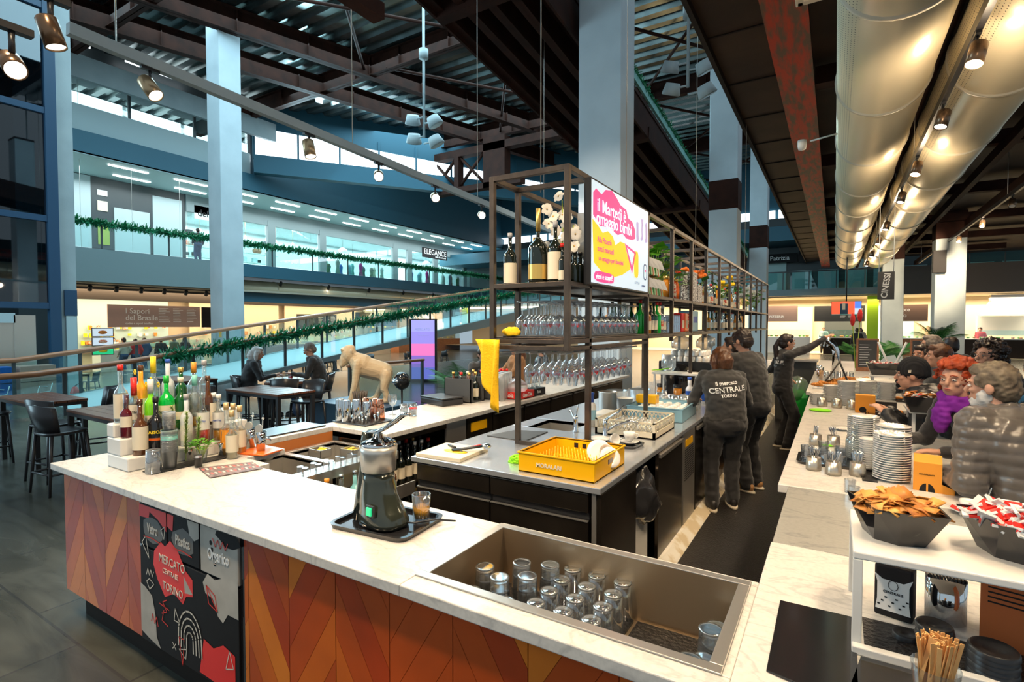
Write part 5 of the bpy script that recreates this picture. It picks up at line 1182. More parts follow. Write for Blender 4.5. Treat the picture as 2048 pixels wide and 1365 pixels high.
for i, (lb, gm, la, tx, r) in enumerate(rails):
    o = bottle('spirit_bottle', lb, (-2.745, 2.10 + i * .115, .545), .27, r, gm, 'orangecap' if i == 1 else 'chrome', la, lz=(.08, .45), neck=.38, txt=None)
    if tx: fonts(tx, .05 if i == 0 else .022, 'printblack', o, TP((r * 1.03 * math.sin(.9), -r * 1.03 * math.cos(.9), .075), (math.sin(.9), -math.cos(.9), 0)), bold=.002)
    if i == 2: MB().ball((r * .9, -r * .75, .11), .012, 0, 10).build('emblem', 'red', o)
sg = None
for i in range(16):
    loc = (-2.86 + .05 * (i % 2) - .02, 2.12 + (i // 2) * .1, .84)
    if sg is None:
        sg = thing('shot_glass', 'small clear glass upturned along the edge of the cocktail station', 'glass', loc, group='small upturned glasses by the speed rail')
        MB().lathe([(.024, 0), (.019, .06), (0, .06)], 8, sm=False, cap=False).build('glass_body', 'glass', sg)
    else: dup(sg, loc, i * .4)

# ---------------- back counter items
t = thing('tray', 'black tray under the cocktail shakers on the back counter', 'tray', (-3.52, 3.24, CZ)); MB().b2((-.21, -.17, 0), (.21, .17, .012)).build('tray_body', 'black', t, bev=.004)
def shaker(lab, p, h, r, m_, grp=None):
    t = thing('cocktail_shaker', lab, 'shaker', p, group=grp); MB().lathe([(r, 0), (r * 1.03, .004), (r * .82, h * .97), (r * .78, h), (0, h)], 22).build('shaker_body', m_, t); return t
xs = [(-3.68, 3.12), (-3.60, 3.12), (-3.62, 3.22), (-3.54, 3.18), (-3.50, 3.26)]
for i, (x, y) in enumerate(xs): shaker('tall steel shaker tin standing upside down, %s from the left on the tray' % wh[i + (0 if i else 0)].replace('nearest', 'first'), (x, y, CZ + .012), (.19, .185, .15, .19, .16)[i], .043, 'chrome')
for i, (x, y) in enumerate(((-3.60, 3.34), (-3.50, 3.36), (-3.42, 3.34))):
    shaker('%s copper shaker behind the steel ones' % ('left', 'middle', 'right')[i], (x, y, CZ + .012), .11, .04, 'copper'); dup_ = shaker('%s upper copper cup stacked on a copper shaker' % ('left', 'middle', 'right')[i], (x, y, CZ + .122), .07, .034, 'copper')
for i, (x, y) in enumerate(((-3.50, 3.10), (-3.44, 3.12), (-3.46, 3.17), (-3.40, 3.16), (-3.34, 3.20), (-3.36, 3.26), (-3.38, 3.10))):
    t = thing('jigger', 'small double ended steel jigger on the shaker tray', 'jigger', (x, y, CZ + .012), group='jiggers on the shaker tray'); s = (1, .8, 1.3, .8, 1, 1.2, .7)[i]
    MB().lathe([(.018 * s, 0), (.005 * s, .036 * s), (.015 * s, .07 * s), (0, .07 * s)], 16).build('jigger_body', 'chrome', t)
t = thing('straw_bundle', 'bundle of black straws standing behind the shakers', 'straws', (-3.69, 3.36, CZ)); b = MB(); rnd = random.Random(3)
for k in range(90): a = rnd.uniform(0, 6.3); rr = .05 * math.sqrt(rnd.random()); b.cyl((rr * .7 * math.cos(a), rr * .7 * math.sin(a), 0), (rr * 1.5 * math.cos(a), rr * 1.5 * math.sin(a), .235 + .01 * rnd.random()), .003, seg=5)
o = b.build('straws', mat('dark_brown_straw', (.05, .035, .025), .5), t); o['kind'] = 'stuff'; MB().lathe([(.045, 0), (.055, .12), (.053, .12)], 18, cap=False).build('holder', 'black', t)
for i, (p, lq, lab) in enumerate((((-3.479, 3.407, 0.952), 'redlab', 'low tumbler with red drink rests on the back counter'), ((-3.411, 3.632, 0.952), None, 'empty tumbler between the stemmed glass and the printed cup'), ((-3.339, 3.676, 0.952), 'frost', 'tumbler with red printed lettering on the back counter'))):
    o = tumbler('tumbler', lab, p, .04, .11, False)
    if lq: MB().lathe([(0, .014), (.034, .014), (.036, .04), (0, .04)], 16).build('drink', lq if i == 0 else 'clear', o)
    if i == 2: fonts('AMO', .03, 'red', o, TP((.042 * math.sin(.7), -.042 * math.cos(.7), .075), (math.sin(.7), -math.cos(.7), 0)), bold=.001)
t = thing('stem_glass', 'upright balloon wine glass on the back counter beside the shakers', 'wine glass', (-3.541, 3.616, 0.952)); MB().lathe([(.035, 0), (.035, .002), (.005, .01), (.004, .08), (.03, .10), (.045, .14), (.04, .19)], 22, cap=False).build('bowl', 'glass', t); MB().lathe([(.0455, .12), (.0455, .135)], 10, cap=False).build('red_print', 'red', t) if False else None
for i, p in enumerate(((-3.225, 3.335, 0.952), (-3.332, 3.497, 0.952))): t = thing('citrus_slice', ('lower', 'upper')[i] + ' orange peel twist lying by the tumblers', 'fruit', p); MB().ball((0, 0, .006), (.03, .012, .006), 0, 12).build('slice', 'orangecap', t)
t = thing('storage_box', 'black lidded shallow box on the back counter', 'box', (-3.60, 4.42, CZ), -.25); MB().box((0, 0, .035), (.40, .28, .07)).build('box_body', 'black', t, bev=.015); MB().box((0, 0, .077), (.41, .29, .014)).build('lid', 'black', t, bev=.006)
# wine display boxes
for i, (y, x) in enumerate(((4.72, -3.52), (5.05, -3.48))):
    t = thing('wine_display_box', ('nearer', 'farther')[i] + ' open grey box filled with wine bottles on the back counter', 'box', (x, y, CZ)); b = MB()
    w_, d_, h_ = .36, .26, .26
    b.b2((-w_ / 2, -d_ / 2, 0), (w_ / 2, -d_ / 2 + .01, h_)).b2((-w_ / 2, d_ / 2 - .01, 0), (w_ / 2, d_ / 2, h_)).b2((-w_ / 2, -d_ / 2, 0), (-w_ / 2 + .01, d_ / 2, h_)).b2((w_ / 2 - .01, -d_ / 2, 0), (w_ / 2, -d_ / 2 + .05, h_)).b2((w_ / 2 - .01, d_ / 2 - .05, 0), (w_ / 2, d_ / 2, h_)).b2((-w_ / 2, -d_ / 2, 0), (w_ / 2, d_ / 2, .01))
    b.build('box_body', 'darkgrey', t)
    for k in range(6):
        q_ = bottle('wine_bottle', 'wine bottle standing in the %s grey display box' % ('nearer', 'farther')[i], (x - .11 + .11 * (k % 3), y - .06 + .12 * (k // 3), CZ + .012), .31, .036, 'wine' if k % 2 else 'brownb', ('cork2', 'red', 'gold', 'black', 'cream', 'gold')[k] if k else 'gold', 'cream', group='wine bottles in the %s display box, %s capsule' % (('nearer', 'farther')[i], ('a', 'b', 'c', 'd', 'e', 'f')[k]))
        q_['label'] = 'wine bottle with %s capsule in the %s grey display box' % (('short gold', 'red', 'gold', 'black', 'cream', 'long gold')[k], ('nearer', 'farther')[i]); del q_['group']
for i in range(12):
    bt_loc = (-3.66 + .09 * (i % 3), 5.28 + .09 * (i // 3), CZ)
    if i == 0: rb = bottle('wine_bottle', 'wine bottle in the row behind the display boxes', bt_loc, .30, .035, 'wine', 'red', 'cream', group='wine bottles behind the display boxes')
    else: dup(rb, bt_loc)
tc_ = None
for i in range(10):
    loc = (-3.24 + .075 * (i % 2) - .02 * (i // 2), 4.92 + .075 * (i // 2), CZ)
    if tc_ is None: tc_ = thing('cup_column', 'tall column of nested clear plastic cups left of the red crate', 'cups', loc, group='columns of nested plastic cups'); MB().lathe([(.028, 0), (.036, .02), (.033, .05), (.037, .08), (.034, .12), (.037, .16), (.034, .2), (.036, .25), (.036, .3), (0, .3)], 14).build('cups', 'plasticcup', tc_)
    else: dup(tc_, loc)
t = thing('bottle_crate', 'low red drinks carton wrapped in clear film on the back counter', 'crate', (-3.210, 5.242, 0.950), 0)
b = MB(); b.b2((-.2, -.17, 0), (.2, .17, .01)); b.b2((-.2, -.17, 0), (.2, -.16, .085)).b2((-.2, .16, 0), (.2, .17, .085)).b2((-.2, -.17, 0), (-.19, .17, .085)).b2((.19, -.17, 0), (.2, .17, .085)); b.build('carton', 'red', t)
fonts('Coca-Cola', .075, 'lettwhite', t, TP((-.02, -.172, .045), (0, -1, 0)), sx=.85, bold=.0015); fonts('Coca-Cola', .06, 'lettwhite', t, TP((.202, .0, .045), (1, 0, 0)), sx=.8, bold=.0015)
b = MB(); b.ball((0, 0, .13), (.19, .16, .09), 0, 20)
for i, v in enumerate(b.v): nv = noise.noise(Vector(v) * 18) * .04; b.v[i] = (v[0] * (1 + nv), v[1] * (1 + nv), v[2] + nv)
b.build('plastic_film', 'plasticcup', t)
t = thing('bottle_crate', 'small black drinks carton right of the red one', 'crate', (-3.186, 5.515, 0.950)); MB().b2((.02, -.1, 0), (.16, .2, .085)).build('carton', 'printblack', t); fonts('Fanta', .05, 'lettwhite', t, TP((.162, .04, .045), (1, 0, 0)), sx=.8)
for k in range(4): MB().lathe([(0, .09), (.026, .09), (.026, .15), (.012, .19), (.012, .22), (0, .22)], 12).build('bottle_neck', 'clear', t, loc=(.055 + .07 * (k % 2), -.04 + .12 * (k // 2), 0))
t = thing('cork', 'small gold cork lying on the back counter', 'cork', (-3.166, 4.802, 0.950)); MB().lathe([(0, 0), (.014, 0), (.010, .012), (.014, .02), (0, .022)], 12).build('cork_body', 'gold', t)

# ---------------- things on the island
def crate(name, label, loc, rz, w_, d_, h_, m_, lattice=False, txt=None, pegs=0, cut=0):
    t = thing(name, label, 'crate', loc, rz); k = .012; b = MB()
    b.b2((0, 0, 0), (w_, d_, .012))
    if not lattice:
        for a, c in (((0, 0), (w_, k)), ((0, d_ - k), (w_, d_)), ((0, k), (k, d_ - k)), ((w_ - k, k), (w_, d_ - k))): b.b2((a[0], a[1], 0), (c[0], c[1], h_))
        for a, c in (((-.006, -.006), (w_ + .006, k)), ((-.006, d_ - k), (w_ + .006, d_ + .006)), ((-.006, k), (k, d_ - k)), ((w_ - k, k), (w_ + .006, d_ - k))): b.b2((a[0], a[1], h_ - .012), (c[0], c[1], h_))
    else:
        hb = h_ * .42
        for a, c in (((0, 0), (w_, k)), ((0, d_ - k), (w_, d_)), ((0, k), (k, d_ - k)), ((w_ - k, k), (w_, d_ - k))): b.b2((a[0], a[1], 0), (c[0], c[1], hb)); b.b2((a[0], a[1], h_ - .012), (c[0], c[1], h_))
        for x in (0, w_ - .02):
            for y in (0, d_ - .02): b.b2((x, y, 0), (x + .02, y + .02, h_))
        n = 14
        for i in range(n):
            for s in (0, 1):
                x0 = w_ * (i + s) / n; x1 = w_ * (i + 1 - s) / n; y0 = d_ * (i + s) / n; y1 = d_ * (i + 1 - s) / n
                for yy in (k / 2, d_ - k / 2): b.cyl((x0, yy, hb), (x1, yy, h_ - .01), .0035, seg=4)
                for xx in (k / 2, w_ - k / 2): b.cyl((xx, y0, hb), (xx, y1, h_ - .01), .0035, seg=4)
    b.build('crate_body', m_, t, bev=0 if lattice else .003)
    if cut:
        for x in (w_ * .3, w_ * .42, w_ * .62, w_ * .74): MB().b2((x, d_ - k - .001, h_ * .55), (x + .03, d_ - k - .0005, h_ * .8)).build('slot', 'printblack', t)
        MB().b2((w_, d_ * .42, h_ * .5), (w_ + .001, d_ * .58, h_ * .72)).build('slot', 'brownb', t)
    if pegs:
        b = MB()
        for i in range(pegs):
            for j in range(pegs): b.cyl((w_ * (i + 1) / (pegs + 1), d_ * (j + 1) / (pegs + 1), .01), (w_ * (i + 1) / (pegs + 1), d_ * (j + 1) / (pegs + 1), .075), .005, .003, seg=6)
        b.build('peg_grid', m_, t)
    if txt: fonts(txt, .035, 'cream', t, TP((w_ * .42, -.002, h_ * .45), (0, -1, 0)), bold=.001)
    return t
crate('dish_rack', 'bright yellow dishwasher rack on the front corner of the island', (-1.645, 2.755, IZ), .0, .50, .50, .125, 'yellow', False, 'MORALARI', 11, 1)
def cup(label, loc, rot=(0, 0, 0), s=1, cat='cup', grp=None, saucer=False, coffee=False):
    t = thing('espresso_cup', label, cat, loc, group=grp); t.rotation_euler = rot
    MB().lathe([(.018 * s, 0), (.022 * s, .006), (.034 * s, .03 * s), (.038 * s, .055 * s), (.036 * s, .055 * s), (.03 * s, .03 * s), (0, .008)], 22, cap=False).build('cup_body', 'porcelain', t)
    MB().tube([(.035 * s, 0, .045 * s), (.052 * s, 0, .045 * s), (.055 * s, 0, .03 * s), (.045 * s, 0, .018 * s), (.032 * s, 0, .02 * s)], .004 * s, 0, 6).build('handle', 'porcelain', t)
    if coffee: MB().lathe([(0, .045 * s), (.035 * s, .045 * s)], 20, cap=False).build('coffee', 'cream' if coffee == 1 else 'card', t)
    return t
def plate(label, loc, r=.07, rot=(0, 0, 0), name='saucer', grp=None, m_='porcelain'):
    t = thing(name, label, 'plate', loc, group=grp); t.rotation_euler = rot
    MB().lathe([(0, .003), (r * .55, .003), (r * .6, .0), (r * .62, .004), (r, .016), (r, .019), (r * .6, .009), (0, .008)], 28, cap=False).build('plate_body', m_, t); return t
cup('white cup lying on its side in the yellow rack', (-1.25, 3.16, IZ + .07), (1.1, .3, .5), 1.3)
plate('white saucer standing tilted in the yellow rack, front one', (-1.17, 3.05, IZ + .08), .065, (1.0, .3, .6)); plate('white saucer leaning behind the front one in the yellow rack', (-1.27, 3.13, IZ + .09), .075, (1.1, -.2, .4))
t = thing('tray', 'black oval tray with used cups behind the yellow rack', 'tray', (-1.42, 3.78, IZ), -.1); traymesh(.44, .24, .06, .018).build('tray_body', 'blackgloss', t)
cup('upright white cup on a saucer on the black island tray', (-1.30, 3.80, IZ + .03), (0, 0, .5), 1.2); plate('white saucer under the cup on the black island tray', (-1.30, 3.80, IZ + .01), .07); cup('white cup tipped over on the island tray', (-1.42, 3.74, IZ + .03), (1.2, 0, 1), 1.1); plate('white plate lying on the left of the island tray', (-1.53, 3.78, IZ + .012), .085)
faucet('short chrome mixer tap behind the island sink bowl', (-1.84, 4.02, IZ), 2.3, .9); faucet('chrome mixer tap with raised lever in front of the cream rack', (-1.55, 3.95, IZ), .35, .95, kind=1)
crate('glass_rack', 'cream latticed glass rack with upturned glasses on the island edge', (-1.68, 4.05, IZ), .0, .50, .58, .13, 'cream', True)
def ginst(label, grp, pts, r, h, z, m_='porcelain', name='cup'):
    g = None
    for x, y in pts:
        if g is None:
            g = thing(name, label, 'cup', (x, y, z), group=grp); MB().lathe([(r, 0), (r * .94, h * .6), (r * .7, h * .95), (0, h)], 14, cap=False).build('cup_body', m_, g)
        else: dup(g, (x, y, z))
ginst('upturned clear glass in the cream latticed rack', 'glasses in the cream rack', [(-1.60 + i * .085, 4.13 + j * .085) for i in range(5) for j in range(6)], .034, .07, IZ + .014, 'plasticcup', 'rack_glass')
crate('cup_rack', 'pale blue crate of upturned white cups on the island', (-1.69, 4.86, IZ), .03, .52, .62, .13, 'bluecrate', False, 'metro')
ginst('upturned white cup in the pale blue crate', 'cups in the pale blue crate', [(-1.61 + i * .09, 4.95 + j * .09) for i in range(5) for j in range(6)], .036, .065, IZ + .05)
t = thing('yellow_box', 'small yellow plastic box standing in the blue crate', 'box', (-1.62, 4.95, IZ + .05)); t.location = (-1.60, 5.22, IZ + .115); MB().box((0, 0, .04), (.2, .12, .08)).build('box_body', 'yellow', t, bev=.004)
t = thing('cutting_board', 'cream cutting board with orange stains on the island corner', 'board', (-2.25, 2.90, IZ), .06); MB().b2((-.19, -.19, 0), (.17, .17, .025)).build('board_body', 'cream2' if 'cream2' in M else 'cream', t, bev=.003)
tag(MB().ball((0, 0, 0), (.10, .045, .002), 0, 14).build('juice_stain', 'yel', loc=(-2.22, 2.87, IZ + .027)), 'spilt orange juice on the cutting board', 'spill')
t = thing('knife', 'black handled knife resting on the cutting board', 'knife', (-2.31, 2.95, IZ + .026), -.5); MB().tube([(-.06, 0, .008), (.05, 0, .01)], .011, 0, 10, flat=.7).build('handle', 'black', t); MB().b2((.05, -.002, .002), (.16, .012, .004)).build('blade', 'steel', t)
t = thing('bar_strainer', 'black handled tongs with red trim on the cutting board', 'tool', (-2.13, 2.92, IZ + .03), .45)
MB().tube([(-.13, 0, .004), (0, .01, .02), (.08, .02, .03)], .008, 0, 8).tube([(-.12, -.02, .004), (0, -.01, .02), (.08, .01, .03)], .007, 0, 8).build('handle', 'black', t); MB().ball((.11, .02, .03), (.035, .03, .02), 0, 12).build('head', 'chrome', t); MB().tube([(.0, .018, .024), (.07, .04, .035)], .004).build('trim', 'red', t)
b = MB(); rnd = random.Random(8)
for k in range(5): b.tube([(.05 * math.cos(k * 1.3 + j * .9) * (1 - .1 * k), .035 * math.sin(k * 1.3 + j * .9), .008 + k * .008 + .004 * math.sin(j)) for j in range(7)], .009, 0, 6)
o = b.build('cleaning_cloth', 'greencloth'); o.location = (-1.76, 2.92, IZ); tag(o, 'crumpled lime green cloth left of the yellow rack', 'cloth')
tag(MB().prism([(-2.38, 3.49), (-2.02, 3.48), (-2.03, 3.88), (-2.30, 3.80)], IZ, IZ + .008).build('rubber_mat', 'darkgrey', bev=.002), 'dark rubber mat on the steel island behind the shelving leg', 'mat')
t = thing('spray_can', 'white and blue spray bottle behind the shelving post', 'bottle', (-1.82, 4.32, IZ)); MB().lathe([(0, 0), (.035, 0), (.035, .19), (.015, .215), (0, .215)], 18).build('bottle_body', 'white', t); MB().lathe([(0, .215), (.016, .215), (.014, .28), (.02, .285), (.02, .30), (0, .30)], 12).build('spray_head', 'blue', t); MB().lathe([(.0355, .06), (.0355, .15)], 18, cap=False).build('label', 'bluecrate', t)
t = thing('stock_pot', 'grey steel cylinder bin behind the right post', 'container', (-1.62, 4.78, IZ)); t.location = (-1.88, 4.85, IZ); MB().lathe([(0, 0), (.085, 0), (.09, .24), (.10, .245), (.085, .25), (.08, .02)], 26, cap=False).build('pot_body', 'steel', t)
for i, (x, y, r, h, m_, lb) in enumerate(((-1.92, 5.22, .11, .22, 'plasticcup', 'large clear plastic ice bucket behind the blue crate'), (-1.78, 5.05, .085, .17, 'white', 'white plastic tub behind the grey bin'), (-1.80, 5.6, .12, .2, 'plasticcup', 'milky clear container by the ice bucket'))):
    t = thing('ice_bucket', lb, 'container', (x, y, IZ)); MB().lathe([(r * .75, 0), (r, h), (r * 1.05, h), (r * .96, h), (r * .7, .01), (0, .01)], 26, cap=False).build('bucket_body', m_, t)
t = thing('container', 'low white food container beside the cream rack', 'container', (-1.80, 4.55, IZ)); MB().box((0, 0, .05), (.14, .3, .1)).build('container_body', 'white', t, bev=.008)
gr = 'clear glassware crowd on the island behind the blue crate'; g = None; rnd = random.Random(6)
for i in range(26):
    loc = (-1.66 + .08 * (i % 6) + rnd.uniform(-.01, .01), 5.62 + .10 * (i // 6), IZ)
    if g is None: g = tumbler('tumbler', 'clear glass among the glassware behind the blue crate', loc, .036, .13, True, group=gr)
    else: dup(g, loc, scale=(1, 1, rnd.choice((.8, 1, 1.15))))
for i, (u, v) in enumerate(((-1.40, 6.15), (-1.25, 6.25), (-1.33, 6.5))):
    t = bottle('milk_bottle', ('left', 'right', 'rear')[i] + ' clear milk bottle with blue cap and blue label on the island', (u, v, IZ), .30, .043, 'frost', 'bluecap', 'blue', lz=(.1, .5), caph=.08, rn=.02)
for i in range(2):
    t = thing('snack_cup', ('left', 'right')[i] + ' yellow printed paper cup by the milk bottles', 'cup', (-1.32 + i * .24, 6.3 + i * .1, IZ)); MB().lathe([(0, 0), (.035, 0), (.045, .14), (0, .14)], 18).build('cup_body', 'yel', t); MB().lathe([(.037, .03), (.041, .08)], 18, cap=False).build('print', 'orangecap', t)
t = thing('small_shelf', 'white metal stand on the island with jars beneath it', 'stand', (-1.9, 6.35, IZ)); MB().b2((0, 0, .30), (.62, .3, .32)).build('stand_top', 'white', t)
for x in (.03, .14, .52, .6): MB().b2((x - .01, .02, 0), (x + .01, .04, .3)).build('leg', 'white', t)
for i in range(2): t = thing('honey_jar', ('left', 'right')[i] + ' amber tea jar under the white stand', 'jar', (-1.80 + i * .2, 6.42, IZ)); MB().lathe([(0, 0), (.05, 0), (.05, .14), (0, .14)], 16).build('jar_body', 'amber', t); MB().lathe([(0, .14), (.052, .14), (.052, .18), (0, .18)], 16).build('lid', 'black', t)
# coffee machine
t = thing('coffee_machine', 'dark coffee machine with cups and bags on top under the shelving', 'coffee machine', (-1.72, 7.0, IZ))
MB().b2((-.28, 0, .30), (.40, .95, .42)).build('cup_shelf', 'black', t, bev=.01); MB().b2((-.28, .1, 0), (.05, .95, .3)).build('body', 'darkgrey', t, bev=.01); MB().b2((0, .1, 0), (.36, .95, .06)).build('drip_tray', 'steel', t, bev=.005)
MB().tube([(.1, -.05, .2), (.25, -.02, .28), (.42, .2, .36)], .03, 0, 10).build('side_arm', 'darksteel', t); MB().lathe([(0, 0), (.16, 0), (.20, .05), (.2, .12), (0, .12)], 20, T=Matrix.Translation((.0, .0, .2)) @ Euler((PI / 2, 0, 0)).to_matrix().to_4x4()).build('dome', 'blackgloss', t)
for k in range(3): MB().tube([(.1, .3 + k * .25, .22), (.2, .3 + k * .25, .2), (.34, .3 + k * .25, .19)], .014).build('group_head', 'chrome', t)
ginst('white cup stacked upside down on the coffee machine', 'cups on the coffee machine', [(-1.90 + i * .08, 7.08 + j * .085) for i in range(7) for j in range(8)], .036, .07, IZ + .42)
ginst('white cup in the upper layer on the coffee machine', 'upper cups on the coffee machine', [(-1.84 + i * .09, 7.14 + j * .09) for i in range(5) for j in range(6)], .036, .07, IZ + .49)
for i in range(2): t = thing('bag', ('nearer', 'farther')[i] + ' clear plastic bag of lids on the coffee machine', 'bag', (-1.78 + .25 * i, 7.3 + .35 * i, IZ + .56)); b = MB(); b.ball((0, 0, .09), (.13, .14, .1), 0, 18); b.v = [(x * (1 + .2 * noise.noise(Vector((x, y, z)) * 12)), y * (1 + .2 * noise.noise(Vector((y, x, z)) * 12)), z + .04 * noise.noise(Vector((x, y, z)) * 20)) for x, y, z in b.v]; b.build('bag_body', 'plasticcup', t)
o = MB().tube([(0, 0, 0), (.1, .0, .01), (.2, .05, .03)], [.02, .03, .015], 0, 8, flat=.3).build('cleaning_cloth', 'greencloth'); o.location = (-1.95, 6.55, IZ + .33); tag(o, 'lime green cloth hanging near the coffee machine', 'cloth')
t = thing('grinder_hopper', 'clear plastic hopper left of the coffee machine', 'container', (-1.80, 6.75, IZ)); MB().lathe([(.07, 0), (.07, .3), (.02, .3)], 16).build('grinder_body', 'black', t); MB().lathe([(.05, .3), (.09, .36), (.09, .52), (0, .52)], 18, cap=False).build('hopper', 'plasticcup', t)
# crisps and packets at the far end
for i, (x, y, m_) in enumerate(((-1.35, 9.3, 'red'), (-1.2, 9.6, 'redlab'), (-1.3, 10.0, 'red'), (-1.15, 10.3, 'orange'), (-1.25, 10.7, 'red'), (-1.2, 11.2, 'redlab'))):
    t = thing('snack_bag', 'red and white snack bag, %s one from the barista in the heap' % wh[i].replace('nearest', 'first'), 'bag', (x, y, IZ), i); b = MB(); b.ball((0, 0, .16), (.12, .06, .17), 0, 14); b.build('bag_body', m_, t); MB().b2((-.08, -.062, .1), (.08, -.05, .2)).build('label', 'white', t)

# ---------------- service counter, near end
tag(MB().prism([(-.13, 1.40), (.062, 1.36), (.062, 1.79), (-.13, 1.785)], CZ, CZ + .006).build('rubber_mat', 'blackgloss', bev=.002), 'flat black mat left of the white two tier stand', 'mat')
tag(MB().b2((.08, 1.63, CZ), (.70, 1.80, CZ + .008)).build('rubber_mat', 'rubber'), 'ribbed black bar mat inside the white two tier stand', 'mat')
tag(MB().prism([(.0, 1.2), (.6, 1.2), (.6, 1.585), (.07, 1.585)], CZ, CZ + .006).build('rubber_mat', 'blackgloss'), 'black mat in front of the white two tier stand', 'mat')
t = thing('counter_stand', 'white metal two tier counter stand carrying the black bowls of crisps and sachets', 'stand', (.05, 1.83, CZ))
MB().b2((0, -.21, .24), (.68, .16, .26)).build('upper_shelf', 'white', t, bev=.004)
for x, y in ((.0, -.21), (.0, .14), (.66, -.21), (.66, .14)): MB().b2((x, y, 0), (x + .022, y + .022, .24)).build('leg', 'white', t, bev=.002)
MB().b2((0, -.235, 0), (.68, -.21, .022)).build('foot_bar', 'white', t, bev=.003)
def octbowl(label, loc, rz, fill, s=1, sz=(.115, .10)):
    t = thing('snack_bowl', label, 'bowl', loc, rz); a, c = sz[0] * s, sz[1] * s; h = .10 * s; k = .62
    o = [(a, -c * .45), (a * .55, -c), (-a * .55, -c), (-a, -c * .45), (-a, c * .45), (-a * .55, c), (a * .55, c), (a, c * .45)]
    o = [(a * 1.15, 0), (a * .1, -c * 1.25), (-a * 1.15, -c * .1), (-a * .1, c * 1.25)]; q = [(x * k, y * k) for x, y in o]; q = [(a * .68, -.01), (a * .35, -c * .62), (-a * .2, -c * .72), (-a * .72, -.02), (-a * .25, c * .7), (a * .3, c * .65)]
    o = [(a * 1.2, -.01), (a * .45, -c * .9), (.0, -c * 1.12), (-a * 1.2, -.01), (-a * .1, c * 1.12), (a * .5, c * .9)]
    n = 6; vs = [(x, y, 0) for x, y in q] + [(x, y, h) for x, y in o] + [(x * .95, y * .95, h) for x, y in o] + [(x * .93, y * .93, .006) for x, y in q]
    fs = [(i, (i + 1) % n, n + (i + 1) % n, n + i) for i in range(n)] + [(n + i, n + (i + 1) % n, 2 * n + (i + 1) % n, 2 * n + i) for i in range(n)] + [(2 * n + i, 2 * n + (i + 1) % n, 3 * n + (i + 1) % n, 3 * n + i) for i in range(n)] + [tuple(reversed(range(n))), tuple(range(3 * n, 4 * n))]
    MB().add(vs, fs).build('bowl_body', 'blackgloss', t); rnd = random.Random(int(loc[0] * 100))
    if fill == 'crisps':
        b = MB()
        for i in range(80):
            aa = rnd.uniform(0, 6.3); rr = math.sqrt(rnd.random()) * .85; w_ = rnd.uniform(.016, .026) * s; L = rnd.uniform(.022, .036) * s
            T = Matrix.Translation((rr * a * math.cos(aa), rr * c * .95 * math.sin(aa), h * .75 + (1 - rr) * .035 + rnd.uniform(0, .02))) @ Euler((rnd.uniform(-.6, .6), rnd.uniform(-.6, .6), rnd.uniform(0, 6))).to_matrix().to_4x4()
            b.add([(-L, -w_, 0), (0, -w_ * .8, .008), (L, -w_, .002), (L, w_, 0), (0, w_, .012), (-L, w_, .003)], [(0, 1, 4, 5), (1, 2, 3, 4)], rnd.randrange(2), True, T)
        o = b.build('crisps', [mat('golden_crisp', (.90, .50, .12), .5, var=(14, (.65, .22, .03))), mat('toasted_crisp', (.80, .36, .06), .5, var=(14, (.5, .14, .02)))], t); o['kind'] = 'stuff'; m = o.modifiers.new('solid', 'SOLIDIFY'); m.thickness = .0025
        MB().lathe([(0, h * .8), (a * .5, h * .6)], 16, cap=False).build('crisp_base', 'card', t)
    else:
        for i in range(60):
            aa = rnd.uniform(0, 6.3); rr = math.sqrt(rnd.random()) * .9
            T = Matrix.Translation((rr * a * math.cos(aa), rr * c * math.sin(aa), h * .8 + (1 - rr) * .04 + rnd.uniform(0, .02))) @ Euler((rnd.uniform(-.9, .9), rnd.uniform(-.9, .9), rnd.uniform(0, 6))).to_matrix().to_4x4()
            L, w_ = (.026, .018) if fill == 'packets' else (.055, .006)
            b = MB().box((0, 0, 0), (2 * L, 2 * w_, .006), 0, T=T).box((0, 0, .001), (L, w_ * 2.02, .007), 1, T=T)
            sach = b.build('sachet', ['paper', 'red'], t)
    return t
octbowl('faceted black bowl heaped with golden crisps at the left of the two tier stand', (.155, 1.79, CZ + .26), -.55, 'crisps', .95)
octbowl('faceted black bowl of red and white packets at the right of the white stand', (.41, 1.81, CZ + .26), -.55, 'packets', .95)
t = thing('sugar_dispenser', 'black and white printed paper sachet box under the two tier stand', 'dispenser', (.162, 1.875, CZ), -.25)
MB().box((0, 0, .075), (.092, .055, .15)).build('box_body', 'printblack', t, bev=.006)
b = MB(); b.add([(-.042, 0, .02), (.042, 0, .02), (.038, 0, .05), (.038, 0, .10), (.046, 0, .125), (.025, 0, .11), (-.025, 0, .11), (-.046, 0, .125), (-.038, 0, .10), (-.038, 0, .05)], [tuple(range(10))], T=Matrix.Translation((0, -.0285, 0))); b.build('front_label', 'paper', t)
fonts('CENTRALE', .010, 'printblack', t, TP((0, -.0295, .075), (0, -1, 0)))
b = MB(); b.tube([(.0 + .012 * math.cos(k * .63), -.0295, .097 + .014 * math.sin(k * .63)) for k in range(11)], .0008, 0, 4); b.build('emblem', 'printblack', t)
for k in range(9): MB().box((-.034 + .0085 * k, -.0293, .035 + .012 * (k * 7 % 3)), (.006, .001, .004)).build('ink_spot', 'printblack', t)
t = thing('steel_canister', 'polished steel canister with a ribbed black top under the stand', 'container', (.285, 1.93, CZ)); MB().lathe([(0, 0), (.048, 0), (.048, .12), (0, .12)], 28).build('canister_body', 'chrome', t); b = MB()
for k in range(12): b.b2((-.045 + .0078 * k, -.02, .12), (-.041 + .0078 * k, .02, .128))
b.build('ribbed_top', 'black', t)
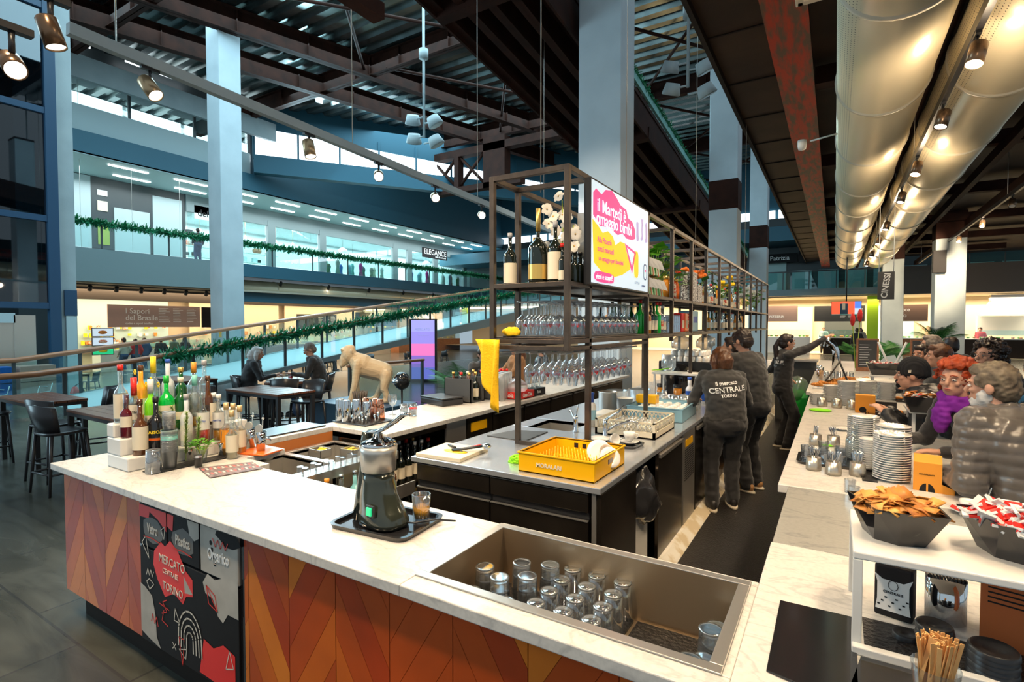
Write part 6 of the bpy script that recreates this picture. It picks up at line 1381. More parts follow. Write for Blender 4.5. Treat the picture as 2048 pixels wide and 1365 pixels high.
t = thing('stirrer_cup', 'glass jar packed with wooden coffee stirrers at the bottom right', 'cup', (.203, 1.47, .958)); MB().lathe([(.036, 0), (.046, .085)], 22, cap=False).build('glass_body', 'clear', t); rnd = random.Random(12)
M['birch'] = mat('birch_stirrer', (.86, .50, .20), .6, var=(30, (.75, .38, .12)))
for k in range(64):
    a = rnd.uniform(0, 6.3); rr = math.sqrt(rnd.random()); T = Matrix.Translation((.031 * rr * math.cos(a), .031 * rr * math.sin(a), .075)) @ Euler((.16 * rr * -math.sin(a) * 1.2, .22 * rr * math.cos(a), rnd.uniform(0, 3))).to_matrix().to_4x4()
    MB().box((0, 0, 0), (.0085, .0018, .14 + .012 * rnd.random()), T=T).build('stirrer', 'birch', t)
for i, (x, y, r, n) in enumerate(((.235, 1.735, .042, 5), (.335, 1.66, .05, 6), (.175, 1.74, .03, 1))):
    p0 = None
    for k in range(n):
        loc = (x + .002 * (k % 2), y, CZ + .008 + k * .011)
        if p0 is None: p0 = thing('lid', 'black ribbed cup lid in the %s pile on the ribbed mat' % ('middle', 'right', 'left')[i], 'lid', loc, group='black lids in the %s pile' % ('middle', 'right', 'left')[i]); MB().lathe([(r, 0), (r * .97, .01), (r * .9, .014), (r * .8, .008), (r * .45, .010), (r * .4, .006), (0, .006)], 26, cap=False).build('lid_body', 'black', p0)
        else: dup(p0, loc)
t = thing('menu_card', 'rust orange printed card box at the right under the stand', 'sign', (.36, 1.84, CZ), -.25); MB().box((.05, 0, .10), (.13, .03, .20)).build('card_body', mat('rust_card', (.52, .13, .03), .6), t); b = MB()
for k in range(5): b.b2((-.0, -.0165, .17 - .013 * k), (.10, -.0155, .174 - .013 * k + (.006 if k == 0 else 0)))
b.build('print', 'printblack', t)
# box of stirrers, plates, cutlery
t = thing('coffee_box', 'orange cardboard stirrer dispenser with a black coffee bean print by the plate stack', 'box', (.425, 3.40, CZ), -.12); M['card2'] = M['card']
b = MB(); b.b2((-.065, -.05, 0), (.05, .05, .15)).add([(-.065, -.05, .15), (.05, -.05, .15), (.05, .05, .175), (-.065, .05, .175)], [(0, 1, 2, 3)]).add([(-.065, -.05, .15), (-.065, .05, .175), (-.065, .05, .15)], [(0, 1, 2)]).add([(.05, -.05, .15), (.05, .05, .15), (.05, .05, .175)], [(0, 1, 2)]); b.build('box_body', 'card', t)
MB().b2((.05, -.05, 0), (.10, .05, .004)).b2((.096, -.05, 0), (.10, .05, .03)).add([(.05, -.05, .0), (.10, -.05, 0), (.10, -.05, .03), (.05, -.05, .05)], [(0, 1, 2, 3)]).build('chute', 'card', t)
b = MB()
for s in (-1, 1): b.add([(-.008 + s * .004, -.0508, .0)] + [(-.008 + s * (.004 + .028 * math.sin(k * PI / 16)), -.0508, .045 * math.cos(k * PI / 16)) for k in range(9)][::-1], [tuple(range(10))])
b.build('bean_print', 'printblack', t); fonts('DOLCIFICANTE', .009, 'printblack', t, TP((-.01, -.051, .09), (0, -1, 0))); fonts('ZUCCHERO', .02, 'printgrey', t, TP((.0505, 0, .10), (1, 0, 0)), sx=.8)
def plates(label, grp, x, y, n, r, z=CZ + .004, dz=.0125):
    q = None
    for k in range(n):
        loc = (x + .0012 * (k % 3 - 1), y + .001 * (k % 2), z + k * dz)
        if q is None: q = plate(label, loc, r, grp=grp, name='plate')
        else: dup(q, loc)
plates('white plate in the tallest nearest stack on the service counter', 'plates in the nearest stack', .275, 3.50, 20, .087)
plates('white plate in the second stack behind the nearest one', 'plates in the second stack', .30, 3.78, 20, .088)
plates('white plate in the third stack behind the carafe', 'plates in the third stack', .16, 3.92, 22, .085)
plates('small saucer in the low stack between the plate stacks', 'saucers between the stacks', .18, 3.70, 14, .05)
plates('white plate in the far group of stacks, left stack', 'far plates left', -.02, 6.75, 14, .085); plates('white plate in the far group of stacks, middle stack', 'far plates middle', .13, 6.55, 20, .10); plates('white plate in the far group of stacks, right stack', 'far plates right', .30, 6.95, 18, .10); plates('white plate in the rearmost stack near the white stand', 'far plates rear', .50, 7.2, 16, .09); plates('small saucer in the low pile by the far steel cups', 'far saucers', -.15, 6.45, 9, .07)
M['spoon'] = M['chrome']; sp = None
def cutlery_cup(label, loc, n=15, r=.037, h=.075, seed=0):
    global sp
    t = thing('cutlery_cup', label, 'cup', loc); MB().lathe([(0, 0), (r * 1.05, 0), (r * 1.1, h * .25), (r, h), (r * .95, h), (r * .95, .004)], 24, cap=False).build('cup_body', 'steelw', t); rnd = random.Random(seed)
    for k in range(n):
        a = rnd.uniform(0, 6.3); rr = rnd.uniform(.2, .8) * r
        rot = (rnd.uniform(-.28, .28), rnd.uniform(-.28, .28), rnd.uniform(0, 6.3)); lc = (loc[0] + rr * math.cos(a) * .6, loc[1] + rr * math.sin(a) * .6, loc[2] + .05)
        if sp is None:
            sp = thing('teaspoon', 'steel teaspoon standing in a steel cutlery cup', 'spoon', lc, group='teaspoons in the cutlery cups'); sp.rotation_euler = rot
            MB().tube([(0, 0, -.04), (0, 0, .03), (0, 0, .075), (0, 0, .085)], [.0016, .0022, .0048, .002], 0, 6, flat=.4).build('handle', 'chrome', sp); MB().ball((0, 0, -.045), (.010, .003, .014), 0, 10).build('bowl', 'chrome', sp)
        else: dup(sp, lc, rot)
M['steelw'] = mat('warm_brushed_steel', (.68, .62, .52), .3, .9)
cps = [(((-0.093, 3.516, 0.954)), 'left'), ((0.006, 3.457, 0.954), 'middle'), ((0.121, 3.505, 0.954), 'right')]
for i, (p, nm) in enumerate(cps): cutlery_cup('%s steel cup of teaspoons in the front row of three' % nm, p, 16, seed=i)
for i, p in enumerate(((-0.104, 4.261, 0.954), (0.005, 4.274, 0.954), (0.118, 4.343, 0.954), (0.205, 4.362, 0.954))): cutlery_cup('%s steel cup of teaspoons in the row behind the tray of glasses' % wh[i].replace('nearest', 'first'), p, 9, seed=9 + i)
for i in range(4): cutlery_cup('%s steel cup beside the far stacks of plates' % wh[i].replace('nearest', 'first'), (-.10 + .13 * i, 6.3 - .02 * i, CZ + .004), 0, .045, .09)
t = thing('tray', 'black tray of shot glasses behind the front cutlery cups', 'tray', (.02, 3.76, CZ + .004)); traymesh(.42, .30, .04, .018).build('tray_body', 'blackgloss', t)
tag(MB().b2((.14, 3.40, CZ + .004), (.21, 3.75, CZ + .01)).build('rubber_mat', 'rubber'), 'ribbed black strip of matting left of the tallest plate stack', 'mat')
g = None; rnd = random.Random(14)
for i in range(4):
    for j in range(3):
        loc = (-.13 + i * .085 + rnd.uniform(-.01, .01), 3.67 + j * .09, CZ + .012)
        if g is None: g = tumbler('shot_tumbler', 'small clear glass crowded on the black tray on the service counter', loc, .03, .065, False, 10, 'small glasses on the black tray')
        else: dup(g, loc)
        if (i + j) % 3 == 0: dup(g, (loc[0], loc[1], loc[2] + .035), label='small clear glass stacked in another on the black tray', group='stacked small glasses on the black tray')
tumbler('shot_tumbler', 'single clear shot glass standing before the crisps bowl, nearer one', (0.092, 3.019, 0.952), .026, .065, False, 10); tumbler('shot_tumbler', 'single clear shot glass before the crisps bowl, farther one', (0.078, 3.134, 0.955), .026, .065, False, 10)
t = thing('carafe', 'empty clear glass bottle with straight neck behind the teaspoons', 'bottle', (0.113, 3.840, 0.954)); MB().lathe([(0, .003), (.045, .0), (.047, .01), (.047, .13), (.038, .155), (.018, .168), (.017, .23), (.02, .232), (.02, .245), (.016, .245)], 26, cap=False).build('bottle_glass', 'clear', t)
o = MB().ball((0, 0, .008), (.05, .02, .008), 0, 10).build('cleaning_cloth', 'greencloth'); o.location = (-.02, 4.25, CZ + .004); tag(o, 'lime green cloth peeping between the rear cutlery cups', 'cloth')
o = MB().ball((0, 0, .012), (.10, .07, .014), 0, 14).build('cleaning_cloth', 'greencloth'); o.location = (-.11, 5.95, CZ + .004); tag(o, 'lime green cloth spread on the far white counter by the saucers', 'cloth')
def coffee_set(label, p, spoon=True, pk=None, r=.07, tall=False):
    plate('white saucer under the ' + label, p, r); cup(label, (p[0], p[1], p[2] + .008), (0, 0, -.4), .95 if not tall else 1.1, coffee=1)
    if spoon: q = dup(sp, (p[0] + .05, p[1] - .01, p[2] + .055), (.3, .1, .5), label='teaspoon leaning in the ' + label); q['group'] = None; del q['group']
    if pk: o = MB().box((0, 0, 0), (.045, .022, .004)).build('sugar_packet', 'red'); o.location = (p[0] - .045, p[1] - .02, p[2] + .022); o.rotation_euler = (.2, .3, -.4); tag(o, 'red sugar packet on the saucer of the ' + label, 'packet')
coffee_set('espresso cup nearest the sauce packets at right', (0.525, 3.057, 0.954), True, True); coffee_set('espresso cup at the right edge of the service counter', (0.674, 3.327, 0.954), False)
coffee_set('cappuccino cup in the middle of the white counter', (0.194, 6.310, 0.954), False, r=.10, tall=True)
plate('white plate left on the counter behind the carafe', (0.082, 4.997, 0.954), .10); plate('white plate lying between the trays at right', (0.471, 7.227, 0.954), .09)
M['pastry'] = mat('baked_pastry', (.80, .36, .07), .5, var=(18, (.50, .15, .02)))
def croissant(b, c, s=1, rz=0):
    R = Matrix.Translation(c) @ Matrix.Rotation(rz, 4, 'Z')
    for k in range(7):
        a = -1.3 + k * .433; b.ball((.045 * s * math.sin(a), .03 * s * (math.cos(a) - .5), .018 * s), (.014 * s, .024 * s * (1 - abs(k - 3) * .17), .022 * s * (1 - abs(k - 3) * .16)), 0, 9, T=R)
    return b
t = thing('tray', 'black tray with a croissant plate before the customers', 'tray', (0.462, 5.903, 0.954), -.1); traymesh(.42, .30, .04, .016).build('tray_body', 'blackgloss', t)
p = t.location; plate('white plate under the croissants', (p.x, p.y, p.z + .008), .11)
for i in range(2): o = croissant(MB(), (0, 0, 0), 1.2, i).build('croissant', 'pastry'); o.location = (p.x - .03 + .08 * i, p.y, p.z + .025); tag(o, ('left', 'right')[i] + ' croissant on the tray before the customers', 'croissant')
t = thing('tray', 'black tray with paper and a half eaten pastry by the phone hands', 'tray', (0.495, 7.241, 0.954), -.05); traymesh(.48, .32, .04, .016).build('tray_body', 'blackgloss', t); p = t.location
o = MB().ball((0, 0, .02), (.12, .03, .02), 0, 12).build('paper_wrap', 'bluecrate'); o.location = (p.x - .08, p.y + .02, p.z + .01); tag(o, 'crumpled blue and white paper wrap on the rear tray', 'paper'); o = croissant(MB(), (0, 0, 0), .9).build('pastry_piece', 'pastry'); o.location = (p.x + .12, p.y, p.z + .012); tag(o, 'half eaten pastry on the rear tray', 'pastry')
# mid stand with basket
t = thing('counter_stand', 'white metal stand carrying a black basket among the customers', 'stand', (.48, 5.0, CZ + .004)); MB().b2((0, -.15, .19), (.36, .25, .205)).build('upper_shelf', 'white', t, bev=.003)
for x, y in ((.02, -.13), (.32, -.13), (.02, .22), (.32, .22)): MB().b2((x, y, 0), (x + .02, y + .02, .19)).build('leg', 'white', t)
def basket(label, loc, fill, s=1):
    t = thing('snack_basket', label, 'basket', loc); b = MB(); a, c, h = .155 * s, .11 * s, .11 * s
    o = [(-a, -c, h), (a, -c, h), (a, c, h), (-a, c, h)]; q = [(-a * .72, -c * .7, 0), (a * .72, -c * .7, 0), (a * .72, c * .7, 0), (-a * .72, c * .7, 0)]; i_ = [(x * .94, y * .93, z) for x, y, z in o]; j_ = [(x * .95, y * .95, .006) for x, y, z in q]
    b.add(q + o + i_ + j_, [(k, (k + 1) % 4, 4 + (k + 1) % 4, 4 + k) for k in range(4)] + [(4 + k, 4 + (k + 1) % 4, 8 + (k + 1) % 4, 8 + k) for k in range(4)] + [(8 + k, 8 + (k + 1) % 4, 12 + (k + 1) % 4, 12 + k) for k in range(4)] + [(3, 2, 1, 0), (12, 13, 14, 15)]); b.build('basket_body', 'blackgloss', t); rnd = random.Random(int(loc[1] * 10))
    for k in range(44):
        T = Matrix.Translation((rnd.uniform(-.8, .8) * a, rnd.uniform(-.75, .75) * c, h * .85 + rnd.uniform(0, .035))) @ Euler((rnd.uniform(-.5, .5), rnd.uniform(-.6, .6), rnd.uniform(0, 6))).to_matrix().to_4x4()
        if fill == 's' or k % 2: MB().box((0, 0, 0), (.085, .012, .006), 0, T=T).box((0, 0, 0), (.03, .0125, .0065), 1, T=T).build('sachet', ['paper', 'red'], t)
        else: MB().box((0, 0, 0), (.05, .04, .004), 0, T=T).build('crisp', 'pastry', t)
basket('black basket of crisps and sugar sachets on the stand before the bearded customer', (.60, 4.88, CZ + .21), 'c', 1.05); basket('black basket of sugar sachets on the second stand farther down the counter', (.52, 7.6, CZ + .26), 's', 1.25)
t = thing('counter_stand', 'white metal stand under the far basket of sachets', 'stand', (.36, 7.5, CZ + .004)); MB().b2((0, -.1, .24), (.38, .25, .255)).build('upper_shelf', 'white', t)
for x, y in ((.02, -.08), (.34, -.08), (.02, .22), (.34, .22)): MB().b2((x, y, 0), (x + .02, y + .02, .24)).build('leg', 'white', t)
MB()
t = thing('coffee_box', 'orange cardboard stirrer box by the far stacks of plates', 'box', (.26, 6.1, CZ + .004)); MB().b2((-.08, -.06, 0), (.08, .06, .17)).build('box_body', 'card', t, bev=.004); MB().lathe([(0, 0), (.03, 0)], 12, T=Matrix.Translation((-.02, -.061, .03)) @ Euler((PI / 2, 0, 0)).to_matrix().to_4x4(), cap=False).build('bean_print', 'printblack', t)
for i, (x, y, w_) in enumerate(((.42, 6.3, .2), (.6, 5.55, .18))): t = thing('cutlery_box', ('far', 'near')[i] + ' low black box on the service counter by the white stand', 'box', (x, y, CZ + .004)); MB().b2((-w_ / 2, -.08, 0), (w_ / 2, .08, .10)).build('box_body', 'black', t, bev=.004)
for i, y in enumerate((8.15, 8.6, 9.1)):
    t = thing('pastry_plate', ('nearest', 'middle', 'farthest')[i] + ' white board of pastries on the far counter', 'board', (-.02 + .15 * i, y, CZ + .004)); MB().b2((-.22, -.16, 0), (.22, .16, .02)).build('board_body', 'porcelain', t, bev=.004)
    for k in range(7): o = croissant(MB(), (0, 0, 0), 1.35, k).build('croissant', 'pastry'); o.location = (t.location.x - .17 + .055 * k, y - .06 + .06 * (k % 3), CZ + .03 + .02 * (k % 2)); o['label'] = 'golden pastry on the %s pastry board of the far counter' % ('nearest', 'middle', 'farthest')[i]; o['category'] = 'pastry'; o['group'] = 'pastries on the %s board' % ('nearest', 'middle', 'farthest')[i]
t = thing('leaning_display', 'leaning black framed panel propped over the pastries', 'sign', (-.02, 8.35, CZ)); MB().add([(-.12, 0, .02), (.08, 0, .36), (.10, .03, .36), (-.10, .03, .02), (-.12, .26, .02), (.08, .26, .36), (.1, .29, .36), (-.1, .29, .02)], [(0, 1, 2, 3), (4, 7, 6, 5), (0, 4, 5, 1), (3, 2, 6, 7), (1, 5, 6, 2), (0, 3, 7, 4)]).build('panel', 'black', t); MB().cyl((.08, .14, .35), (.2, .14, .02), .012).build('prop', 'black', t)
t = thing('griddle', 'black and steel food warmer on the far counter', 'food warmer', (.42, 8.2, CZ + .004)); MB().b2((-.17, -.2, 0), (.3, .2, .12)).build('body', 'black', t); MB().b2((-.18, -.21, .12), (.31, .21, .14)).build('rim', 'steel', t)
# beer taps, planters, boards, green bin
t = thing('beer_tap', 'shiny chrome beer tap column with curved head before the reaching barista', 'tap', (.02, 9.9, CZ)); MB().tube([(0, 0, 0), (0, 0, .42), (-.04, 0, .52), (-.14, 0, .62), (-.24, .0, .62)], [.055, .05, .06, .06, .04], 0, 18).build('column', 'chrome', t)
for k in range(3): MB().tube([(-.1 - .05 * k, .03, .60), (-.12 - .05 * k, -.06, .50)], .012).build('spout', 'chrome', t)
for i, (x, y) in enumerate(((-.20, 9.6), (-.17, 9.2))): filled('beer_glass', ('farther', 'nearer')[i] + ' tall glass of amber beer by the tap', (x, y, CZ + .01 + 0), .04, .2, 'beer' if 'beer' in M else 'orangeliq', .75)
for i in range(5): tumbler('tumbler', 'glass on the drip tray by the beer tap', (-.1 + .08 * i, 9.35, CZ + .005), .036, .14, True, group='glasses by the beer tap')
tag(MB().b2((-.95, 11.0, 1.12), (-.25, 11.5, 1.15)).build('tap_shelf', 'steel'), 'raised steel shelf joining the counter beyond the barista', 'shelf'); tag(MB().b2((-.95, 11.1, 0), (-.28, 11.45, 1.12)).build('cross_cabinet', 'darkgrey'), 'dark cabinet closing the far end of the bar aisle', 'cabinet')
t = thing('green_crate', 'bright green plastic crate holding a clear bag at the aisle end', 'crate', (-.50, 10.6, .02)); MB().box((0, 0, .30), (.40, .40, .60)).build('crate_body', 'green', t, bev=.01); b = MB(); b.ball((-.05, -.05, .62), (.2, .2, .26), 0, 16); b.v = [(x * (1 + .25 * noise.noise(Vector((x, y, z)) * 8)), y, z) for x, y, z in b.v]; b.build('clear_bag', 'plasticcup', t)
tag(MB().b2((-.44, 9.6, .0), (-.36, 14.2, .62)).build('cladding_board', 'green'), 'green board standing in for green crates and their reflection on the floor', 'panel')  # added board: its green paints in the crates and their floor reflection
for i, (x, y, s) in enumerate(((.34, 11.5, 1), (1.35, 11.5, 1))):
    t = thing('chalkboard', ('left', 'right')[i] + ' small wooden framed chalkboard standing on the far counter', 'board', (x - .22 * i, y, CZ)); MB().b2((0, 0, 0), (.34 - .06 * i, .03, .60)).build('frame', 'handrail', t); MB().b2((.03, -.006, .08), (.31 - .06 * i, .0, .57)).build('slate', 'darkgrey', t); b = MB(); rnd = random.Random(i)
    for k in range(9): b.b2((.05, -.008, .12 + .045 * k), (.05 + rnd.uniform(.1, .2), -.006, .128 + .045 * k))
    b.build('chalk_writing', 'lettwhite', t)
t = thing('menu_stand', 'white crossed metal easel on the far counter', 'stand', (.85, 11.2, CZ)); MB().cyl((-.2, 0, .55), (.02, 0, 0), .018).build('leg', 'white', t); MB().cyl((.2, 0, .55), (-.02, 0, 0), .018).build('leg', 'white', t)
tag(MB().b2((.74, 10.2, CZ - .04), (1.6, 14.2, CZ)).build('marble_counter', 'marble'), 'far side counter carrying the plants and chalkboards', 'counter'); tag(MB().b2((.80, 10.3, 0), (1.5, 14.1, CZ - .04)).build('undercounter_cabinet', 'plinth'), 'dark base of the far side counter', 'cabinet')
tag(MB().b2((-.10, .25, 0), (.62, 14.4, CZ - TH)).build('undercounter_cabinet', 'darksteel'), 'dark base carcass under the service counter', 'cabinet')

# ---------------- tables, stools and plants of the hall
def table(label, loc, rz, w_, d_, h):
    t = thing('slatted_table', label, 'table', loc, rz)
    n = 5
    for k in range(n): MB().b2((-w_ / 2, -d_ / 2 + k * d_ / n + .004, h - .03), (w_ / 2, -d_ / 2 + (k + 1) * d_ / n - .004, h)).build('slat', 'tabletop', t, bev=.003)
    MB().b2((-w_ / 2 + .01, -d_ / 2 + .01, h - .07), (w_ / 2 - .01, d_ / 2 - .01, h - .032)).build('frame', 'chair', t)
    for sx in (-1, 1):
        for sy in (-1, 1): MB().box((sx * (w_ / 2 - .035), sy * (d_ / 2 - .035), (h - .07) / 2), (.05, .05, h - .07)).build('leg', 'chair', t)
    return t
def stool(label, loc, rz, h=.66, group=None):
    t = thing('bar_stool', label, 'stool', loc, rz, group)
    loft([(0, 0, h - .035, .19, .185, .6), (0, 0, h - .01, .215, .205, .6), (0, 0, h, .20, .19, .6)], 24).build('seat', 'chair', t)
    b = MB(); vs = []; n = 10
    for i in range(n + 1):
        a = -1.05 + 2.1 * i / n; x, y = .235 * math.sin(a), -.235 * math.cos(a) + .02
        for z, k in ((h - .02, .92), (h + .12, 1), (h + .30 - .03 * abs(a), 1.08)): vs.append((x * k, y * k - (z - h) * .12, z))
    b.add(vs, [(3 * i + j, 3 * i + 3 + j, 3 * i + 4 + j, 3 * i + 1 + j) for i in range(n) for j in range(2)], 0, True); o = b.build('backrest', 'chair', t); m = o.modifiers.new('solid', 'SOLIDIFY'); m.thickness = .018
    for sx in (-1, 1):
        for sy in (-1, 1): MB().cyl((sx * .165, sy * .155, h - .03), (sx * .205, sy * .20, 0), .019, .014, seg=8).build('leg', 'chair', t)
    b = MB()
    for p, q in (((-.19, -.185), (.19, -.185)), ((-.19, .185), (.19, .185)), ((-.19, -.185), (-.19, .185)), ((.19, -.185), (.19, .185))): b.cyl((*p, .22), (*q, .22), .012, seg=6)
    b.build('footrest', 'chair', t); return t
table('slatted wood topped table at the far left nearest the elevator panels', (-8.85, 2.64, 0), .0, 1.25, .55, .85)
table('slatted wood topped table directly behind the white bottle riser', (-6.85, 2.75, 0), 0, 1.3, .62, .83)
table('empty slatted table in the middle before the elderly couple', (-7.05, 4.70, 0), 0, 1.25, .62, .85)
table('slatted table where the elderly couple sit', (-8.08, 5.68, 0), -.64, .95, .62, .85)
table('slatted table half hidden at the left of the glass balustrade', (-9.9, 4.9, 0), 0, 1.2, .6, .85)
for i, (x, y, rz, lb) in enumerate(((-7.15, 2.28, .1, 'black stool nearest the left end of the bar, back turned'), (-7.75, 2.42, .2, 'black stool just left of the nearest one'), (-9.35, 2.25, -.2, 'black stool cut by the left picture edge'), (-8.55, 3.10, 2.9, 'black stool behind the far left table'), (-7.0, 3.35, 3.0, 'black stool behind the table near the riser'),
        (-7.7, 4.25, .1, 'black stool left front of the empty middle table'), (-6.8, 5.15, 3.3, 'black stool behind the right end of the empty middle table'), (-8.2, 4.1, .0, 'black stool left of the empty middle table'), (-8.6, 5.3, .3, 'pale backed stool behind the bottles by the couple'), (-9.3, 4.4, 0, 'black stool at the left hidden table'), (-7.74, 6.12, 2.5, 'black stool under the elderly man in the dark jacket'), (-8.42, 5.22, -.64, 'black stool under the white haired person'), (-7.55, 5.3, .9, 'black stool pulled up before the couple table'))):
    stool(lb, (x, y, 0), rz)
t = thing('tea_glass', 'left glass of red drink on the table of the couple', 'glass', (-8.10, 5.80, .85)); MB().lathe([(.03, 0), (.04, .11), (.037, .11), (.028, .005)], 16, cap=False).build('glass_body', 'glass', t); MB().lathe([(0, .005), (.029, .005), (.034, .07), (0, .07)], 14).build('drink', 'rose', t); dup(t, (-7.95, 5.68, .85), label='right glass of orange red drink on the table of the couple')
tag(MB().b2((-8.2, 5.5, .85), (-7.98, 5.75, .865)).build('tray', 'black', bev=.004), 'flat black tray on the table of the couple', 'tray')
# balustrade stub behind the wooden ape
balustrade(-8.2, 7.15, 9.4, [7.2, 8.2, 9.35], 'short glass balustrade with wooden rail behind the carved ape', lambda y: .98, lambda y: 0, rr=.045)
# carved ape
M['apewood'] = mat('pale_carved_wood', (.88, .68, .42), .6, var=(3, (.74, .52, .30)), grain=(1, 1, 6))

# ================================================================ PEOPLE
def remesh(mb, name, m_, parent, vox, smooth=4, disp=None, mats=None, pick=None, dec=None):
    o = mb.build('tmp', 'skin'); r = o.modifiers.new('r', 'REMESH'); r.mode = 'VOXEL'; r.voxel_size = vox; r.use_smooth_shade = True
    if smooth: s = o.modifiers.new('s', 'SMOOTH'); s.iterations = smooth; s.factor = .5
    if dec: d = o.modifiers.new('d', 'DECIMATE'); d.ratio = dec
    bpy.context.view_layer.update()
    me = bpy.data.meshes.new_from_object(o.evaluated_get(bpy.context.evaluated_depsgraph_get())); bpy.data.objects.remove(o)
    if disp:
        ns = [v.normal.copy() for v in me.vertices]
        for v, n in zip(me.vertices, ns): v.co += n * disp(v.co)
    me.materials.clear()
    for q in (m_ if isinstance(m_, (list, tuple)) else [m_]): me.materials.append(M[q] if isinstance(q, str) else q)
    for p in me.polygons: p.use_smooth = True
    if pick:
        for p in me.polygons: p.material_index = pick(p.center)
    me.name = name; o = bpy.data.objects.new(name, me); COL.objects.link(o)
    if parent: o.parent = parent
    return o
def ik(a, c, l1, l2, pole):
    a, c = Vector(a), Vector(c); d = c - a; L = min(d.length, (l1 + l2) * .995); dn = d.normalized(); c = a + dn * L
    k = (l1 * l1 - l2 * l2 + L * L) / (2 * L); h = math.sqrt(max(l1 * l1 - k * k, 0)); p = Vector(pole); p = (p - dn * p.dot(dn)).normalized()
    return a + dn * k + p * h, c
def folds(sc, am, quilt=0):
    def f(p):
        if quilt: return .010 * (abs(math.sin((p.z + .3 * abs(p.x) * 0 + .012 * math.sin(p.x * 9)) * PI / quilt)) ** .45) - .004 + noise.noise(Vector((p.x * 30, p.y * 30, p.z * 12))) * .007
        return noise.noise(Vector((p.x * sc, p.y * sc, p.z * sc * 1.8))) * am + noise.noise(Vector((p.x * sc * 2.3, p.y * sc * 2, p.z * sc * 3))) * am * .5
    return f
def person(label, loc, rz, H=1.7, bulk=1.0, lean=0.0, side=0.0, hyaw=0, hpitch=0, hands=None, feet=None, top='blackcloth', bottom='blackcloth', shoes='shoe', skin='skin', hair=None, hairm='hairdark', seat=None,
           vox=.012, glasses=False, hood=False, quilt=0, scarf=None, face=True, upper=False, pole=None, belly=0, beard=None):
    k = H / 1.72; B = bulk
    root = None
    hip = seat if seat else .53 * H
    def spine(t):  # 0 hips .. 1 neck base
        a = lean * t; L = .30 * H * t
        return Vector((side * t * .12, L * math.sin(a), hip + L * math.cos(a)))
    nb = spine(1.0); hd = nb + Vector((side * .03, math.sin(lean * .8 + .12) * .12 * k, .125 * k * math.cos(lean * .5)))
    rot = Euler((0, 0, hyaw)).to_matrix().to_4x4() @ Euler((-hpitch, 0, 0)).to_matrix().to_4x4(); HT = Matrix.Translation(hd) @ rot @ Matrix.Scale(k, 4)
    shw = .175 * k * (0.9 + .1 * B); sh = [nb + Vector((s * shw, -.01, -.055 * k)) for s in (-1, 1)]
    hp = [spine(0) + Vector((s * .085 * k * B, 0, -.02)) for s in (-1, 1)]
    if hands is None: hands = [(-.24, .06, hip - .02), (.24, .06, hip - .02)]
    if feet is None: feet = [(-.1, 0, 0), (.1, .05, 0)]
    if pole is None: pole = [(-.5, -1, -.4), (.5, -1, -.4)]
    arms = [ik(sh[i], hands[i], .29 * k, .26 * k, pole[i]) for i in (0, 1)]
    ank = [Vector(f) + Vector((0, 0, .08)) for f in feet]
    knees = [ik(hp[i], ank[i], .245 * H, .245 * H, (0, 1, .1))[0] for i in (0, 1)]
    def trunk(b, g, t0=-.12, t1=1.0):
        prof = [(-.15, .10, .085), (-.08, .155, .115), (0, .172, .125 + belly * .3), (.22, .158, .115 + belly), (.42, .158, .115 + belly * .9), (.62, .172, .12 + belly * .3), (.82, .185, .115), (.94, .15, .095), (1.02, .085, .075)]
        rings = []
        for t, rx, ry in prof:
            if t < t0 or t > t1 + .03: continue
            c = spine(t) if t >= 0 else spine(0) + Vector((0, 0, t * .3 * H)); rings.append((c, rx, ry))
        seg = 20; vs = []; fs = []
        for i, (c, rx, ry) in enumerate(rings):
            a = lean * max(0, prof[i][0])
            for j in range(seg):
                q = 2 * PI * j / seg; x = (rx * k * B + g) * math.cos(q); y = (ry * k * B + g) * math.sin(q)
                vs.append((c.x + x, c.y + y * math.cos(a), c.z - y * math.sin(a)))
        n = len(rings)
        for i in range(n - 1):
            for j in range(seg): l = (j + 1) % seg; fs.append((i * seg + j, i * seg + l, (i + 1) * seg + l, (i + 1) * seg + j))
        fs += [tuple(reversed(range(seg))), tuple((n - 1) * seg + j for j in range(seg))]; b.add(vs, fs, 0, True)
    def limb(b, pts, rs): b.tube(pts, rs, 0, 12); [b.ball(p, r, 0, 12) for p, r in zip(pts, rs)]
    # body
    b = MB(); trunk(b, -.004, -.12, .80); b.cyl(nb - Vector((0, 0, .03)), hd - Vector((0, .0, .04)), .056 * k, .052 * k)
    for i in (0, 1):
        el, hn = arms[i]; limb(b, [sh[i], el, hn], [.048 * k, .036 * k, .024 * k])
        d = (hn - el).normalized(); sx = -1 if i == 0 else 1
        side_ = d.cross(Vector((0, 0, 1))); side_ = side_.normalized() if side_.length > .2 else Vector((1, 0, 0)); up = side_.cross(d).normalized()
        pc = hn + d * .045 * k; T = Matrix((side_, d, up)).transposed().to_4x4(); T.translation = pc
        b.ball((0, 0, 0), (.040 * k, .052 * k, .018 * k), 0, 12, T=T)
        for q in range(4):
            x = (-.028 + .0187 * q) * k; L = (.062, .072, .068, .052)[q] * k
            b.tube([T @ Vector((x, .03 * k, 0)), T @ Vector((x * 1.1, .03 * k + L * .5, -.006)), T @ Vector((x * 1.05, .03 * k + L * .85, -.024))], [.0105 * k, .0098 * k, .0085 * k], 0, 8)
        b.tube([T @ Vector((-sx * .03 * k, -.02 * k, -.004)), T @ Vector((-sx * .052 * k, .01 * k, -.012)), T @ Vector((-sx * .05 * k, .04 * k, -.022))], [.0125 * k, .0115 * k, .009 * k], 0, 8)
        if not upper: limb(b, [hp[i], knees[i], ank[i]], [.075 * k, .05 * k, .035 * k])
    if not upper:
        for i in (0, 1): b.ball(Vector(feet[i]) + Vector((0, .05, .045)), (.04, .12, .04), 0, 10)
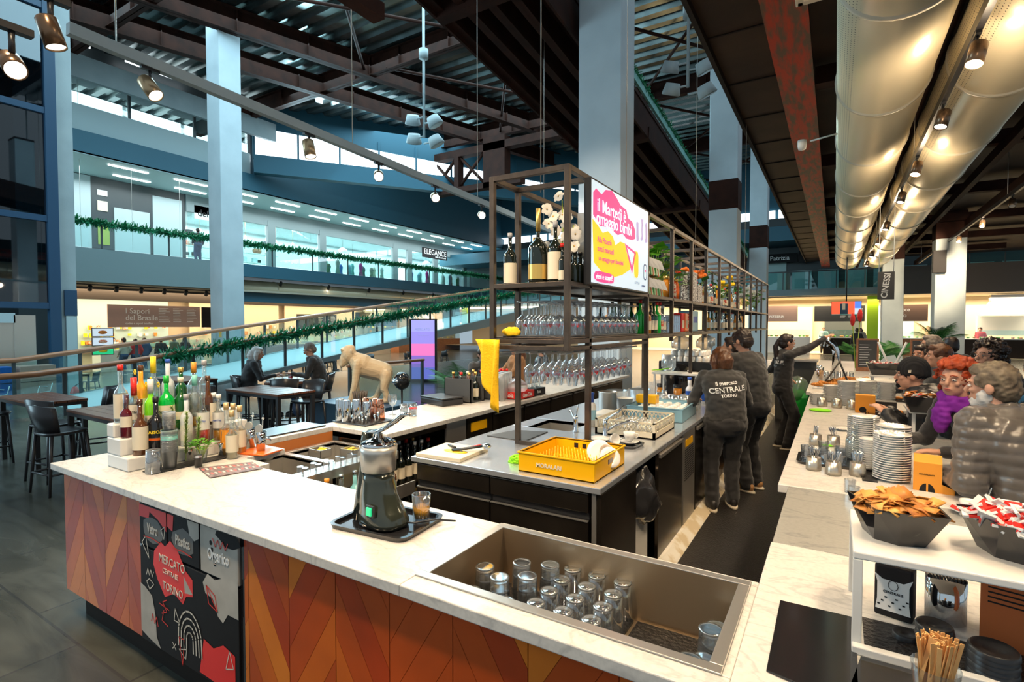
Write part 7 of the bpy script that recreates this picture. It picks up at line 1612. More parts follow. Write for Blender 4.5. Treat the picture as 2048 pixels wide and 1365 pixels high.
    # head
    b.ball((0, -.012, .018), (.077, .095, .098), 0, 20, T=HT); b.ball((0, .018, -.045), (.058, .072, .072), 0, 16, T=HT); b.ball((0, .055, -.088), (.026, .024, .02), 0, 10, T=HT)
    b.tube([HT @ Vector((0, .082, .018)), HT @ Vector((0, .105, -.018)), HT @ Vector((0, .100, -.030))], [.010 * k, .0145 * k, .013 * k], 0, 8)
    for s in (-1, 1):
        b.ball((s * .079, -.008, -.012), (.010, .020, .030), 0, 10, T=HT); b.ball((s * .040, .066, -.018), (.02, .02, .016), 0, 8, T=HT); b.ball((s * .032, .080, .030), (.026, .012, .008), 0, 8, T=HT)
    b.ball((0, .088, -.056), (.024, .010, .010), 0, 10, T=HT)
    body = remesh(b, 'person', skin, None, vox * .62 if face else vox, 2); tag(body, label, 'person'); body.location = loc; body.rotation_euler = (0, 0, rz); root = body
    if face:
        for s in (-1, 1):
            MB().ball((s * .031, .0790, .006), (.0135, .010, .0065), 0, 12, T=HT).ball((s * .031, .0868, .006), (.0052, .003, .0052), 1, 8, T=HT).build('eye', ['eyewhite', 'eyedark'], root)
            MB().tube([HT @ Vector((s * .014, .094, .032)), HT @ Vector((s * .032, .096, .038)), HT @ Vector((s * .050, .082, .032))], .0035 * k, 0, 6).build('eyebrow', hairm if hair != 'beanie' else 'hairgrey', root)
        MB().ball((0, .0955, -.052), (.021, .006, .0045), 0, 12, T=HT).ball((0, .0945, -.060), (.018, .006, .005), 0, 12, T=HT).build('lips', 'lips', root)
    # clothes
    b = MB(); trunk(b, .012 if not quilt else .030, -.0 if not seat else -.06, 1.0); g = 1.28 if not quilt else 1.7
    for i in (0, 1):
        el, hn = arms[i]; w0 = el.lerp(hn, .93); limb(b, [sh[i], el, w0], [.053 * k * g, .043 * k * g, .031 * k * g]); b.ball(sh[i] - Vector((sh[i].x * .12, 0, .0)), .068 * k * (1 if not quilt else 1.15), 0, 12)
    b.cyl(nb - Vector((0, 0, .05)), nb + (hd - nb) * (.18 if not quilt else .30), .085 * k, .066 * k if not quilt else .078 * k)
    if hood: b.ball(nb + Vector((0, -.085, -.03)), (.10, .06, .06), 0, 14)
    remesh(b, 'jacket' if quilt else 'sweatshirt', top, root, vox, 3, folds(11, .010, quilt))
    if not upper:
        b = MB(); trunk(b, .010, -.2, .12)
        for i in (0, 1): limb(b, [hp[i], knees[i], ank[i] + Vector((0, 0, .0))], [.105 * k * B, .084 * k, .068 * k])
        b.ball(spine(0) + Vector((0, -.03, -.03)), (.165 * k * B, .12 * k * B, .13 * k), 0, 16)
        remesh(b, 'trousers', bottom, root, vox, 3, folds(9, .010))
        for i in (0, 1):
            f = Vector(feet[i]); bb = MB(); bb.ball(f + Vector((0, .055, .045)), (.045, .135, .05), 0, 14); bb.ball(f + Vector((0, -.03, .06)), (.04, .05, .055), 0, 12)
            bb.v = [(x, y, max(z, .02)) for x, y, z in bb.v]; sh_ = bb.build('shoe', shoes, root)
            so = MB(); so.lathe([(1, 0), (1.02, .012), (1, .025), (0, .025)], 22, T=Matrix.Translation(f + Vector((0, .045, 0))) @ Matrix.Diagonal((.048, .145, 1, 1))); so.build('sole', 'sole', sh_)
    # hair
    hb = MB(); rnd = random.Random(hash(label) % 1000 if False else len(label))
    if hair in ('short', 'long', 'bob', 'pony', 'grey', 'balding', 'curly', 'bun'):
        if hair != 'curly':
            hb.ball((0, -.022, .030), (.084, .098, .100), 0, 18, T=HT); hb.ball((0, -.05, -.02), (.078, .07, .075), 0, 14, T=HT)
            if hair != 'balding': hb.ball((0, .035, .085), (.062, .05, .035), 0, 12, T=HT)
            for s in (-1, 1): hb.ball((s * .070, .012, .03), (.016, .045, .04), 0, 10, T=HT)
        if hair == 'long':
            for s in (-1, 1):
                hb.tube([HT @ Vector((s * .072, .0, .03)), HT @ Vector((s * .088, .0, -.08)), HT @ Vector((s * .09, .02, -.22)), HT @ Vector((s * .085, .05, -.34))], [.026, .036, .04, .025], 0, 10)
            hb.tube([HT @ Vector((0, -.08, .0)), HT @ Vector((0, -.09, -.15)), HT @ Vector((0, -.09, -.32))], [.07, .085, .05], 0, 12)
        if hair == 'bob':
            for s in (-1, 1): hb.tube([HT @ Vector((s * .07, -.01, .04)), HT @ Vector((s * .09, -.01, -.04)), HT @ Vector((s * .08, .0, -.125))], [.032, .038, .026], 0, 10)
            hb.tube([HT @ Vector((0, -.075, .04)), HT @ Vector((0, -.085, -.05)), HT @ Vector((0, -.06, -.13))], [.06, .082, .06], 0, 12)
        if hair == 'pony':
            hb.ball((0, -.115, .03), .032, 0, 10, T=HT); hb.tube([HT @ Vector((0, -.12, .03)), HT @ Vector((-.01, -.16, -.06)), HT @ Vector((.0, -.15, -.2)), HT @ Vector((.01, -.13, -.36))], [.026, .036, .034, .012], 0, 10)
        if hair == 'bun': hb.ball((0, -.11, .06), .035, 0, 10, T=HT)
        if hair == 'curly':
            for q in range(260):
                a = rnd.uniform(0, 2 * PI); e = rnd.uniform(-.35, 1.55); v = Vector((math.cos(a) * math.cos(e), math.sin(a) * math.cos(e), math.sin(e)))
                if v.y > .35 and v.z < .55: continue
                hb.ball((v.x * .115, v.y * .115 - .02, v.z * .115 + .03 - (0.05 if v.y < .2 and v.z < 0 else 0)), rnd.uniform(.014, .024), 0, 7, T=HT)
            hb.ball((0, -.03, .03), (.10, .10, .10), 0, 12, T=HT)
        amp = .014 if hair == 'curly' else .007 if hair == 'grey' else .004
        remesh(hb, 'hair', hairm, root, .0065 if face else .015, 0 if hair == 'curly' else 1, lambda p: noise.noise(Vector((p.x * 60, p.y * 60, p.z * (20 if hair in ('long', 'bob', 'pony') else 60)))) * amp)
    if beard:
        b = MB(); b.ball((0, .045, -.082), (.052, .052, .045), 0, 14, T=HT); [b.ball((s * .058, .02, -.055), (.02, .035, .045), 0, 10, T=HT) for s in (-1, 1)]; remesh(b, 'beard', beard, root, .008, 1, lambda p: noise.noise(p * 70) * .006)
    if hair == 'beanie':
        hb.ball((0, -.022, .045), (.092, .108, .105), 0, 20, T=HT); hb.lathe([(.094, .0), (.099, .02), (.095, .045), (.08, .05), (.08, 0)], 24, T=HT @ Euler((.18, 0, 0)).to_matrix().to_4x4() @ Matrix.Translation((0, -.02, .0)) @ Matrix.Diagonal((.95, 1.1, 1, 1))); remesh(hb, 'beanie', 'beaniecloth', root, .008, 1, lambda p: .003 * math.sin(p.x * 400)); MB().box((-.075, .052, .035), (.004, .026, .022), T=HT @ Euler((0, 0, .55)).to_matrix().to_4x4()).build('beanie_patch', 'cream', root)
    if glasses:
        b = MB()
        for s in (-1, 1):
            b.tube([HT @ Vector((s * .033 + .024 * math.cos(q * .63), .106, .006 + .019 * math.sin(q * .63))) for q in range(11)], .0018, 0, 5); b.cyl(HT @ Vector((s * .057, .104, .01)), HT @ Vector((s * .084, -.01, .004)), .0018, seg=5)
        b.cyl(HT @ Vector((-.009, .108, .008)), HT @ Vector((.009, .108, .008)), .0018, seg=5); b.build('eyeglasses', 'black', root)
    if scarf:
        b = MB()
        for q in range(3): b.tube([nb + Vector(((.10 - .005 * q) * math.cos(a * .52), (.09) * math.sin(a * .52) + .01, -.045 + .028 * q + .012 * math.sin(a))) for a in range(13)], .027, 0, 8)
        b.ball(nb + Vector((0, .12, -.12)), (.075, .04, .10), 0, 12); remesh(b, 'scarf', scarf, root, .010, 1, folds(24, .010))
    root['_'] = 0; del root['_']
    return root, dict(nb=nb, hd=hd, HT=HT, arms=arms, spine=spine, sh=sh)
M.update(blackcloth=mat('black_cotton', (.018, .017, .018), .75, sheen=.3, bump=(180, .15)), greycloth=mat('charcoal_sweatshirt', (.026, .025, .024), .8, sheen=.3, bump=(180, .15)), puffer=mat('grey_puffer_nylon', (.105, .09, .078), .28, sheen=.2), blackpuff=mat('black_puffer_nylon', (.02, .02, .022), .38),
    shoe=mat('black_shoe', (.02, .018, .018), .5), shoetan=mat('tan_trainer', (.50, .26, .10), .6), sole=mat('cream_sole', (.7, .6, .45), .6), lips=mat('lips', (.5, .13, .11), .45), eyewhite=mat('eye_white', (.8, .78, .74), .2), eyedark=mat('eye_iris', (.03, .015, .01), .1),
    hairdark=mat('dark_brown_hair', (.022, .012, .008), .4), hairbrown=mat('brown_hair', (.14, .055, .02), .4, var=(30, (.07, .025, .01))), hairgrey=mat('grey_hair', (.30, .26, .22), .6, var=(25, (.12, .09, .07))), hairgrey2=mat('salt_and_pepper_hair', (.22, .17, .11), .6, var=(22, (.06, .04, .025))), hairwhite=mat('white_hair', (.62, .60, .57), .6), hairred=mat('curly_red_hair', (.52, .075, .008), .55, var=(20, (.26, .025, .004))), beaniecloth=mat('black_knit', (.012, .012, .014), .9),
    purple=mat('purple_scarf', (.20, .01, .30), .85), jeans=mat('blue_denim', (.05, .09, .18), .8), check=mat('blue_check_shirt', (.03, .16, .30), .7, var=(12, (.01, .02, .03), .02)), tancoat=mat('tan_coat', (.35, .17, .07), .8), redjkt=mat('red_jacket', (.6, .03, .03), .7), olive=mat('olive_jacket', (.12, .13, .07), .8), khaki=mat('cream_jacket', (.5, .45, .35), .8))
def back_text(o, inf, scale, lines, zoff=-.16, tilt=0):
    """print on the back of a sweatshirt, pressed onto its surface"""
    jac = [c for c in o.children if c.name.startswith('sweatshirt')][0]
    from mathutils.bvhtree import BVHTree
    me = jac.data; tr = BVHTree.FromPolygons([v.co for v in me.vertices], [tuple(p.vertices) for p in me.polygons])
    for txt, sz, dz in lines:
        q = fonts(txt, sz * scale, 'lettwhite', o, TP((0, -.6, inf['nb'].z + zoff + dz * scale), (0, -1, 0)), 'back_print', ext=0, bold=.0012)
        R = Matrix.Translation((0, 0, inf['nb'].z + zoff)) @ Matrix.Rotation(tilt, 4, 'Y') @ Matrix.Translation((0, 0, -inf['nb'].z - zoff)); q.data.transform(R)
        for v in q.data.vertices:
            h = tr.ray_cast(Vector((v.co.x, -.8, v.co.z)), Vector((0, 1, 0)))
            if h[0]: v.co.y = h[0].y - .004
LOGO = [('il mercato', .058, .075), ('CENTRALE', .082, .0), ('TORINO', .045, -.062)]
# staff
o, i_ = person('barista with shoulder length brown hair seen from behind, white CENTRALE print on the back', (-.88, 5.36, .012), .42, 1.64, 1.16, lean=.36, hpitch=.35, hands=[(-.20, .38, 1.02), (.16, .40, 1.05)], top='greycloth', hair='bob', hairm='hairbrown', vox=.011, feet=[(-.12, -.02, 0), (.10, .10, 0)], hyaw=.25)
back_text(o, i_, .84, LOGO, -.16, -.12)
person('tall young barista with cropped dark hair, black sweatshirt, bending left behind the first', (-.72, 6.15, .012), 1.0, 1.80, 1.0, lean=.25, hpitch=.4, hands=[(-.18, .38, 1.1), (.14, .36, 1.1)], top='greycloth', hair='short', hairm='hairdark', vox=.011, shoes='shoetan')
person('staff member in black mostly hidden at the island, tan trainers showing', (-.95, 6.9, .012), 1.5, 1.7, 1.0, lean=.2, hands=[(-.2, .3, 1.05), (.2, .3, 1.05)], hair='short', vox=.014, shoes='shoetan', face=False)
o, i_ = person('barista with long dark ponytail in black stretching one arm to the beer tap', (-.63, 8.50, .012), -1.25, 1.70, .95, lean=.06, hyaw=.15, hands=[(-.2, .12, 1.0), (.10, .66, 1.68)], top='blackcloth', hair='pony', hairm='hairdark', vox=.011, pole=[(-.5, -1, -.4), (.2, -.4, -1)])
back_text(o, i_, .84, LOGO, -.16, 0)
# customers at the counter (local +y is where they face; they face left towards the bar)
PI2 = PI / 2
person('grey haired bearded man in a grey quilted puffer jacket leaning on the counter at right', (.84, 3.36, 0), .80, 1.69, 1.16, lean=.36, hyaw=.35, hpitch=.1, hands=[(-.13, .36, 1.0), (.12, .38, 1.0)], top='puffer', hair='grey', hairm='hairgrey2', quilt=.052, vox=.0085, beard='hairwhite', pole=[(-.5, -.5, -.8), (.8, -.3, -.5)])
person('woman with curly red hair and purple scarf turning towards the camera', (.84, 4.36, 0), 2.0, 1.64, .98, lean=.34, hyaw=.55, hands=[(-.22, .42, 1.04), (.18, .45, 1.04)], top='blackcloth', hair='curly', hairm='hairred', vox=.0105, scarf='purple')
person('man in a black knitted beanie and black puffer jacket holding a phone', (.86, 5.12, 0), 1.50, 1.66, 1.05, lean=.60, hpitch=.1, hands=[(-.08, .50, 1.10), (.06, .48, 1.10)], top='blackpuff', hair='beanie', quilt=.10, vox=.0105, skin='skin')
t = thing('phone', 'dark phone held by the man in the beanie', 'phone', (.36, 5.16, 1.12), .3); MB().box((0, 0, 0), (.075, .15, .009)).build('phone_body', 'blackgloss', t, bev=.003)
person('smiling young woman with long dark hair behind the man in the beanie', (.84, 7.4, 0), 2.3, 1.62, .9, hyaw=.1, hands=[(-.15, .3, 1.1), (.15, .3, 1.1)], hair='long', hairm='hairdark', vox=.014, skin='skin2')
person('grey haired person with glasses at the back of the queue', (1.02, 8.2, 0), 1.5, 1.72, 1.0, hair='bob', hairm='hairgrey', glasses=True, vox=.014, top='khaki')
person('dark haired man with glasses behind the red haired woman', (1.12, 5.9, 0), 2.2, 1.70, 1.0, hair='curly', hairm='hairdark', glasses=True, vox=.014, top='blackcloth')
person('white haired man with glasses in a blue check shirt at the right edge', (1.22, 4.85, 0), 1.5, 1.68, 1.1, hyaw=.0, hpitch=.1, hair='balding', hairm='hairwhite', glasses=True, vox=.012, top='check')
person('person with dark hair seen from behind beyond the queue', (1.35, 9.2, 0), .4, 1.68, 1, hair='short', vox=.02, face=False)
person('person with brown fringe just behind the beanie', (.86, 6.4, 0), 1.6, 1.66, 1, hair='short', hairm='hairbrown', vox=.016)

# ================================================================ BACKGROUND
LF = -.45
def box(nm, a, c, m_, label, cat, **k): o = MB().b2(a, c).build(nm, m_, **k); return tag(o, label, cat)
# signboards of the food court
def sign(label, p, L, h, m_, lines, face='x', tm='lettwhite', extra=0):
    """p lower start corner; face x: board along +y facing +x ; face y: board along +x facing -y"""
    t = thing('signboard', label, 'sign', p); n = (1, 0, 0) if face == 'x' else (0, -1, 0)
    (MB().b2((-.06, 0, 0), (0, L, h)) if face == 'x' else MB().b2((0, 0, 0), (L, .06, h))).build('panel', m_, t)
    for txt, sz, a, z in lines:
        q = (.006, a * L, z * h) if face == 'x' else (a * L, -.006, z * h); fonts(txt, sz, tm, t, TP(q, n), align='LEFT', bold=.004, sx=.95)
    b = MB(); rnd = random.Random(int(L * 10))
    for k in range(extra):
        for c_ in range(3):
            y0 = L * (.52 + .16 * c_); z0 = h * (.86 - .075 * k); w_ = L * rnd.uniform(.07, .13)
            b.b2((.002, y0, z0), (.005, y0 + w_, z0 + .025)) if face == 'x' else b.b2((y0, -.005, z0), (y0 + w_, -.002, z0 + .025))
    if extra: b.build('menu_print', tm, t)
    return t
M['signlit'] = mat('lit_taupe_board', (.30, .20, .16), .4, emit=.12)
sign('taupe menu sign reading I Sapori del Brasile over the food stall at left', (-29, 11.1, 1.68), 4.2, 1.08, 'signlit', [('I Sapori', .36, .17, .72), ('del Brasile', .36, .17, .42), ('cucina e sapori brasiliani', .13, .17, .17)], extra=9)
sign('black signboard partly hidden by the left column', (-29, 15.4, 1.65), 1.9, 1.1, 'printblack', [('la', .3, .45, .7), ('Pasta', .32, .45, .4)])
sign('dark chalk menu board above the food stall behind the elderly couple', (-30, 22.0, 1.5), 3.2, 1.0, 'darkgrey', [], extra=8)
o = sign('black signboard with red round emblem above the ramp', (-29.5, 26.5, 1.7), 4.2, 1.0, 'printblack', [('il banco', .3, .1, .4)]); MB().lathe([(0, 0), (.28, 0), (.28, .01), (0, .01)], 20, T=TP((.01, 2.6, .6), (1, 0, 0))).build('emblem', 'red', o)
sign('ELEGANCE shop sign on the first floor gallery', (-28.75, 32.9, 7.35), 3.2, .8, 'printblack', [('ELEGANCE', .62, .06, .6), ('Abiti da cerimonia', .2, .5, .2)])
sign('white shop sign with black script on the first floor at left', (-28.8, 15.0, 7.4), 1.6, .7, 'shopwhite', [('delirio', .5, .1, .45)], tm='printblack')
sign('dark sign reading e Patrizia on the far upper gallery', (-4.6, FY + 2.5, 5.95), 2.4, .6, 'printblack', [('e Patrizia', .42, .2, .5)], face='y')
o = sign('black panel with white diamond outline beside the far upper shop', (-2.1, FY + 2.5, 5.9), .95, .75, 'printblack', [], face='y'); MB().tube([(.45, -.01, .62), (.65, -.01, .38), (.45, -.01, .14), (.25, -.01, .38), (.45, -.01, .62)], .02, 0, 4).build('emblem', 'lettwhite', o)
for i in range(3): o = MB().ball((0, 0, 0), (.32, .1, .16), 0, 10).build('hanging_heart', 'red'); o.location = (-3.8 + 1.5 * i, FY + 2, 7.25 - .1 * i); tag(o, 'red hanging decoration before the far upper shops, %s from left' % wh[i].replace('nearest', 'first'), 'decoration')
sign('menu board with dishes on the far wall left of the green panel', (-1.1, FY + .5, 2.0), 2.6, .95, 'darkgrey', [], face='y', extra=9)
sign('dark sign with white lettering right of the green panel', (2.25, FY + .5, 2.0), 2.2, .95, 'sign', [('Le Focacce', .3, .05, .7), ('del Banco', .3, .05, .35)], face='y')
sign('warm lit sign with pizza photo on the far left kitchen', (-4.3, FY + .5, 2.0), 2.3, 1.0, 'signlit', [('PIZZERIA', .22, .3, .3)], face='y')
box('painted_wall_strip', (1.6, FY + .4, 0), (2.15, FY + .6, 3.5), 'lime', 'bright lime green wall strip between the far kitchens', 'panel')
t = thing('display_screen', 'hanging television with red and blue picture at the far end of the ducts', 'screen', (-.12, 22, 2.13)); MB().b2((0, 0, 0), (.90, .05, .50)).build('casing', 'black', t)
for a, c, m_ in (((.01, .03), (.70, .49), 'tvred'), ((.26, .03), (.50, .42), 'darkblue'), ((.33, .2), (.42, .45), 'cream'), ((.70, .25), (.89, .49), 'tvblue'), ((.70, .03), (.89, .25), 'screen'), ((.01, .01), (.89, .05), 'mint')):
    if m_ == 'tvred': M['tvred'] = mat('screen_red', (.8, .08, .03), .3, emit=.9); M['tvblue'] = mat('screen_blue', (.05, .15, .7), .3, emit=.9)
    k = {'tvred': 1, 'darkblue': 2, 'cream': 3, 'tvblue': 2, 'screen': 2, 'mint': 3}[m_]; MB().b2((a[0], -.002 * k, a[1]), (c[0], 0, c[1])).build('picture', m_, t)
MB().cyl((.45, .02, .5), (.45, .02, 3.1), .02).build('hanger', 'black', t)
t = thing('hanging_sign', 'white perforated letter sign hanging on two ropes by the right duct', 'sign', (.78, 14, 2.35)); MB().b2((0, 0, 0), (.30, .02, .60)).build('panel', 'darkgrey', t); fonts('CINESSI', .16, 'lettwhite', t, TP((.15, -.004, .3), (0, -1, 0), (-1, 0, .12)), bold=.004)
for x in (.02, .28): MB().cyl((x, .01, .6), (x, .01, 2.7), .008, seg=5).build('rope', 'lettwhite', t)
# kitchens on the far wall
for i, (x0, x1, c_) in enumerate(((-4.6, -1.3, 'creamwall'), (-.6, 1.5, 'darkwall'), (2.3, 4.2, 'tealwall'), (5.9, 9.4, 'creamwall'))):
    t = thing('kitchen_counter', ('leftmost', 'second', 'third', 'rightmost')[i] + ' food stall counter with glass display along the far wall', 'counter', (x0, FY + .3, 0)); L = x1 - x0
    MB().b2((0, 0, 0), (L, .8, 1.0)).build('counter_body', ('porcelain', 'plinth', 'handrail', 'plinth')[i], t); MB().b2((0, 0, 1.0), (L, .8, 1.04)).build('counter_top', 'steel', t); MB().b2((0, .05, 1.04), (L, .06, 1.5)).build('display_glass', 'shopglass', t)
    b = MB(); rnd = random.Random(i)
    for k in range(int(L * 5)): b.ball((rnd.uniform(.1, L - .1), .3 + rnd.random() * .3, 1.1), (.08, .08, .05), rnd.randrange(3), 6)
    b.build('food', ['pastry', 'leaf2', 'redlab'], t)['kind'] = 'stuff'
    MB().b2((0, 3.9, .2), (L, 4.0, 3.0)).build('back_panel', c_, t)
t = thing('extractor_hood', 'large brushed steel extractor hood in the right hand kitchen', 'hood', (7.3, FY + 1.5, 2.35)); MB().add([(-.4, -.5, .0), (1.8, -.5, 0), (1.8, .8, 0), (-.4, .8, 0), (0, -.2, .7), (1.5, -.2, .7), (1.5, .6, .7), (0, .6, .7)], [(0, 3, 2, 1), (4, 5, 6, 7), (0, 1, 5, 4), (1, 2, 6, 5), (2, 3, 7, 6), (3, 0, 4, 7)]).build('hood_body', 'stainless2', t); MB().b2((0, 0, .7), (1.5, .5, 1.1)).build('flue', 'stainless2', t)
box('white_wall_unit', (6.9, FY + 2.4, 1.2), (9.2, FY + 2.7, 2.3), 'shopwhite', 'white tiled wall unit in the right hand kitchen', 'cabinet')
person('cook with a headscarf and red shirt in the right hand kitchen', (6.9, FY + 1.6, 0), 2.6, 1.7, 1, top='redjkt', hair='short', vox=.03, face=False)
for i, (x, y, tp, rz) in enumerate(((.9, 30, 'blackcloth', .4), (1.9, 27, 'blackcloth', 1.6), (-.6, FY + 1.4, 'tealwall', 3), (1.2, 34.5, 'khaki', 3))): person(('person in black standing before the far menu board', 'seated looking person in black by the lime panel', 'cook behind the second far counter', 'person in a pale jacket by the far counter')[i], (x, y, 0), rz, 1.68, 1, top=tp, hair=('short', 'pony', 'short', 'bob')[i], vox=.03, face=False)
t = thing('wall_speaker', 'black loudspeaker box on the right hand column', 'speaker', (2.78, 22.7, 3.55)); MB().b2((0, -.1, 0), (.36, .1, .75)).build('speaker_body', 'printblack', t, bev=.01)
# gallery shops
for i, (y0, y1, z0, z1, m_, lb, ct) in enumerate(((9.0, 10.5, 4.9, 8.55, 'pale', 'pale wall panel at the far left of the first floor', 'panel'), (10.75, 11.15, 7.75, 8.0, 'lettwhite', 'small white sign above the posters on the first floor', 'sign'), (10.75, 11.15, 7.05, 7.5, 'cream', 'small framed red crest notice on the first floor wall', 'sign'), (10.75, 11.2, 5.5, 6.4, 'limeliq2', 'framed yellow green poster behind the first floor railing', 'poster'), (11.4, 12.9, 4.9, 7.3, 'pale', 'pale grey door left of the shop on the first floor', 'door'), (13.05, 14.4, 4.9, 8.2, 'pale', 'pale wall panel right of the first floor door', 'panel'))):
    box('wall_panel' if ct == 'panel' else {'door': 'shop_door', 'sign': 'notice'}.get(ct, ct), (-28.9, y0, z0), (-28.86, y1, z1), m_, lb, ct)
for i in range(22):
    x = (-26.3, -27.9)[i % 2]; y = 10.2 + 2.6 * (i // 2) + (i % 2) * .8
    t = thing('strip_light', 'slim white strip light under the gallery ceiling', 'light', (x, y, 8.54), group='strip lights of the first floor ceiling'); MB().b2((0, 0, 0), (.10, 1.5, .04)).build('lamp_face', 'tube', t)
M['shopemit'] = mat('bright_shop_light', (.85, .97, 1), .5, emit=.7)
DC = ['leaf', 'olive', 'printgrey', 'blue', 'bluecrate', 'mint', 'pink2', 'darkwall', 'khaki', 'cream', 'porcelain', 'printgrey', 'jeans', 'redlab']; M['pink2'] = mat('magenta_dress', (.75, .03, .28), .7)
dn = ['green', 'olive', 'grey', 'blue', 'pale blue', 'mint', 'magenta', 'black', 'cream', 'beige', 'white', 'taupe', 'denim blue', 'red patterned']
for i in range(34):
    y = 23.8 + i * .52; 
    if 29.4 < y < 31.9: continue
    k = i % 14; rnd = random.Random(i); h = rnd.uniform(.8, 1.2)
    t = thing('hanging_dress', '%s garment hanging in the first floor shop window, number %s along the rail' % (dn[k], ''), 'dress', (-29.4 - .3 * (i % 2), y, 5.15)); t['label'] = '%s garment hanging in the first floor boutique %s' % (dn[k], ('left of the pillar' if y < 30 else 'right of the pillar' if i < 22 else 'at the far end')); t['group'] = t['label'] + ' garments'
    loft([(0, 0, 0, .16, .22, 1), (0, 0, h * .5, .08, .13, 1), (0, 0, h * .8, .09, .2, 1), (0, 0, h, .05, .08, 1)], 10).build('garment', DC[k], t)
box('clothes_rail', (-29.6, 23.6, 6.38), (-29.56, 41, 6.42), 'steel', 'long clothes rail in the first floor boutique', 'rail')
for i in range(4): t = thing('pendant_lamp', 'white dome pendant lamp in the boutique, %s from left' % wh[i].replace('nearest', 'first'), 'lamp', (-30, 25.8 + (i % 2) * .9 + (i // 2) * 9, 6.9 - .35 * (i % 2))); MB().lathe([(.35, 0), (.3, .25), (.12, .38), (0, .4)], 18).build('shade', 'shopemit', t); MB().cyl((0, 0, .38), (0, 0, 1.1), .01).build('cord', 'black', t)
for i in range(4): t = thing('shop_shelf', 'white shelf of bags and homeware in the first floor shop, %s from floor' % wh[i].replace('nearest', 'first'), 'shelf', (-32.5, 15.2, 5.2 + .6 * i)); MB().b2((0, 0, 0), (.4, 7, .04)).build('board', 'white', t)
SH = 0
for i in range(60):
    rnd = random.Random(i * 3); y = 15.4 + rnd.random() * 6.6; lv = i % 4; s = rnd.uniform(.08, .2); key = i % 6
    o = (MB().box((0, 0, s), (s * 1.4, s * 2, s * 2)) if i % 2 else MB().ball((0, 0, s), (s, s * 1.2, s), 0, 10)).build('shop_item', ('printgrey', 'printblack', 'handrail', 'pale', 'redlab', 'darkwall')[key]); o.location = (-32.3, y, 5.24 + .6 * lv)
    tag(o, '%s homeware piece on the white first floor shop shelves' % ('grey', 'black', 'tan', 'pale', 'red patterned', 'dark')[key], 'homeware', '%s homeware pieces on the shop shelves' % ('grey', 'black', 'tan', 'pale', 'red patterned', 'dark')[key])
for i, y in enumerate((15.8, 17.2, 18.4, 20.4, 21.6)): t = thing('bulb_lamp', 'warm bare bulb in the first floor homeware shop, %s from left' % wh[i].replace('nearest', 'first'), 'lamp', (-29.8, y, 7.0)); MB().ball((0, 0, 0), .07, 0, 10).build('bulb', 'lampface', t); MB().cyl((0, 0, .05), (0, 0, 1), .008).build('cord', 'gold', t)
person('person in a black jacket walking on the first floor gallery by the left column', (-26.6, 14.0, 4.87), 1.4, 1.7, 1, bottom='jeans', hair='short', vox=.03, face=False)
# food court at left
t = thing('ventilation_duct', 'long pale duct hanging below the first floor gallery', 'duct', (-26.6, 16, 3.75)); MB().tube([(0, 0, 0), (0, 27, 0)], .42, 0, 24).build('duct_body', 'duct', t)
for k in range(8): MB().tube([(0, 2 + 3.2 * k, 0), (0, 2.05 + 3.2 * k, 0)], .44, 0, 24).build('joint_ring', 'ductmatt', t)
for i in range(12):
    y = 9.5 + (i % 6) * .95 if i < 6 else 18 + (i - 6) * 3.2
    spotlight((-26.4 if i < 6 else -25.9, y, 3.5 if i < 6 else 4.2), (-29, y + .5, 0), '%s small black spotlight under the gallery %s' % (wh[i % 6].replace('nearest', 'first'), 'at left' if i < 6 else 'along the duct'), 'black', .22, .08, on=(i in (2, 7, 10)))
track((-26.4, 9, 3.5), (-26.4, 15, 3.5), 'black track under the gallery ceiling at left')
for i, (y0, L, m1) in enumerate(((11.0, 4.8, 'porcelain'), (17.0, 6.0, 'handrail'), (23.5, 6.5, 'steel'), (31, 8, 'handrail'))):
    t = thing('food_stall', ('nearest', 'second', 'third', 'farthest')[i] + ' food stall with glass display in the court at left', 'stall', (-29.6, y0, LF)); MB().b2((-.9, 0, 0), (0, L, 1.0)).build('counter_body', m1, t); MB().b2((-.04, 0, 1.0), (-.02, L, 1.45)).build('display_glass', 'shopglass', t); MB().b2((-3.9, 0, 1.0), (-3.8, L, 3.9)).build('back_panel', ('tealwall', 'creamwall', 'creamwall', 'stainless2')[i], t)
    b = MB(); rnd = random.Random(i)
    for k in range(40): b.box((-3.6 - rnd.random() * .1, rnd.uniform(.2, L - .2), rnd.choice((1.3, 1.7, 2.1))), (.1, .14, rnd.uniform(.1, .25)), rnd.randrange(4)).ball((-.5, rnd.uniform(.2, L - .2), 1.1), (.1, .1, .07), rnd.randrange(4), 6)
    b.build('stock', ['yel', 'redlab', 'porcelain', 'pastry'], t)['kind'] = 'stuff'
for i in range(3): t = thing('menu_screen', ('upper', 'middle', 'lower green')[i] + ' menu screen beside the Brazilian food stall', 'screen', (-28.7, 10.35, 1.25 - .42 * i)); MB().b2((-.05, 0, 0), (0, .85, .40)).build('casing', 'black', t); MB().b2((0, .03, .03), (.004, .82, .37)).build('picture', ('screen', 'screen', 'greenlamp')[i], t); MB().ball((.004, .42, .2), (.003, .18, .09), 0, 12).build('dish', ('pastry', 'redlab', 'yel')[i], t)
pc = [(-27.3, 11.5, 'redjkt', 'red and blue jacket'), (-27.6, 12.0, 'jeans', 'blue jacket and dark beard'), (-27.2, 11.0, 'khaki', 'cream coat taking a picture'), (-27.6, 12.7, 'blackcloth', 'black coat and cap'), (-27.4, 13.7, 'blackcloth', 'black top with long dark hair'), (-27.2, 13.1, 'olive', 'grey hair and dark coat'), (-30.8, 12.0, 'white', 'white cap serving behind the stall')]
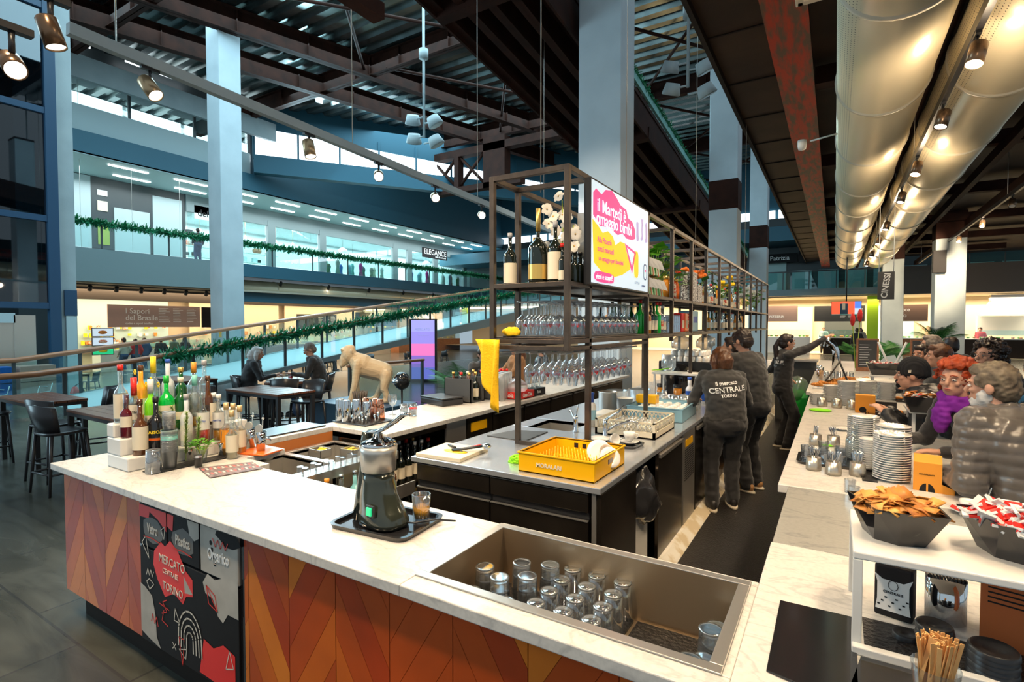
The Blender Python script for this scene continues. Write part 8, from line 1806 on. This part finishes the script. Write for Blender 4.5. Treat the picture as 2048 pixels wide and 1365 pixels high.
for i, (x, y, m_, d_) in enumerate(pc): person('person in %s at the Brazilian food stall' % d_, (x, y, LF), 1.5 + .2 * (i % 3) + (3 if i == 6 else 0), 1.66 + .03 * (i % 3), 1.05, top=m_, bottom='jeans', hair='long' if i == 4 else 'short', hairm='hairgrey' if i == 5 else 'hairdark', vox=.03, face=False)
sp_ = [(-20.2, 9.3, 'olive', 'olive jacket seated', 'hairgrey'), (-20.6, 10.4, 'blackcloth', 'dark jacket seated with his back turned', 'hairdark'), (-19.8, 11.9, 'jeans', 'teal blue jacket seated by the column', 'hairwhite'), (-22, 15.5, 'blackcloth', 'black jacket seated beyond the ramp', 'hairdark'), (-21, 17.0, 'darkwall', 'dark top seated farther behind the ramp', 'hairdark')]
for i, (x, y, m_, d_, hm) in enumerate(sp_):
    person('person in %s at a food court table' % d_, (x, y, LF), i * 1.3, 1.68, 1.05, top=m_, hair='short', hairm=hm, seat=.50, feet=[(-.12, .42, 0), (.12, .42, 0)], hands=[(-.18, .35, .75), (.18, .35, .75)], vox=.028, face=False); stool('dark chair under the person in %s' % d_, (x, y - .02, LF), i * 1.3 , .44)
for i, (x, y) in enumerate(((-20.0, 6.6), (-19.6, 8.4), (-21, 11.0), (-22, 13.2), (-21.6, 16.2), (-22, 19.5), (-21, 24))): table('dark table of the food court, %s from the left behind the ramp' % wh[i].replace('nearest', 'first'), (x, y, LF), .0, 1.1, .7, .75)
for i in range(14): o_ = stool('dark chair of the food court behind the ramp', (-19.2 - 1.2 * (i % 2), 5.8 + 1.5 * i, LF), 1.5 + i, .45, 'dark chairs of the food court')
# recycling panels before the lift
for i, (y, m_, lb) in enumerate(((3.05, 'brownwall', 'first brown'), (3.75, 'blue2', 'deep blue'), (4.55, 'signlit', 'taupe'))):
    if i == 1: M['blue2'] = mat('royal_blue_panel', (.0, .10, .42), .4)
    t = thing('recycling_station', lb + ' recycling station panel with white scratch drawing before the lift', 'bin', (-16.6, y, LF)); MB().b2((-.5, 0, 0), (0, .68, 1.25)).build('panel_body', m_, t, bev=.01); MB().b2((0, .0, .86), (.006, .68, .875)).build('gap', 'printblack', t)
    b = MB(); [b.tube(l_, .012, 0, 5) for l_ in ([(0, .2, .15), (0, .35, .75), (0, .5, .72)], [(0, .12, .55), (0, .55, .6), (0, .6, .8)], [(0, .3, .3), (0, .5, .35), (0, .55, .1)])]; b.build('scratch_drawing', 'lettwhite', t); fonts('Plastica', .11, 'lettwhite', t, TP((.006, .34, 1.05), (1, 0, 0)), sx=.8) if i else None
t = thing('fire_extinguisher', 'dark red fire extinguisher by the taupe recycling panel', 'fire extinguisher', (-16.3, 5.5, LF)); MB().lathe([(0, 0), (.1, 0), (.1, .55), (.05, .68), (0, .7)], 16).build('cylinder', 'red', t); MB().tube([(0, 0, .7), (0, .1, .78), (0, .2, .5)], .02).build('hose', 'black', t)
# couple
person('white haired person in a black hooded coat seated at the slatted table', (-8.42, 5.22, 0), -.64, 1.62, 1.12, lean=.22, hpitch=.15, hands=[(-.12, .42, .92), (.10, .42, .95)], feet=[(-.12, .35, .2), (.12, .35, .2)], top='blackcloth', bottom='blackcloth', hair='bob', hairm='hairwhite', seat=.72, hood=True, vox=.014)
person('balding elderly man in a dark jacket leaning over his food at the table', (-7.74, 6.12, 0), 2.5, 1.72, 1.1, lean=.25, hpitch=.5, hands=[(-.10, .45, .96), (.12, .42, .93)], feet=[(-.12, .38, .2), (.12, .38, .2)], top='blackcloth', bottom='jeans', hair='balding', hairm='hairgrey', seat=.74, glasses=True, vox=.013)
person('person in a tan coat behind the hanging glasses holding a mug', (-4.15, 6.9, 0), 2.4, 1.60, 1.1, hands=[(-.1, .35, 1.1), (.15, .38, 1.1)], top='tancoat', hair='long', hairm='hairbrown', vox=.018, face=False)
person('person with dark hair in profile beside the yellow cloth', (-4.3, 6.2, 0), -2.2, 1.52, .95, hands=[(-.15, .35, 1.05), (.15, .35, 1.05)], top='blackcloth', hair='bun', vox=.016)
person('person in a black jacket beyond the hanging glasses', (-4.3, 8.0, 0), 1.9, 1.5, 1.2, top='blackpuff', hair='short', vox=.02, face=False)
o = cup('grey mug on the back counter behind the red carton', (-3.55, 5.75, CZ), (0, 0, 0), 1.4)
# carved ape
b = MB(); R = lambda p, q, r0, r1: (b.tube([p, q], [r0, r1], 0, 10), b.ball(p, r0, 0, 10), b.ball(q, r1, 0, 10))
R((-.14, 0, .50), (.32, 0, .40), .155, .14); R((-.20, 0, .56), (-.05, 0, .5), .13, .16); R((-.16, -.13, .52), (-.20, -.16, .26), .075, .06); R((-.20, -.16, .26), (-.27, -.16, .04), .06, .05); R((-.12, .13, .50), (-.24, .17, .28), .075, .055); R((-.24, .17, .28), (-.20, .14, .14), .055, .05)
R((.34, -.10, .36), (.30, -.14, .20), .105, .07); R((.30, -.14, .20), (.38, -.14, .04), .06, .05); R((.34, .10, .36), (.22, .14, .18), .10, .065); R((.22, .14, .18), (.12, .14, .03), .06, .05)
for p in ((-.30, -.16, .03), (.34, -.14, .03), (.08, .14, .03)): b.ball(p, (.10, .055, .035), 0, 10)
b.ball((-.33, 0, .66), (.13, .11, .125), 0, 14); b.ball((-.41, 0, .58), (.085, .08, .09), 0, 12); b.ball((-.43, 0, .72), (.05, .10, .03), 0, 10); b.ball((-.45, 0, .52), (.05, .07, .05), 0, 10); b.ball((-.25, .11, .70), (.03, .02, .045), 0, 8); b.ball((-.25, -.11, .70), (.03, .02, .045), 0, 8); b.ball((-.30, 0, .73), (.10, .07, .06), 0, 10)
o = remesh(b, 'ape_sculpture', 'apewood', None, .022, 2, dec=.16)
for p in o.data.polygons: p.use_smooth = False
o.location = (-6.15, 5.75, .60); o.rotation_euler = (0, 0, .7); o.scale = (.85, 1, 1.14); tag(o, 'large carved pale wooden ape on all fours on a dark plinth behind the back counter', 'sculpture')
box('sculpture_plinth', (-6.95, 5.35, 0), (-5.5, 6.15, .60), 'darkblue', 'dark teal plinth under the carved ape', 'plinth')
# palm and totem
def palm(label, loc, n, L, seed, h0=.9, pot=True):
    rnd = random.Random(seed); t = thing('palm', label, 'plant', loc)
    if pot: MB().lathe([(0, 0), (.2, 0), (.26, .5), (.24, .5), (.2, .45), (0, .45)], 20).build('pot', 'darkgrey', t)
    for k in range(n):
        a = k * 2.4 + rnd.random(); e = rnd.uniform(.85, 1.4); pts = []
        for j in range(9): s = j / 8; pts.append(Vector((math.cos(a) * L * s * math.cos(e * (1 - .2 * s)), math.sin(a) * L * s * math.cos(e * (1 - .2 * s)), h0 * .5 + L * math.sin(e) * s - L * .62 * s * s * (1.25 - e * .5))))
        b = MB(); b.tube(pts, [.010 * (1 - .1 * j) for j in range(9)], 1, 5)
        for j in range(26):
            f = .22 + .78 * j / 26; q = f * 8; i_ = min(7, int(q)); c = pts[i_].lerp(pts[i_ + 1], q - i_); d = (pts[i_ + 1] - pts[i_]).normalized(); sd_ = d.cross(Vector((0, 0, 1))).normalized()
            for s in (-1, 1):
                ll = L * .30 * math.sin(PI * min(1, f + .1)) + .05; v = (sd_ * s + d * .8 + Vector((0, 0, -.35))).normalized() * ll; w_ = d * .009; b.add([c - w_, c + w_, c + v], [(0, 1, 2)])
        b.build('frond', ['leaf', 'leaf'], t)
    return t
palm('potted palm behind the wine boxes left of the shelving', (-5.2, 6.95, 0), 11, 1.05, 2, 1.1); palm('dark palm hanging at the right behind the customers', (2.0, 15.5, .9), 8, .9, 5, .8); box('planter_box', (1.7, 15.2, 0), (2.3, 15.8, 1.0), 'brownwall', 'brown planter box under the palm at right', 'planter')
t = thing('totem_screen', 'tall freestanding screen showing a purple and pink evening sky', 'screen', (-11.3, 12.3, 0), .5); MB().b2((0, 0, 0), (.85, .12, 1.98)).build('frame', 'printblack', t)
for i, c_ in enumerate(((.10, .12, .42), (.22, .12, .45), (.75, .16, .42), (.28, .22, .62), (.33, .30, .72))): m_ = mat('totem_screen_band', c_, .4, emit=.7); MB().b2((.06, -.004, .1 + .37 * i), (.79, 0, .1 + .37 * (i + 1))).build('picture', m_, t)
fonts('MERCATO', .10, 'lettwhite', t, TP((.42, -.01, 1.65), (0, -1, 0))); fonts('aperto ogni giorno', .05, 'lettwhite', t, TP((.42, -.01, 1.48), (0, -1, 0)))
t = thing('helmet', 'glossy black motorcycle helmet on a stand left of the palm', 'helmet', (-5.25, 5.55, 1.0)); MB().ball((0, 0, 0), (.12, .12, .13), 0, 16).build('shell', 'blackgloss', t); MB().ball((-.03, -.05, -.0), (.10, .09, .05), 0, 12).build('visor', 'chrome', t); MB().cyl((0, 0, -1.0), (0, 0, -.1), .015).lathe([(0, -1), (.12, -1), (.12, -.985), (0, -.985)], 14).build('stand', 'black', t)
# plants on the far counter
for i, (x, y, s) in enumerate(((.75, 12.6, 1.0), (1.1, 13.2, .9), (.4, 13.0, .8))): palm(('tall', 'broad', 'low')[i] + ' leafy plant on the far counter behind the beer taps', (x, y, CZ), 7, .75 * s, i + 7, .25, False)
t = thing('red_flower', 'tall red torch flowers in the planting behind the beer taps', 'flower', (.35, 12.2, CZ)); [MB().ball((-.06 + .12 * k, 0, .95 + .08 * k), (.045, .045, .13), 0, 10).build('blossom', 'red', t) for k in range(2)]; [MB().tube([(0, 0, 0), (-.06 + .12 * k, 0, .9)], .008).build('stem', 'stem', t) for k in range(2)]
t = thing('security_camera', 'white dome camera on an arm reaching from the left duct', 'camera', (-.45, 8.8, 4.4)); MB().cyl((.10, 0, .05), (.46, 0, .1), .012).build('arm', 'white', t); MB().lathe([(.0, -.07), (.05, -.05), (.06, 0), (.06, .08), (0, .08)], 16).build('camera_body', 'white', t)
box('wall_notice', (-18.75, 10.54, 1.35), (-18.6, 10.55, 1.62), 'yellow', 'small yellow and white notice on the left column', 'notice')
